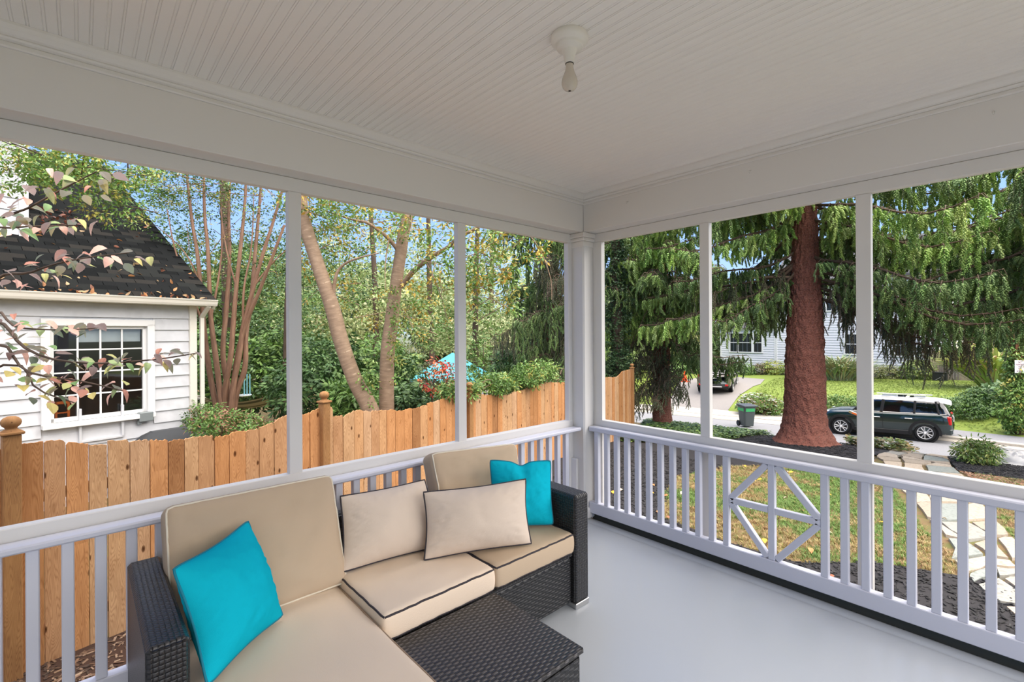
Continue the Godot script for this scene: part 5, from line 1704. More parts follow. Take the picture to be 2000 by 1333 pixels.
# ------------------------------------------------------------------ street side
func build_street_side() -> void:
	var asphalt := mat(Color.WHITE, 0.92, {"albedo_texture": noise_tex(0.08, 111, [Color(0.42, 0.42, 0.43), Color(0.54, 0.54, 0.545), Color(0.48, 0.48, 0.485)], 512), "uv1_triplanar": true, "uv1_world_triplanar": true, "uv1_scale": Vector3(0.5, 0.5, 0.5)})
	var concrete := mat(Color.WHITE, 0.9, {"albedo_texture": noise_tex(0.04, 112, [Color(0.64, 0.61, 0.56), Color(0.72, 0.69, 0.64), Color(0.67, 0.64, 0.60)], 256), "uv1_triplanar": true, "uv1_world_triplanar": true, "uv1_scale": Vector3(0.5, 0.5, 0.5)})
	var gravel := mat(Color.WHITE, 0.95, {"albedo_texture": noise_tex(0.12, 113, [Color(0.38, 0.37, 0.355), Color(0.56, 0.54, 0.52), Color(0.47, 0.455, 0.44)], 512), "uv1_triplanar": true, "uv1_world_triplanar": true, "uv1_scale": Vector3(0.4, 0.4, 0.4)})
	struct("road", drape(poly([[15.6, -60], [20.6, -60], [20.6, 40], [15.6, 40]]), 0.0, 2.0), asphalt)
	struct("gutter", drape(poly([[14.4, -60], [15.6, -60], [15.6, 40], [14.4, 40]]), 0.005, 2.0), concrete)
	# kerb stones
	var kerb := thing("kerb", "pale concrete kerb on the far side of the street", "kerb", on_ground(20.7, -1.0))
	kerb.set_meta("kind", "structure")
	var z := -26.0
	while z < 20.0:
		var gap := z > -13.4 and z < -7.4
		if not gap:
			var a := on_ground(20.62, z)
			var b := on_ground(20.62, z + 2.98)
			obj("kerb_stone", MB.new().bar(a + v3(0.14, 0.05, 0) - kerb.position, b + v3(0.14, 0.05, 0) - kerb.position, 0.26, 0.20, Vector3.UP, 0.02), concrete, kerb)
		z += 3.0
	struct("sidewalk", drape(poly([[20.85, -60], [22.12, -60], [22.12, -0.6], [20.85, -0.6]]), 0.01, 2.0), concrete)
	struct("sidewalk_asphalt", drape(poly([[20.85, -0.6], [22.12, -0.6], [22.12, 40], [20.85, 40]]), 0.012, 2.0), asphalt)
	struct("kerb_bed", drape(poly([[20.4, -40], [20.95, -40], [20.95, 30], [20.4, 30]]), 0.008, 0.55), concrete)
	struct("driveway_apron", drape(poly([[20.45, -7.2], [22.2, -8.5], [22.2, -12.0], [20.45, -13.6]]), 0.03, 1.0), concrete)
	struct("driveway", drape(poly([[22.15, -8.5], [25.4, -9.2], [29.5, -9.6], [33.0, -10.6], [34.5, -15.0], [29.0, -14.9], [27.5, -14.2], [22.15, -12.0]]), 0.03, 1.0), gravel)
	# coarse grass over the far lawn
	var tuft := tuft_mesh(8, 0.9, 0.05)
	var X: Array[Transform3D] = []
	var K := PackedColorArray()
	for p in in_poly(poly([[22.3, -8.0], [33.5, -10.2], [37.5, -10.0], [38.0, 4.0], [22.3, 5.0]]), 15000):
		X.append(turned(on_ground(p.x, p.y, -0.01), rnd(0.05, 0.10), 0.6))
		K.append(pick([Color(0.15, 0.21, 0.03), Color(0.18, 0.245, 0.04), Color(0.21, 0.26, 0.055), Color(0.165, 0.225, 0.035)]))
	for p in in_poly(poly([[21.4, -13.4], [27.5, -14.3], [29.5, -15.5], [24.0, -17.5]]), 2500):
		X.append(turned(on_ground(p.x, p.y, -0.01), rnd(0.05, 0.10), 0.6))
		K.append(pick([Color(0.14, 0.20, 0.03), Color(0.17, 0.22, 0.045), Color(0.21, 0.22, 0.07)]))
	tag(scatter("far_lawn_grass", tuft, M.grass, X, K), "bright mown lawn in front of the white house across the street", "grass")
	# wheeled bin
	var o := on_ground(18.75, -6.2)
	var bin := thing("trash_bin", "dark grey wheeled trash bin with a green label at the far kerb", "bin", o)
	var bb := Basis(Vector3.UP, deg_to_rad(-38))
	var grey_p := mat(Color(0.27, 0.30, 0.30), 0.5)
	var body := MB.new()
	var P := PackedVector3Array()
	for l in [[0.06, 0.21, 0.23], [0.10, 0.215, 0.235], [0.55, 0.25, 0.27], [0.86, 0.27, 0.30], [0.87, 0.29, 0.32], [0.92, 0.29, 0.32]]:
		for i in 33:
			var a := TAU * (i % 32) / 32
			P.append(bb * v3(signf(cos(a)) * pow(absf(cos(a)), 0.3) * l[1], l[0], -signf(sin(a)) * pow(absf(sin(a)), 0.3) * l[2]))
	body.grid(P, 33, 6, false, Vector2.ONE, true)
	obj("body", body, grey_p, bin)
	var lid := MB.new()
	lid.box(v3(0, 0.955, 0.0), v3(0.62, 0.05, 0.68), 0.022)
	lid.box(v3(0, 0.93, -0.36), v3(0.46, 0.04, 0.08), 0.015)
	var lo := obj("lid", lid, mat(Color(0.24, 0.26, 0.27), 0.5), bin)
	lo.basis = bb * Basis(Vector3.RIGHT, 0.03)
	var stick := obj("label", MB.new().box(v3(-0.262, 0.78, 0.0), v3(0.012, 0.14, 0.44), 0.002), mat(Color(0.22, 0.66, 0.38), 0.5), bin)
	stick.basis = bb
	stick.set_meta("label", "green label")
	obj("label", MB.new().box(v3(0.0, 0.78, 0.292), v3(0.40, 0.14, 0.012), 0.002), mat(Color(0.22, 0.66, 0.38), 0.5), bin).basis = bb
	for s in [-0.24, 0.24]:
		var w := MB.new()
		w.lathe(PackedVector2Array([Vector2(0.0, -0.03), Vector2(0.06, -0.03), Vector2(0.075, -0.028), Vector2(0.12, -0.03), Vector2(0.13, -0.015), Vector2(0.13, 0.015), Vector2(0.12, 0.03), Vector2(0.0, 0.03)]), 20, bb * v3(s, 0.13, -0.24), bb * Basis(Vector3.UP, Vector3.LEFT, Vector3.BACK))
		obj("wheel", w, M.dark_metal, bin)
	# traffic cone
	o = on_ground(28.4, -14.2)
	var cone := thing("traffic_cone", "orange traffic cone at the left edge of the gravel driveway", "cone", o)
	var orange := mat(Color(1.0, 0.33, 0.07), 0.5)
	obj("base", MB.new().box(v3(0, 0.04, 0), v3(0.46, 0.05, 0.46), 0.012), orange, cone)
	obj("shell", MB.new().lathe(PackedVector2Array([Vector2(0.19, 0.05), Vector2(0.175, 0.08), Vector2(0.045, 0.76), Vector2(0.035, 0.775), Vector2(0.0, 0.775)]), 24), orange, cone)
	# roses and shrubs
	var fine := spray_shape(14, 0.34, 0.22)
	var small := spray_shape(16, 0.26, 0.26)
	var rb := shrub("rose_bush", "spreading bush full of white roses behind the trash bin", "", B_ROSES, fine, 0.30, MID + [Color(0.22, 0.24, 0.07), Color(0.24, 0.13, 0.06)], M.bark)
	var petal := MB.new()
	for k in 7:
		var a := TAU * k / 7.0
		var d := v3(cos(a), 0, sin(a))
		var s := v3(-sin(a), 0, cos(a)) * 0.42
		petal.quad_out(Vector3.ZERO, d * 0.55 + s + v3(0, 0.28, 0), d * 1.0 + v3(0, 0.30, 0), d * 0.55 - s + v3(0, 0.28, 0), Vector3.UP)
	var flower := petal.mesh()
	var white := mat(Color(0.94, 0.94, 0.92), 0.6, {"backlight_enabled": true, "backlight": Color(0.4, 0.4, 0.4)})
	var nb := 0
	for b in B_ROSES:
		for k in 82:
			var c: Vector3 = b[0]
			var r: Vector3 = b[1]
			var d := v3(rnd(-1, 1), rnd(-0.5, 1), rnd(-1, 1)).normalized()
			var f := obj("rose", flower, white, rb)
			var s := rnd(0.06, 0.10)
			f.transform = Transform3D((Basis(v3(-1, 0, 0.6).normalized(), rnd(-0.9, 0.4)) * Basis(Vector3.UP, rnd(0, TAU))).scaled(v3(s, s, s)), c + d * r * 1.02 - rb.position)
			nb += 1
	shrub("roadside_hedge", "low clipped hedge behind the bonnet of the green car", "", B_HEDGE_ROAD, fine, 0.30, MID + [Color(0.24, 0.30, 0.08)], M.bark)
	shrub("roadside_hedge", "tangled hedge at the back of the green car, along the asphalt walk", "", B_HEDGE_R1, fine, 0.30, MID + DEEP, M.bark)
	shrub("roadside_shrub", "big-leaved shrub under the parking sign, at the right edge", "", B_HEDGE_R2, spray_shape(10, 0.5, 0.36), 0.42, [Color(0.12, 0.21, 0.08), Color(0.20, 0.30, 0.14), Color(0.08, 0.15, 0.05)], M.bark)
	shrub("foundation_shrub", "small shrub at the white house wing, nearest the silver-brown car", "house shrubs", B_SHRUB1, fine, 0.42, MID, M.bark)
	shrub("foundation_shrub", "brownish shrub under the wing windows of the white house", "house shrubs", B_SHRUB2, fine, 0.42, [Color(0.20, 0.14, 0.09), Color(0.16, 0.18, 0.06)], M.bark)
	shrub("foundation_shrub", "yellow-green shrub left of the big trunk, at the house wall", "house shrubs", B_SHRUB3, fine, 0.42, [Color(0.42, 0.42, 0.08), Color(0.24, 0.32, 0.07)], M.bark)
	shrub("foundation_shrub", "grey-green mounded shrub touching the big trunk's left edge", "house shrubs", B_SHRUB4, fine, 0.40, [Color(0.22, 0.27, 0.15), Color(0.28, 0.31, 0.16)], M.bark)
	shrub("foundation_shrub", "low brown-green shrub right of the post, under the house windows", "house shrubs", B_SHRUB5, fine, 0.40, [Color(0.20, 0.18, 0.08), Color(0.15, 0.19, 0.06), Color(0.26, 0.28, 0.10)], M.bark)
	shrub("foundation_shrub", "rounded yellow-green shrub at the right end of the white house", "house shrubs", B_SHRUB6, fine, 0.40, [Color(0.24, 0.32, 0.08), Color(0.32, 0.36, 0.12), Color(0.16, 0.24, 0.06)], M.bark)
	shrub("driveway_hedge", "dark hedge behind the traffic cone", "", B_HEDGE_CONE, fine, 0.6, MID + DEEP, M.bark)
	# ornamental grasses
	grass_clump("wide clump of grey-green ornamental grass at the house wall, right of the big trunk", on_ground(35.2, -6.6), 2.6, 1.7, 900, [Color(0.22, 0.30, 0.14), Color(0.30, 0.36, 0.18), Color(0.36, 0.30, 0.16)])
	grass_clump("arching lime-green ornamental grass in front of the grey wooden fence", on_ground(33.5, 0.9), 1.4, 2.6, 800, [Color(0.34, 0.42, 0.09), Color(0.42, 0.48, 0.14), Color(0.26, 0.34, 0.08), Color(0.46, 0.30, 0.16)])
	# nandina and white rock on the mulch island
	var nd := thing("nandina", "small bushy nandina on the mulch island by the path's end", "shrub", on_ground(11.3, 1.55))
	for k in 9:
		var a := rnd(0, TAU)
		obj("stem", limb([Vector3.ZERO, v3(cos(a) * 0.1, 0.25, sin(a) * 0.1), v3(cos(a) * 0.26, 0.5, sin(a) * 0.26)], 0.009, 0.004, Vector3.ZERO, 5), M.bark, nd)
	cloud(nd, "foliage", spray_shape(16, 0.45, 0.13), [[nd.position + v3(0, 0.26, 0), v3(0.36, 0.26, 0.36), 190]], 0.20, [Color(0.12, 0.22, 0.04), Color(0.19, 0.30, 0.06), Color(0.26, 0.28, 0.07), Color(0.08, 0.14, 0.03)])
	var rk := thing("white_rock", "white craggy rock on the mulch island, right of the nandina", "rock", on_ground(12.5, 2.0, -0.05))
	var rn := FastNoiseLite.new()
	rn.seed = 3
	rn.frequency = 1.6
	rn.fractal_octaves = 4
	var R := PackedVector3Array()
	for j in 21:
		for i in 41:
			var a := TAU * (i % 40) / 40
			var b := PI * 0.5 * j / 20.0
			var d := v3(cos(a) * cos(b), sin(b), -sin(a) * cos(b))
			var k := 1.0 + 0.35 * rn.get_noise_3dv(d * 2.0) + 0.2 * absf(rn.get_noise_3dv(d * 6.0))
			R.append(Basis(Vector3.UP, 0.2) * (d * v3(0.42, 0.40, 0.75) * k))
	obj("rock", MB.new().grid(R, 41, 21, false, Vector2.ONE, true), mat(Color(0.80, 0.79, 0.77), 0.8), rk)
	# utility pole with dead vine, and the parking sign
	var pole := thing("utility_pole", "brown utility pole wrapped in dead vine and ivy at the right edge", "pole", on_ground(22.55, 1.96))
	var pp := pole.position
	obj("pole", limb([pp - v3(0, 0.3, 0), pp + v3(0, 3, 0), pp + v3(0, 9.5, 0)], 0.17, 0.13, pp, 14, 0.02), M.bark, pole)
	for k in 40:
		var a := rnd(0, TAU)
		var y := rnd(2.4, 4.0)
		var r := rnd(0.17, 0.30)
		obj("dead_vine", limb([pp + v3(cos(a) * 0.17, y, sin(a) * 0.17), pp + v3(cos(a + 0.3) * r, y + 0.4, sin(a + 0.3) * r), pp + v3(cos(a + 0.5) * (r + 0.03), y - rnd(0.1, 0.5), sin(a + 0.5) * (r + 0.03))], 0.02, 0.008, pp, 5), mat_cache("vine_brown", Color(0.52, 0.33, 0.22)), pole)
	cloud(pole, "ivy", fine, B_POLEVINE, 0.32, FRESH + MID)
	var sg := thing("parking_sign", "small white street sign with faint lettering and a double arrow, on the vine-covered pole", "sign", v3(22.12, 0.18, 1.98))
	var sgb := Basis(RGT, Vector3.UP, -FWD)
	var sp := obj("plate", MB.new().box(Vector3.ZERO, v3(0.34, 0.46, 0.012), 0.004), mat(Color(0.90, 0.87, 0.87), 0.5), sg)
	sp.basis = sgb
	var ink := mat(Color(0.50, 0.36, 0.42), 0.6)
	for q in [["NO", 0.155, 0.075], ["PARKING", 0.07, 0.07], ["THIS", -0.005, 0.055], ["SIDE", -0.07, 0.055]]:
		var tm := TextMesh.new()
		var fnt := SystemFont.new()
		fnt.font_names = PackedStringArray(["Droid Sans"])
		tm.font = fnt
		tm.text = q[0]
		tm.font_size = 32
		tm.pixel_size = q[2] / 32.0
		tm.depth = 0.004
		var to := obj("lettering", tm, ink, sg)
		to.transform = Transform3D(sgb, sgb * v3(0, q[1], 0.008))
	var ar := MB.new()
	ar.box(v3(0, -0.165, 0.008), v3(0.18, 0.014, 0.004), 0.0)
	for s in [-1.0, 1.0]:
		ar.extrude(PackedVector2Array([Vector2(s * 0.12, -0.165), Vector2(s * 0.08, -0.14), Vector2(s * 0.08, -0.19)]), 0.006, 0.010)
	var aro := obj("arrow", ar, mat(Color(0.34, 0.16, 0.24), 0.6), sg)
	aro.basis = sgb
	obj("bracket", MB.new().box(sgb * v3(0.12, 0, -0.08), v3(0.03, 0.4, 0.14), 0.003, sgb), M.steel, sg)
	build_far_house()


func mat_cache(key: String, c: Color, rough := 0.85) -> Material:
	if not M.has(key): M[key] = mat(c, rough)
	return M[key]


func grass_clump(label: String, at: Vector3, wide: float, tall: float, n: int, cols: Array) -> void:
	var t := thing("ornamental_grass", label, "grass", at)
	var bl := MB.new()
	var P := PackedVector3Array([v3(0, 0, 0), v3(0.06, 0.5, 0), v3(0.25, 0.85, 0), v3(0.55, 0.95, 0)])
	for k in 3:
		var w0: float = [0.012, 0.012, 0.009][k]
		var w1: float = [0.012, 0.009, 0.002][k]
		bl.quad_out(P[k] + v3(0, 0, -w0), P[k] + v3(0, 0, w0), P[k + 1] + v3(0, 0, w1), P[k + 1] + v3(0, 0, -w1), v3(-1, 1, 0))
	var X: Array[Transform3D] = []
	var K := PackedColorArray()
	for i in n:
		var a := rnd(0, TAU)
		var r := sqrt(rng.randf()) * wide * 0.35
		var s := tall * rnd(0.6, 1.05)
		X.append(Transform3D((Basis(Vector3.UP, a + rnd(-0.6, 0.6)) * Basis(Vector3.BACK, rnd(-0.5, 0.15))).scaled(v3(s, s, s * 2.0)), v3(cos(a) * r, 0, -sin(a) * r)))
		K.append(pick(cols))
	scatter("blades", bl, M.grass, X, K, t)


# white house across the street: front wall on the plane x = 38.5
func build_far_house() -> void:
	var o := v3(38.5, -1.9, -8.0)
	var h := thing("white_house", "two-storey white clapboard house across the street with a one-storey wing", "house", o)
	var white := mat(Color(0.82, 0.825, 0.845), 0.6)
	var trim := mat(Color(0.86, 0.86, 0.86), 0.5)
	var shut := mat(Color(0.36, 0.40, 0.46), 0.6)
	var dark := mat(Color(0.13, 0.15, 0.17), 0.12)
	var slate := mat(Color(0.36, 0.36, 0.37), 0.9, {"albedo_texture": noise_tex(0.1, 121, [grey(0.8), grey(1.1)], 256), "uv1_scale": v3(1, 1, 1)})
	var core := MB.new()
	core.span(v3(38.53, -2.6, -11.72) - o, v3(46.5, 5.4, -1.3) - o, 0.0)
	core.span(v3(38.53, -2.6, -16.2) - o, v3(44.5, 1.75, -11.72) - o, 0.0)
	obj("wall", core, white, h)
	var y := -2.4
	while y < 5.4:
		var prof := PackedVector2Array([Vector2(0.0, y), Vector2(0.034, y), Vector2(0.034, y + 0.010), Vector2(0.004, y + 0.19), Vector2(0.0, y + 0.19)])
		var b := MB.new()
		b.extrude(prof, 1.4, 11.66, v3(38.53, 0, 0) - o, Basis(Vector3.LEFT, Vector3.UP, Vector3.FORWARD))
		obj("clapboard", b, white, h)
		if y < 1.7:
			b = MB.new()
			b.extrude(prof, 11.8, 16.14, v3(38.53, 0, 0) - o, Basis(Vector3.LEFT, Vector3.UP, Vector3.FORWARD))
			obj("clapboard", b, white, h)
		y += 0.19
	for z in [-1.34, -11.70, -11.80, -16.18]:
		obj("corner_board", MB.new().span(v3(38.48, -2.5, z - 0.06) - o, v3(38.55, 5.4 if z > -11.75 else 1.75, z + 0.06) - o, 0.004), trim, h)
	obj("foundation", MB.new().span(v3(38.50, -2.7, -16.2) - o, v3(38.56, -2.05, -1.35) - o, 0.0), mat(Color(0.45, 0.45, 0.44), 0.9), h)
	obj("frieze", MB.new().span(v3(38.46, 1.60, -16.3) - o, v3(38.56, 1.80, -11.75) - o, 0.004), trim, h)
	# roofs
	var r := MB.new()
	r.quad_out(v3(38.2, 1.80, -16.4) - o, v3(38.2, 1.80, -11.72) - o, v3(42.5, 5.2, -11.72) - o, v3(42.5, 5.2, -16.4) - o, v3(-1, 1, 0))
	r.quad_out(v3(46.8, 1.80, -16.4) - o, v3(46.8, 1.80, -11.72) - o, v3(42.5, 5.2, -11.72) - o, v3(42.5, 5.2, -16.4) - o, v3(1, 1, 0))
	obj("wing_roof", r, slate, h)
	r = MB.new()
	r.quad_out(v3(38.1, 5.40, -12.0) - o, v3(38.1, 5.40, -1.0) - o, v3(42.5, 8.6, -1.0) - o, v3(42.5, 8.6, -12.0) - o, v3(-1, 1, 0))
	r.quad_out(v3(46.9, 5.40, -12.0) - o, v3(46.9, 5.40, -1.0) - o, v3(42.5, 8.6, -1.0) - o, v3(42.5, 8.6, -12.0) - o, v3(1, 1, 0))
	r.span(v3(38.1, 5.25, -12.0) - o, v3(46.9, 5.40, -1.0) - o, 0.0)
	for z in [-12.0, -1.0]:
		r.tri_out(v3(38.3, 5.4, z) - o, v3(46.7, 5.4, z) - o, v3(42.5, 8.5, z) - o, v3(0, 0, signf(z + 6)))
	obj("roof", r, slate, h)
	# windows: z0, z1, y0, y1
	var wins := [[-15.36, -14.80, -0.19, 1.34], [-14.68, -13.62, -0.19, 1.34], [-13.42, -12.82, -0.19, 1.34], [-10.86, -9.9, 3.05, 4.55], [-7.05, -6.2, -0.15, 1.25], [-4.45, -3.02, 3.05, 4.60], [-4.15, -3.3, -0.2, 1.25], [-8.2, -7.3, 3.05, 4.55]]
	for w in wins:
		var z0: float = w[0]
		var z1: float = w[1]
		var y0: float = w[2]
		var y1: float = w[3]
		var f := MB.new()
		f.span(v3(38.44, y0 - 0.09, z0 - 0.10) - o, v3(38.53, y0, z1 + 0.10) - o, 0.004)
		f.span(v3(38.45, y1, z0 - 0.10) - o, v3(38.53, y1 + 0.1, z1 + 0.10) - o, 0.004)
		f.span(v3(38.45, y0, z0 - 0.10) - o, v3(38.53, y1, z0) - o, 0.004)
		f.span(v3(38.45, y0, z1) - o, v3(38.53, y1, z1 + 0.10) - o, 0.004)
		var win := obj("window", f, trim, h)
		obj("pane", MB.new().span(v3(38.495, y0, z0) - o, v3(38.51, y1, z1) - o, 0.0), dark, win)
		obj("meeting_rail", MB.new().span(v3(38.46, (y0 + y1) * 0.5 - 0.03, z0) - o, v3(38.50, (y0 + y1) * 0.5 + 0.03, z1) - o, 0.002), trim, win)
		var nz := 3 if z1 - z0 > 0.8 else 2
		for k in range(1, nz):
			var z := lerpf(z0, z1, float(k) / nz)
			obj("muntin", MB.new().span(v3(38.475, y0, z - 0.014) - o, v3(38.497, y1, z + 0.014) - o, 0.0), trim if y0 > 2 else shut, win)
		if y0 > 2.0:
			for z in [z0 - 0.34, z1 + 0.34]:
				var sm := MB.new()
				sm.span(v3(38.46, y0 - 0.02, z - 0.21) - o, v3(38.50, y1 + 0.02, z + 0.21) - o, 0.006)
				obj("shutter", sm, shut, h)
	obj("downspout", MB.new().span(v3(38.42, -2.2, -2.62) - o, v3(38.48, 5.3, -2.55) - o, 0.01), trim, h)
	# wooden fence and gate right of the house
	var fe := thing("yard_fence", "tall weathered grey board fence with a gate, right of the white house", "fence", on_ground(38.3, 0.5))
	var z := -2.3
	while z < 4.2:
		var w := rnd(0.13, 0.16)
		var gy := ground_y(38.3, z)
		var b := MB.new()
		b.off = Vector2(rnd(0, 1), rnd(0, 1))
		var top := 0.19 + rnd(-0.03, 0.03)
		b.span(v3(38.29, gy - 0.02, z) - fe.position, v3(38.315, top, z + w - 0.008) - fe.position, 0.004)
		var k := 2 if z > -0.95 and z < -0.55 else rng.randi() % 4
		obj("board", b, M.old_wood[k], fe)
		z += w
	for yy in [-1.2, -0.2]:
		obj("rail", MB.new().span(v3(38.32, yy, -2.3) - fe.position, v3(38.36, yy + 0.09, 4.2) - fe.position, 0.003), M.old_wood[1], fe)
	obj("latch", MB.new().span(v3(38.26, -0.66, -0.75) - fe.position, v3(38.29, -0.60, -0.52) - fe.position, 0.004), M.dark_metal, fe)
	var ac := thing("utility_box", "dark low utility box standing in front of the grey fence", "box", on_ground(37.4, -1.75))
	obj("body", MB.new().box(v3(0, 0.26, 0), v3(0.5, 0.52, 0.70), 0.02), mat(Color(0.09, 0.09, 0.10), 0.5), ac)
	obj("lid", MB.new().box(v3(0, 0.54, 0), v3(0.56, 0.05, 0.78), 0.01), mat(Color(0.15, 0.15, 0.16), 0.5), ac)
	obj("hose", limb([v3(-0.27, 0.05, -0.2), v3(-0.3, 0.2, 0.0), v3(-0.27, 0.36, 0.22)], 0.012, 0.012, Vector3.ZERO, 6), mat(Color(0.6, 0.6, 0.6), 0.5), ac)
	# shed roof beyond the fence
	var sh := thing("garden_shed", "low shed with a pale sloping roof behind the grey fence, at the right", "shed", on_ground(42.0, 2.2))
	var sp := sh.position
	obj("walls", MB.new().span(v3(40.5, sp.y - 0.1, 0.9) - sp, v3(44, 0.6, 4.2) - sp, 0.0), mat(Color(0.50, 0.44, 0.38), 0.8), sh)
	var sr := MB.new()
	sr.bar(v3(42.2, 0.45, 0.4) - sp, v3(42.2, 1.45, 2.6) - sp, 4.2, 0.10, Vector3.UP)
	sr.bar(v3(42.2, 1.45, 2.6) - sp, v3(42.2, 0.45, 4.8) - sp, 4.2, 0.10, Vector3.UP)
	obj("roof", sr, mat(Color(0.62, 0.60, 0.57), 0.8), sh)


# ------------------------------------------------------------------ cars
# local axes: x forward, y up, z to the car's right; middle of the wheelbase at the origin
func loft(S: Array, n: int, section: Callable) -> MB:
	var P := PackedVector3Array()
	for st in S:
		var ring: PackedVector3Array = section.call(st)
		P.append_array(ring)
	var m := MB.new()
	m.grid(P, n, S.size(), true, Vector2.ONE, true)
	return m


func car(called: String, label: String, at: Vector3, heading: Vector3, c: Dictionary) -> Node3D:
	var root := thing(called, label, "car", at)
	var fx := heading.normalized()
	var rz := fx.cross(Vector3.UP).normalized()
	root.basis = Basis(fx, rz.cross(fx).normalized(), rz).scaled(Vector3.ONE * c.get("scale", 1.0))
	var paint := mat(c.paint, 0.22, {"clearcoat_enabled": true, "clearcoat": 1.0, "clearcoat_roughness": 0.04, "metallic": 0.1})
	var black := mat(Color(0.05, 0.05, 0.055), 0.55)
	var tyre := mat(Color(0.06, 0.06, 0.06), 0.8)
	var alloy := mat(Color(0.78, 0.78, 0.78), 0.3, {"metallic": 0.7})
	var glass := mat(Color(0.035, 0.05, 0.055), 0.04, {"clearcoat_enabled": true, "clearcoat": 1.0, "clearcoat_roughness": 0.02})
	var chrome := mat(Color(0.85, 0.85, 0.86), 0.12, {"metallic": 1.0})
	var red := mat(Color(0.75, 0.04, 0.05), 0.2)
	var lamp := mat(Color(0.88, 0.90, 0.92), 0.1, {"clearcoat_enabled": true, "clearcoat": 1.0})
	# lower body: stations [x, half width, bottom y, shoulder y, crown]
	var sec := func(s: Array) -> PackedVector3Array:
		var x: float = s[0]
		var w: float = s[1]
		var lo: float = s[2]
		var hi: float = s[3]
		var cr: float = s[4]
		var R := PackedVector3Array()
		var half := [[0.0, lo], [0.72 * w, lo], [0.93 * w, lo + 0.04], [0.985 * w, lerpf(lo, hi, 0.22)], [w, lerpf(lo, hi, 0.45)], [0.995 * w, lerpf(lo, hi, 0.7)], [0.975 * w, lerpf(lo, hi, 0.86)], [0.93 * w, hi - 0.015], [0.86 * w, hi + 0.01], [0.55 * w, hi + cr * 0.7], [0.0, hi + cr]]
		for k in 11: R.append(Vector3(x, half[k][1], half[k][0]))
		for k in 10: R.append(Vector3(x, half[9 - k][1], -half[9 - k][0]))
		return R
	obj("body", loft(c.body, 21, sec), paint, root)
	# cabin: stations [x, half width at belt, belt y, half width at roof, roof y]
	var cab := func(s: Array) -> PackedVector3Array:
		var R := PackedVector3Array()
		var half := [[0.0, s[2] - 0.1], [s[1], s[2] - 0.1], [s[1], s[2]], [lerpf(s[1], s[3], 0.5) + 0.012, lerpf(s[2], s[4], 0.5)], [s[3], s[4] - 0.02], [s[3] * 0.9, s[4]], [0.0, s[4] + 0.02]]
		for k in 7: R.append(Vector3(s[0], half[k][1], half[k][0]))
		for k in 6: R.append(Vector3(s[0], half[5 - k][1], -half[5 - k][0]))
		return R
	obj("glasshouse", loft(c.cabin, 13, cab), glass, root)
	# roof skin: stations [x, half width, y]
	var roof := func(s: Array) -> PackedVector3Array:
		var R := PackedVector3Array()
		var half := [[0.0, s[2] - 0.02], [s[1] * 0.9, s[2] - 0.025], [s[1] + 0.008, s[2] - 0.04], [s[1] + 0.014, s[2] - 0.018], [s[1] * 0.93, s[2] + 0.018], [s[1] * 0.5, s[2] + 0.042], [0.0, s[2] + 0.05]]
		for k in 7: R.append(Vector3(s[0], half[k][1], half[k][0]))
		for k in 6: R.append(Vector3(s[0], half[5 - k][1], -half[5 - k][0]))
		return R
	obj("roof", loft(c.roof, 13, roof), mat(c.roof_color, 0.25, {"clearcoat_enabled": true, "clearcoat": 0.8}), root)
	# pillars as [x0, y0, z0, x1, y1, z1, wide]
	for side in [-1.0, 1.0]:
		for p in c.pillars:
			obj("pillar", MB.new().bar(v3(p[0], p[1], side * p[2]), v3(p[3], p[4], side * p[5]), p[6], 0.035, v3(0, 0.3, side), 0.01), black if p[7] == 0 else paint, root)
		# belt strip, sill, door seams, handles
		obj("belt_trim", MB.new().bar(v3(c.belt[0], c.belt[1], side * c.belt[2]), v3(c.belt[3], c.belt[4], side * c.belt[5]), 0.022, 0.02, v3(0, 0, side), 0.004), chrome, root)
		obj("sill", MB.new().box(v3(0, c.sill_y, side * (c.w - 0.02)), v3(c.wb - 2.0 * c.arch + 0.1, 0.16, 0.07), 0.025), black, root)
		for s in c.seams:
			obj("door_seam", MB.new().box(v3(s, (c.sill_y + c.belt[1]) * 0.5 + 0.05, side * (c.w - 0.008)), v3(0.010, c.belt[1] - c.sill_y - 0.16, 0.022), 0.0), black, root)
		for s in c.handles:
			obj("door_handle", MB.new().box(v3(s[0], s[1], side * (c.w - 0.004)), v3(0.22, 0.032, 0.05), 0.012), chrome, root)
		# mirror
		var mm := MB.new()
		mm.box(v3(c.mirror[0], c.mirror[1], side * (c.w + 0.08)), v3(0.13, 0.15, 0.20), 0.05)
		mm.box(v3(c.mirror[0], c.mirror[1] - 0.07, side * (c.w - 0.06)), v3(0.05, 0.04, 0.2), 0.01)
		obj("mirror", mm, black, root)
		# lamps
		var hl := MB.new()
		hl.lathe(PackedVector2Array([Vector2(0.0, 0.07), Vector2(0.06, 0.06), Vector2(0.115, 0.02), Vector2(0.125, -0.03)]), 24, v3(c.head[0], c.head[1], side * c.head[2]), Basis(Vector3.BACK, v3(0.82, 0.35, 0.45 * side).normalized(), Vector3.UP).orthonormalized() if false else Basis(Quaternion(Vector3.UP, v3(0.8, 0.32, 0.5 * side).normalized())).scaled(v3(1.0, 1, 1.25)))
		obj("headlamp", hl, lamp, root)
		var tl := MB.new()
		tl.box(v3(c.tail[0], c.tail[1], side * c.tail[2]), v3(0.13, c.tail[3], 0.17), 0.05)
		obj("tail_lamp", tl, red, root)
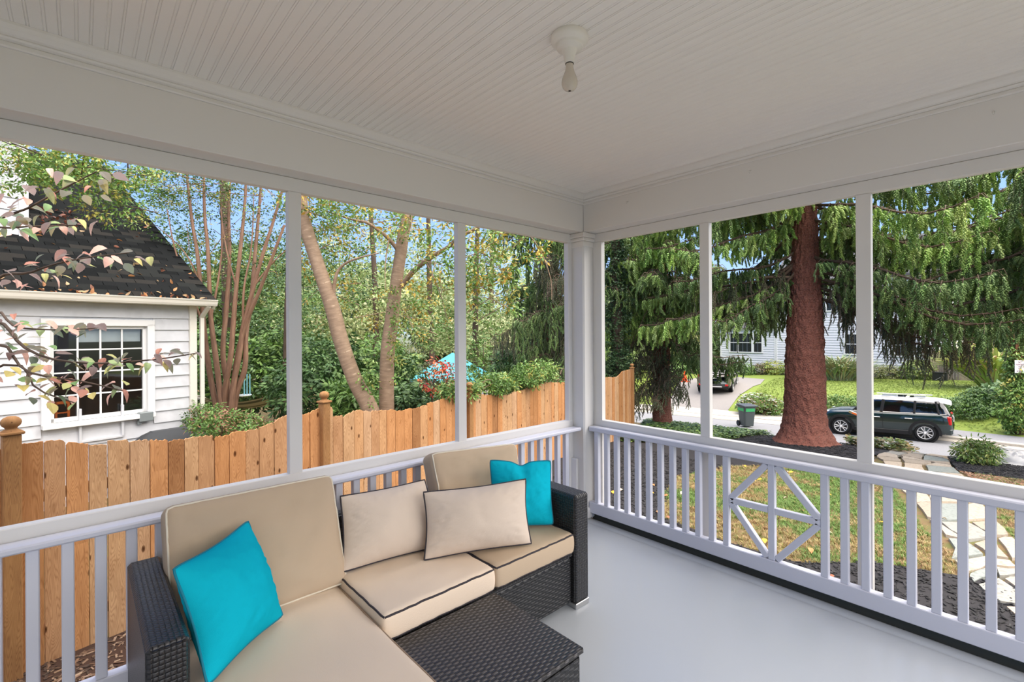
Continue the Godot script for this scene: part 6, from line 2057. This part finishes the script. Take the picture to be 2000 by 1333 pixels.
		if c.has("scuttle"):
			var sc := MB.new()
			sc.bar(v3(0.62, 0.80, side * (c.w - 0.008)), v3(0.98, 0.93, side * (c.w - 0.03)), 0.10, 0.03, v3(0, 0, side), 0.01)
			obj("side_vent", sc, chrome, root)
			sc = MB.new()
			sc.bar(v3(0.70, 0.82, side * (c.w + 0.002)), v3(0.88, 0.885, side * (c.w - 0.012)), 0.055, 0.03, v3(0, 0, side), 0.008)
			obj("turn_signal", sc, mat_cache("amber", Color(0.95, 0.42, 0.10), 0.2), root)
			obj("side_marker", MB.new().box(v3(1.78, 0.60, side * (c.w - 0.10)), v3(0.10, 0.05, 0.06), 0.015, Basis(Vector3.UP, side * -0.3)), red, root)
	# bumpers and number plate
	obj("bumper", MB.new().box(v3(c.nose - 0.13, 0.36, 0), v3(0.22, 0.26, c.w * 1.72), 0.08), black, root)
	obj("bumper", MB.new().box(v3(c.back + 0.13, 0.42, 0), v3(0.24, 0.24, c.w * 1.80), 0.08), black if c.get("grey_bumper", false) else paint, root)
	if c.get("grey_bumper", false):
		obj("skid_plate", MB.new().box(v3(c.back + 0.04, 0.40, 0), v3(0.10, 0.07, 0.9), 0.02), alloy, root)
		for s in [-0.68, 0.68]: obj("reflector", MB.new().box(v3(c.back + 0.015, 0.50, s), v3(0.04, 0.10, 0.16), 0.01), red, root)
	obj("number_plate", MB.new().box(v3(c.back - 0.005, c.plate, 0), v3(0.02, 0.16, 0.32), 0.004), mat(Color(0.80, 0.80, 0.78), 0.5), root)
	# rear window frame and hatch line
	obj("tailgate_trim", MB.new().box(v3(c.back + 0.01, c.plate + 0.15, 0), v3(0.05, 0.05, 0.8), 0.015), chrome, root)
	# wheels
	for fwd in [-1.0, 1.0]:
		for side in [-1.0, 1.0]:
			wheel(root, v3(fwd * c.wb * 0.5, c.r, side * (c.w - 0.12)), side, c.r, tyre, alloy, black)
			# dark wheel arch
			var a := MB.new()
			var pr := PackedVector2Array()
			for k in 19:
				var t := PI * (k / 18.0) * 1.1 - 0.05 * PI
				pr.append(Vector2(cos(t), sin(t)) * (c.arch))
			for k in 19:
				var t := PI * ((18 - k) / 18.0) * 1.1 - 0.05 * PI
				pr.append(Vector2(cos(t), sin(t)) * (c.r + 0.035))
			a.extrude(pr, -0.06, 0.06, v3(fwd * c.wb * 0.5, c.r, side * (c.w - 0.045)))
			obj("wheel_arch", a, black, root)
			var d := MB.new()
			d.lathe(PackedVector2Array([Vector2(0.0, -0.005), Vector2(c.r + 0.05, -0.005), Vector2(c.r + 0.05, 0.005), Vector2(0.0, 0.005)]), 32, v3(fwd * c.wb * 0.5, c.r, side * (c.w - 0.02)), Basis(Vector3.RIGHT, Vector3.BACK, Vector3.DOWN))
			obj("wheel_well", d, mat_cache("well", Color(0.02, 0.02, 0.02)), root)
	for e in c.get("extra", []):
		obj(e[0], MB.new().box(e[1], e[2], e[3]), [black, chrome, paint, glass][e[4]], root)
	return root


func wheel(root: Node3D, at: Vector3, side: float, r: float, tyre: Material, alloy: Material, black: Material) -> void:
	var bs := Basis(Vector3.RIGHT, Vector3.BACK * side, Vector3.DOWN * side)
	var t := MB.new()
	t.lathe(PackedVector2Array([Vector2(r * 0.66, 0.12), Vector2(r * 0.70, 0.125), Vector2(r * 0.86, 0.13), Vector2(r * 0.97, 0.105), Vector2(r, 0.07), Vector2(r, -0.07), Vector2(r * 0.95, -0.10), Vector2(r * 0.66, -0.10)].duplicate()), 36, at, bs)
	t.lathe(PackedVector2Array([Vector2(r * 0.66, -0.10), Vector2(r, -0.07), Vector2(r, 0.07), Vector2(r * 0.97, 0.105), Vector2(r * 0.86, 0.13), Vector2(r * 0.66, 0.12)]), 36, at, bs)
	obj("tyre", t, tyre, root)
	var m := MB.new()
	m.lathe(PackedVector2Array([Vector2(r * 0.60, 0.10), Vector2(r * 0.62, 0.125), Vector2(r * 0.68, 0.128), Vector2(r * 0.69, 0.11)]), 36, at, bs)
	m.lathe(PackedVector2Array([Vector2(r * 0.20, 0.06), Vector2(r * 0.19, 0.115), Vector2(r * 0.12, 0.125), Vector2(0.0, 0.125)]), 20, at, bs)
	for k in 5:
		for q in [-0.16, 0.16]:
			var a: float = TAU * k / 5.0 + q
			var b: float = TAU * k / 5.0 + q * 1.5
			m.bar(at + bs * v3(cos(a) * r * 0.15, 0.105, sin(a) * r * 0.15), at + bs * v3(cos(b) * r * 0.64, 0.108, sin(b) * r * 0.64), r * 0.10, 0.03, bs.y, 0.006)
	obj("rim", m, alloy, root)
	var d := MB.new()
	d.lathe(PackedVector2Array([Vector2(r * 0.66, 0.03), Vector2(0.0, 0.03)]), 24, at, bs)
	obj("brake_disc", d, black, root)


func build_cars() -> void:
	# small dark green car with a white roof, parked facing left
	var near_rear := v3(19.63, -2.52, -0.30)
	var near_front := v3(19.45, -2.60, -2.83)
	var head := (near_front - near_rear)
	var right := head.normalized().cross(Vector3.UP).normalized()
	var body := []
	for s in [[-2.02, 0.62, 0.42, 0.72, 0.0], [-1.99, 0.76, 0.34, 0.86, 0.01], [-1.90, 0.83, 0.30, 0.98, 0.01], [-1.70, 0.87, 0.26, 1.02, 0.0], [-1.30, 0.895, 0.24, 1.02, 0.0], [-0.5, 0.895, 0.22, 1.00, 0.0], [0.3, 0.895, 0.22, 0.985, 0.0], [0.75, 0.89, 0.22, 0.98, 0.02], [1.0, 0.885, 0.23, 0.965, 0.05], [1.35, 0.875, 0.25, 0.935, 0.06], [1.65, 0.85, 0.27, 0.89, 0.06], [1.88, 0.78, 0.30, 0.82, 0.04], [2.0, 0.68, 0.34, 0.72, 0.02], [2.06, 0.52, 0.42, 0.62, 0.0]]: body.append(s)
	var cfg := {
		"paint": Color(0.04, 0.145, 0.145), "roof_color": Color(0.93, 0.93, 0.92), "w": 0.895, "wb": 2.53, "r": 0.335, "arch": 0.46, "nose": 2.06, "back": -2.02, "plate": 0.78, "sill_y": 0.30,
		"body": body,
		"cabin": [[-1.95, 0.70, 0.98, 0.60, 1.06], [-1.90, 0.74, 1.0, 0.64, 1.18], [-1.78, 0.78, 1.01, 0.66, 1.40], [-1.66, 0.80, 1.01, 0.67, 1.47], [-0.8, 0.81, 1.0, 0.69, 1.49], [0.15, 0.81, 0.985, 0.68, 1.49], [0.36, 0.80, 0.98, 0.67, 1.45], [0.62, 0.78, 0.98, 0.66, 1.22], [0.86, 0.76, 0.98, 0.70, 1.02]],
		"roof": [[-1.99, 0.30, 1.335], [-1.97, 0.50, 1.36], [-1.94, 0.57, 1.385], [-1.82, 0.64, 1.425], [-1.55, 0.675, 1.455], [-1.1, 0.69, 1.475], [-0.6, 0.70, 1.485], [0.1, 0.69, 1.475], [0.30, 0.66, 1.455], [0.38, 0.60, 1.43]],
		"pillars": [[0.86, 0.99, 0.77, 0.33, 1.46, 0.66, 0.06, 0], [-0.02, 0.99, 0.815, -0.10, 1.46, 0.70, 0.10, 0], [-0.98, 1.0, 0.815, -1.02, 1.46, 0.70, 0.07, 0], [-1.66, 1.01, 0.80, -1.58, 1.46, 0.67, 0.06, 0]],
		"belt": [0.84, 0.985, 0.83, -1.86, 1.025, 0.79], "seams": [0.66, -0.06, -0.98], "handles": [[0.12, 0.80], [-0.82, 0.815]], "mirror": [0.62, 1.03], "head": [1.74, 0.80, 0.66], "tail": [-1.92, 0.80, 0.74, 0.30], "scuttle": true,
		"extra": [["sunroof", v3(-0.35, 1.543, 0), v3(0.75, 0.012, 0.85), 0.004, 3], ["sunroof", v3(-1.05, 1.538, 0), v3(0.45, 0.012, 0.80), 0.004, 3], ["roof_rail", v3(-0.6, 1.555, 0.62), v3(1.7, 0.03, 0.03), 0.01, 1], ["roof_rail", v3(-0.6, 1.555, -0.62), v3(1.7, 0.03, 0.03), 0.01, 1], ["grille", v3(2.02, 0.60, 0), v3(0.06, 0.16, 0.8), 0.02, 0]]}
	car("green_car", "small dark green car with a white roof parked at the far kerb", (near_rear + near_front) * 0.5 + right * 0.78, head, cfg)
	# brown-grey estate car on the driveway, seen from behind
	var cfg2 := {
		"paint": Color(0.36, 0.33, 0.29), "roof_color": Color(0.42, 0.41, 0.39), "w": 0.92, "wb": 2.75, "r": 0.36, "arch": 0.47, "nose": 2.42, "back": -2.36, "plate": 0.92, "sill_y": 0.34, "scale": 1.06, "grey_bumper": true,
		"body": [[-2.36, 0.70, 0.44, 0.95, 0.0], [-2.33, 0.82, 0.36, 1.04, 0.01], [-2.22, 0.88, 0.32, 1.08, 0.01], [-1.8, 0.91, 0.30, 1.07, 0.0], [-1.0, 0.92, 0.28, 1.04, 0.0], [0.0, 0.92, 0.28, 1.02, 0.0], [0.8, 0.92, 0.28, 1.01, 0.03], [1.3, 0.91, 0.30, 0.99, 0.05], [1.8, 0.89, 0.32, 0.93, 0.06], [2.2, 0.82, 0.36, 0.85, 0.04], [2.38, 0.70, 0.42, 0.72, 0.0], [2.42, 0.55, 0.46, 0.62, 0.0]],
		"cabin": [[-2.30, 0.74, 1.05, 0.66, 1.12], [-2.15, 0.78, 1.06, 0.66, 1.42], [-2.02, 0.80, 1.06, 0.66, 1.54], [-1.0, 0.82, 1.04, 0.68, 1.58], [0.1, 0.82, 1.02, 0.68, 1.58], [0.4, 0.81, 1.02, 0.66, 1.52], [1.12, 0.78, 1.01, 0.70, 1.05]],
		"roof": [[-2.24, 0.60, 1.53], [-2.18, 0.64, 1.545], [-1.6, 0.68, 1.575], [-0.8, 0.69, 1.585], [0.1, 0.68, 1.58], [0.4, 0.64, 1.54]],
		"pillars": [[1.12, 1.02, 0.79, 0.38, 1.53, 0.66, 0.07, 1], [-0.05, 1.02, 0.825, -0.12, 1.55, 0.69, 0.09, 0], [-1.15, 1.04, 0.825, -1.15, 1.55, 0.69, 0.08, 0], [-2.16, 1.06, 0.80, -2.02, 1.53, 0.67, 0.12, 1]],
		"belt": [1.0, 1.03, 0.835, -2.0, 1.09, 0.80], "seams": [0.85, -0.1, -1.1], "handles": [[0.2, 0.92], [-0.85, 0.94]], "mirror": [0.85, 1.08], "head": [2.1, 0.82, 0.68], "tail": [-2.28, 0.98, 0.72, 0.20],
		"extra": [["roof_rail", v3(-0.7, 1.66, 0.62), v3(2.2, 0.05, 0.05), 0.02, 0], ["roof_rail", v3(-0.7, 1.66, -0.62), v3(2.2, 0.05, 0.05), 0.02, 0], ["roof_bar", v3(-0.2, 1.70, 0), v3(0.07, 0.035, 1.3), 0.01, 0], ["roof_bar", v3(-1.2, 1.70, 0), v3(0.07, 0.035, 1.3), 0.01, 0], ["spoiler", v3(-2.22, 1.585, 0), v3(0.22, 0.03, 1.2), 0.012, 0]]}
	var hd := v3(0.95, 0.02, -0.31)
	var rear := v3(25.85, ground_y(25.85, -10.85) + 0.03, -10.85)
	car("brown_estate_car", "brown-grey estate car with roof rails on the gravel driveway, seen from behind", rear + hd.normalized() * 1.46, hd, cfg2)


# ------------------------------------------------------------------ weeping spruces
# a hanging spray of needles one unit long, pointing down
func tassel_shape(n: int, wide: float) -> MB:
	var m := MB.new()
	for k in n:
		var t := (k + 0.5) / n
		var a := k * 2.399 + rnd(-0.3, 0.3)
		var d := v3(cos(a), 0, sin(a))
		var p := v3(0, -t * 0.94, 0)
		var along := (d * 0.85 + v3(0, -0.75, 0)).normalized()
		var side := along.cross(d.cross(Vector3.UP)).cross(along).normalized() * wide * 0.30
		var len := wide * rnd(0.8, 1.2) * (1.0 - 0.45 * t) + 0.03
		var up := (d + v3(0, 0.6, 0)).normalized()
		m.tri_out(p - side, p + side, p + along * len, up)
		m.tri_out(p + along * len * 0.15 - side * 1.2, p + along * len * 0.15 + side * 1.2, p + along * len * 1.15 + v3(0, -0.03, 0), up)
	m.tube(PackedVector3Array([v3(0, 0, 0), v3(0.01, -0.5, 0), v3(0, -1.0, 0)]), PackedFloat32Array([0.03, 0.03, 0.012]), 4, false)
	return m


# R: branches as [height on the trunk, azimuth, length, droop at the tip, hanging length, colour set]
func spruce(called: String, label: String, foot: Vector3, r0: float, tall: float, R: Array, tassels: Array, lean := Vector3.ZERO, flare := true) -> Node3D:
	var root := thing(called, label, "spruce", foot)
	var hs := [-0.25, 0.0, 0.12, 0.30, 0.55, 0.85, 1.65, 3.0, 4.9, 7.0, tall]
	var ws := [2.1, 1.95, 1.62, 1.42, 1.24, 1.15, 1.11, 1.0, 0.74, 0.52, 0.2]
	if not flare: ws = [1.3, 1.25, 1.2, 1.15, 1.1, 1.08, 1.04, 1.0, 0.8, 0.6, 0.2]
	var bn := FastNoiseLite.new()
	bn.seed = 9
	bn.frequency = 7.0
	bn.fractal_octaves = 3
	var rows := 170 if flare else 70
	var sides := 84 if flare else 28
	var TP := PackedVector3Array()
	for j in rows:
		var y := -0.25 + (tall + 0.25) * pow(float(j) / (rows - 1), 1.35)
		var r := r0 * lerp_table(hs, ws, y)
		for i in sides + 1:
			var a := TAU * (i % sides) / sides
			var low := clampf(1.0 - y / 0.55, 0.0, 1.0)
			var rr := r + (0.055 * bn.get_noise_3d(cos(a) * r0 * 2.0, y * 0.6, sin(a) * r0 * 2.0) + 0.03 * absf(bn.get_noise_3d(cos(a) * r0 * 5.0, y * 2.2, sin(a) * r0 * 5.0 + 9.0))) * r0 / 0.4
			rr += 0.16 * low * low * maxf(-0.3, sin(a * 5.0 + 0.7) + 0.4 * sin(a * 3.0)) * r0
			TP.append(v3(cos(a) * rr, y, -sin(a) * rr) + lean * y)
	var tm := MB.new()
	tm.grid(TP, sides + 1, rows, false, Vector2.ONE, true)
	obj("trunk", tm, M.bark_spruce, root)
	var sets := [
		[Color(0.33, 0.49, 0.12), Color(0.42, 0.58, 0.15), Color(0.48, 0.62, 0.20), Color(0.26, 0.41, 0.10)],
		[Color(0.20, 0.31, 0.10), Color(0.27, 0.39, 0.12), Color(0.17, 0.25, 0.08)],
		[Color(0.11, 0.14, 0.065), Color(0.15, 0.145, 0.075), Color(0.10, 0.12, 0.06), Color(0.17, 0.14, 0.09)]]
	var X := [[], [], []]
	var K := [PackedColorArray(), PackedColorArray(), PackedColorArray()]
	var twig := MB.new()
	for b in R:
		var h: float = b[0]
		var az: float = b[1]
		var len: float = b[2]
		var drop: float = b[3]
		var hang: float = b[4]
		var kind: int = b[5]
		var dir := v3(cos(az), 0, -sin(az))
		var side := v3(-dir.z, 0, dir.x)
		var pts := PackedVector3Array()
		var rad := PackedFloat32Array()
		var bend := rnd(-0.35, 0.35)
		for i in 9:
			var t := i / 8.0
			pts.append(v3(0, h, 0) + lean * h + dir * len * t + side * bend * t * t + v3(0, -drop * sin(t * 1.75) + 0.10 * sin(t * 9.0 + az), 0))
			rad.append(lerpf(0.05, 0.010, t) * (len / 4.0))
		var bm := MB.new()
		bm.tube(pts, rad, 6, false)
		obj("branch", bm, M.bough, root)
		var n := int(len * 11.0)
		for j in n:
			var t := 0.16 + 0.84 * (j + rng.randf()) / n
			var i := mini(int(t * 8.0), 7)
			var p := pts[i].lerp(pts[i + 1], t * 8.0 - i)
			var sgn := 1.0 if j % 2 == 0 else -1.0
			var reach := rnd(0.05, 0.55) * (1.0 - 0.5 * t) * sgn
			var L := hang * rnd(0.35, 1.0) * (1.0 - 0.35 * t)
			# the side twig arches out and then hangs
			var end := p + side * reach + dir * rnd(-0.05, 0.25)
			var q := PackedVector3Array([p, p.lerp(end, 0.6) + v3(0, 0.03, 0), end + v3(0, -0.08, 0), end + side * reach * 0.12 + v3(rnd(-0.03, 0.03), -L, rnd(-0.03, 0.03))])
			twig.tube(q, PackedFloat32Array([0.010, 0.008, 0.006, 0.003]), 4, false)
			var col: Color = pick(sets[kind], 0.15)
			# needles along the side twig and down the hanging part
			var run := absf(reach)
			var m1 := int(run / 0.11) + 1
			for e in m1:
				var w := (e + 0.6) / m1
				var at := q[0].lerp(q[2], w)
				var s := rnd(0.18, 0.30)
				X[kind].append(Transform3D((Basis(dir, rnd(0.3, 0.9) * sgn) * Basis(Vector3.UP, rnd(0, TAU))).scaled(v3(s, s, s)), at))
				K[kind].append(col * rnd(0.85, 1.15))
			var m2 := maxi(2, int(L / 0.13))
			for e in m2:
				var w := float(e) / m2
				var at := q[2].lerp(q[3], w)
				var s := rnd(0.18, 0.30)
				X[kind].append(Transform3D((Basis(v3(rnd(-1, 1), 0, rnd(-1, 1)).normalized(), rnd(0.0, 0.6)) * Basis(Vector3.UP, rnd(0, TAU))).scaled(v3(s, s, s)), at))
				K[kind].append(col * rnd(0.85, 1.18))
	obj("twigs", twig, M.twig, root).set_meta("kind", "stuff")
	for k in 3:
		if X[k].size():
			var XX: Array[Transform3D] = []
			XX.assign(X[k])
			scatter("needles", tassels[k], M.leaf, XX, K[k], root)
	return root


func build_spruces() -> void:
	var bi := noise_tex(0.035, 131, [Color(0.24, 0.135, 0.11), Color(0.48, 0.29, 0.235), Color(0.56, 0.35, 0.285), Color(0.41, 0.245, 0.195), Color(0.72, 0.58, 0.51)], 512)
	M.bark_spruce = mat(Color.WHITE, 0.9, {"albedo_texture": bi, "uv1_triplanar": true, "uv1_scale": v3(0.9, 0.6, 0.9), "normal_enabled": true, "normal_texture": noise_tex(0.05, 132, [], 512, {"normal": true, "bump": 14.0}), "normal_scale": 1.0})
	M.bough = mat(Color(0.34, 0.27, 0.21), 0.9)
	var tas := [tassel_shape(32, 0.25).mesh(), tassel_shape(32, 0.22).mesh(), tassel_shape(18, 0.15).mesh()]
	# the big one before the street; azimuth pi is towards the porch, pi/2 to the left along the street
	var R := []
	for k in 40:
		var az := PI + rnd(-1.8, 1.9)
		if absf(az - 3.40) < 0.60: R.append([rnd(6.5, 8.8), az, rnd(2.0, 3.6), rnd(0.5, 1.1), rnd(0.5, 0.9), 0])
		else: R.append([rnd(4.5, 8.2), az, rnd(2.4, 4.3), rnd(0.7, 1.6), rnd(0.7, 1.35), 0 if k % 3 else 1])
	for k in 14:
		R.append([rnd(4.4, 7.0), rnd(-1.3, 1.3), rnd(2.2, 3.6), rnd(0.5, 1.4), rnd(0.7, 1.3), 1])
	# low dark boughs: left of the trunk, and the long one to the right
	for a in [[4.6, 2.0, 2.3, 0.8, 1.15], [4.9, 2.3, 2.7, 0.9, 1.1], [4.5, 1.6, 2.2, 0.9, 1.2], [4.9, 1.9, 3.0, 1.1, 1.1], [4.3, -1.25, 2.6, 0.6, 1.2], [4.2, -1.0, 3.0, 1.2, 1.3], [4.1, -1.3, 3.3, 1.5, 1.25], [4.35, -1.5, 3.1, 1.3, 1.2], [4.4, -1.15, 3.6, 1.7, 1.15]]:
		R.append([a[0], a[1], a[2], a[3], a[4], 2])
	var big := spruce("spruce", "big spruce with a thick reddish-brown trunk rising from the mulch before the street", v3(11.05, ground_y(11.05, -1.67) - 0.02, -1.67), 0.405, 10.5, R, tas, v3(0.006, 0, 0.004))
	# one sawn-off bare branch stub on the trunk
	var st := v3(-0.25, 4.35, -0.2)
	obj("stub", limb([st, st + v3(-0.35, 0.02, -0.35), st + v3(-0.75, 0.0, -0.70)], 0.045, 0.03, Vector3.ZERO, 8), M.twig, big)
	# right-hand spruce, its trunk out of the picture
	R = []
	for k in 30:
		R.append([rnd(4.8, 8.4), PI + rnd(-2.0, 1.4), rnd(2.4, 4.4), rnd(0.7, 1.7), rnd(0.7, 1.35), 0 if k % 3 else 1])
	for k in 14:
		R.append([rnd(4.6, 7.2), rnd(0.2, 1.7), rnd(2.2, 4.0), rnd(0.6, 1.5), rnd(0.8, 1.3), 1])
	spruce("spruce", "weeping spruce at the right whose trunk stands outside the picture", v3(13.6, ground_y(13.0, 2.9), 3.3), 0.34, 10.5, R, tas, Vector3.ZERO, false)
	# left spruce by the end of the cedar fence
	R = []
	for k in 30:
		R.append([rnd(4.1, 8.0), PI + rnd(-2.2, 0.9), rnd(1.8, 3.4), rnd(0.6, 1.6), rnd(0.7, 1.3), 0 if k % 3 else 1])
	for k in 16:
		R.append([rnd(3.0, 7.0), rnd(-2.3, 0.6), rnd(1.6, 3.0), rnd(0.6, 1.5), rnd(0.7, 1.2), 1])
	for k in 16:
		R.append([rnd(1.2, 3.8), PI + rnd(-2.0, 1.2), rnd(1.0, 2.0), rnd(0.4, 1.3), rnd(0.4, 0.8), 2])
	var ls := spruce("spruce", "spruce with bare lower boughs just right of the cedar fence's end", v3(11.3, ground_y(11.3, -5.9), -5.95), 0.26, 10.0, R, tas, Vector3.ZERO, false)
	for k in 9:
		var y := rnd(2.0, 4.6)
		var a := PI + rnd(-1.6, 1.2)
		var p := v3(cos(a) * 0.2, y, -sin(a) * 0.2)
		var q := v3(cos(a) * rnd(1.2, 2.2), y - rnd(0.8, 2.0), -sin(a) * rnd(1.2, 2.2))
		obj("bare_branch", limb([p, p.lerp(q, 0.5) + v3(0, 0.1, 0), q], 0.024, 0.007, Vector3.ZERO, 6), M.twig, ls)
	# ivy-covered trunk behind the fence end
	var it := tree("ivy_covered_trunk", "tall trunk thickly covered in dark ivy, behind the last fence boards by the column", [[v3(9.05, -1.5, -6.15), v3(9.1, 1.5, -6.15), v3(9.1, 4.5, -6.2), v3(9.2, 9.0, -6.2)]], 0.20, 0.12, [], [[v3(9.08, 2.0, -6.12), v3(0.36, 2.9, 0.36), 620], [v3(9.0, 0.4, -6.0), v3(0.45, 0.6, 0.45), 130]], spray_shape(14, 0.36, 0.30), 0.20, [Color(0.03, 0.075, 0.025), Color(0.05, 0.10, 0.035), Color(0.075, 0.13, 0.05)], M.bark)
	# dark weeping spruce beyond, left of the column
	R = []
	for k in 44:
		R.append([rnd(1.5, 9.0), PI + rnd(-1.8, 1.8), rnd(1.2, 2.6), rnd(0.5, 1.4), rnd(1.0, 1.9), 1 if k % 3 else 2])
	spruce("spruce", "dark weeping spruce behind the fence, left of the corner column", v3(9.1, ground_y(9.1, -8.8), -8.8), 0.22, 11.0, R, tas, Vector3.ZERO, false)


# ------------------------------------------------------------------ the wood that closes the view
func build_background() -> void:
	var far := spray_shape(18, 0.30, 0.28)
	var m: Material = M.bark
	var K := [[Color(0.13, 0.20, 0.06), Color(0.19, 0.27, 0.08), Color(0.09, 0.15, 0.045), Color(0.25, 0.31, 0.12)], [Color(0.10, 0.16, 0.05), Color(0.14, 0.21, 0.07), Color(0.30, 0.30, 0.10)]]
	tree("arborvitae", "bright green conifer behind the grey fence, right of the white house", [[v3(48, -1.5, 3.5), v3(48, 2, 3.5), v3(48, 5, 3.5)]], 0.2, 0.08, [], B_ARBOR, far, 0.75, [Color(0.10, 0.22, 0.03), Color(0.14, 0.28, 0.05), Color(0.08, 0.17, 0.03)], m)
	var places := [["woodland_tree", "tall woodland tree far behind the white house's wing", 1500.0], ["woodland_tree", "woodland tree far behind the spruce at the fence end", 1300.0]]
	var spots := [[60.0, -31.0, 10.0], [66.0, -18.0, 11.0], [64.0, -6.0, 11.0], [62.0, 6.0, 11.0], [58.0, 16.0, 11.0], [46.0, -33.0, 10.0], [36.0, -36.0, 10.0], [26.0, -36.0, 9.0], [16.0, -40.0, 10.0], [6.0, -40.0, 11.0], [-4.0, -38.0, 11.0], [-12.0, -34.0, 11.0], [30.0, -24.0, 7.0], [40.0, -22.0, 8.0]]
	var says := ["behind the right end of the big trunk's crown", "behind the middle of the white house", "behind the house's right half", "beyond the garden shed", "at the far right edge, beyond the fence", "left of the white house's wing", "beyond the driveway's hedge", "beyond the weeping spruce by the column", "straight behind the umbrella, far off", "far behind the leaning trunks", "far behind the crape myrtle", "far behind the neighbour's roof", "between driveway and fence end, mid-distance", "behind the driveway's far end"]
	for i in spots.size():
		var s: Array = spots[i]
		var p := on_ground(s[0], s[1])
		var hgt: float = s[2]
		var blobs := []
		for k in 5:
			blobs.append([p + v3(rnd(-3.5, 3.5), hgt * rnd(0.15, 0.85), rnd(-3.5, 3.5)), v3(3.4, hgt * 0.25, 3.4), 170])
		blobs.append([p + v3(0, 1.6, 0), v3(5.0, 1.8, 5.0), 200])
		tree("woodland_tree", "tall leafy woodland tree " + says[i], [[p, p + v3(rnd(-0.4, 0.4), hgt * 0.5, rnd(-0.4, 0.4)), p + v3(rnd(-0.6, 0.6), hgt * 1.05, 0)]], 0.28, 0.1, [], blobs, far, 1.25, K[i % 2], m, "woodland trees")
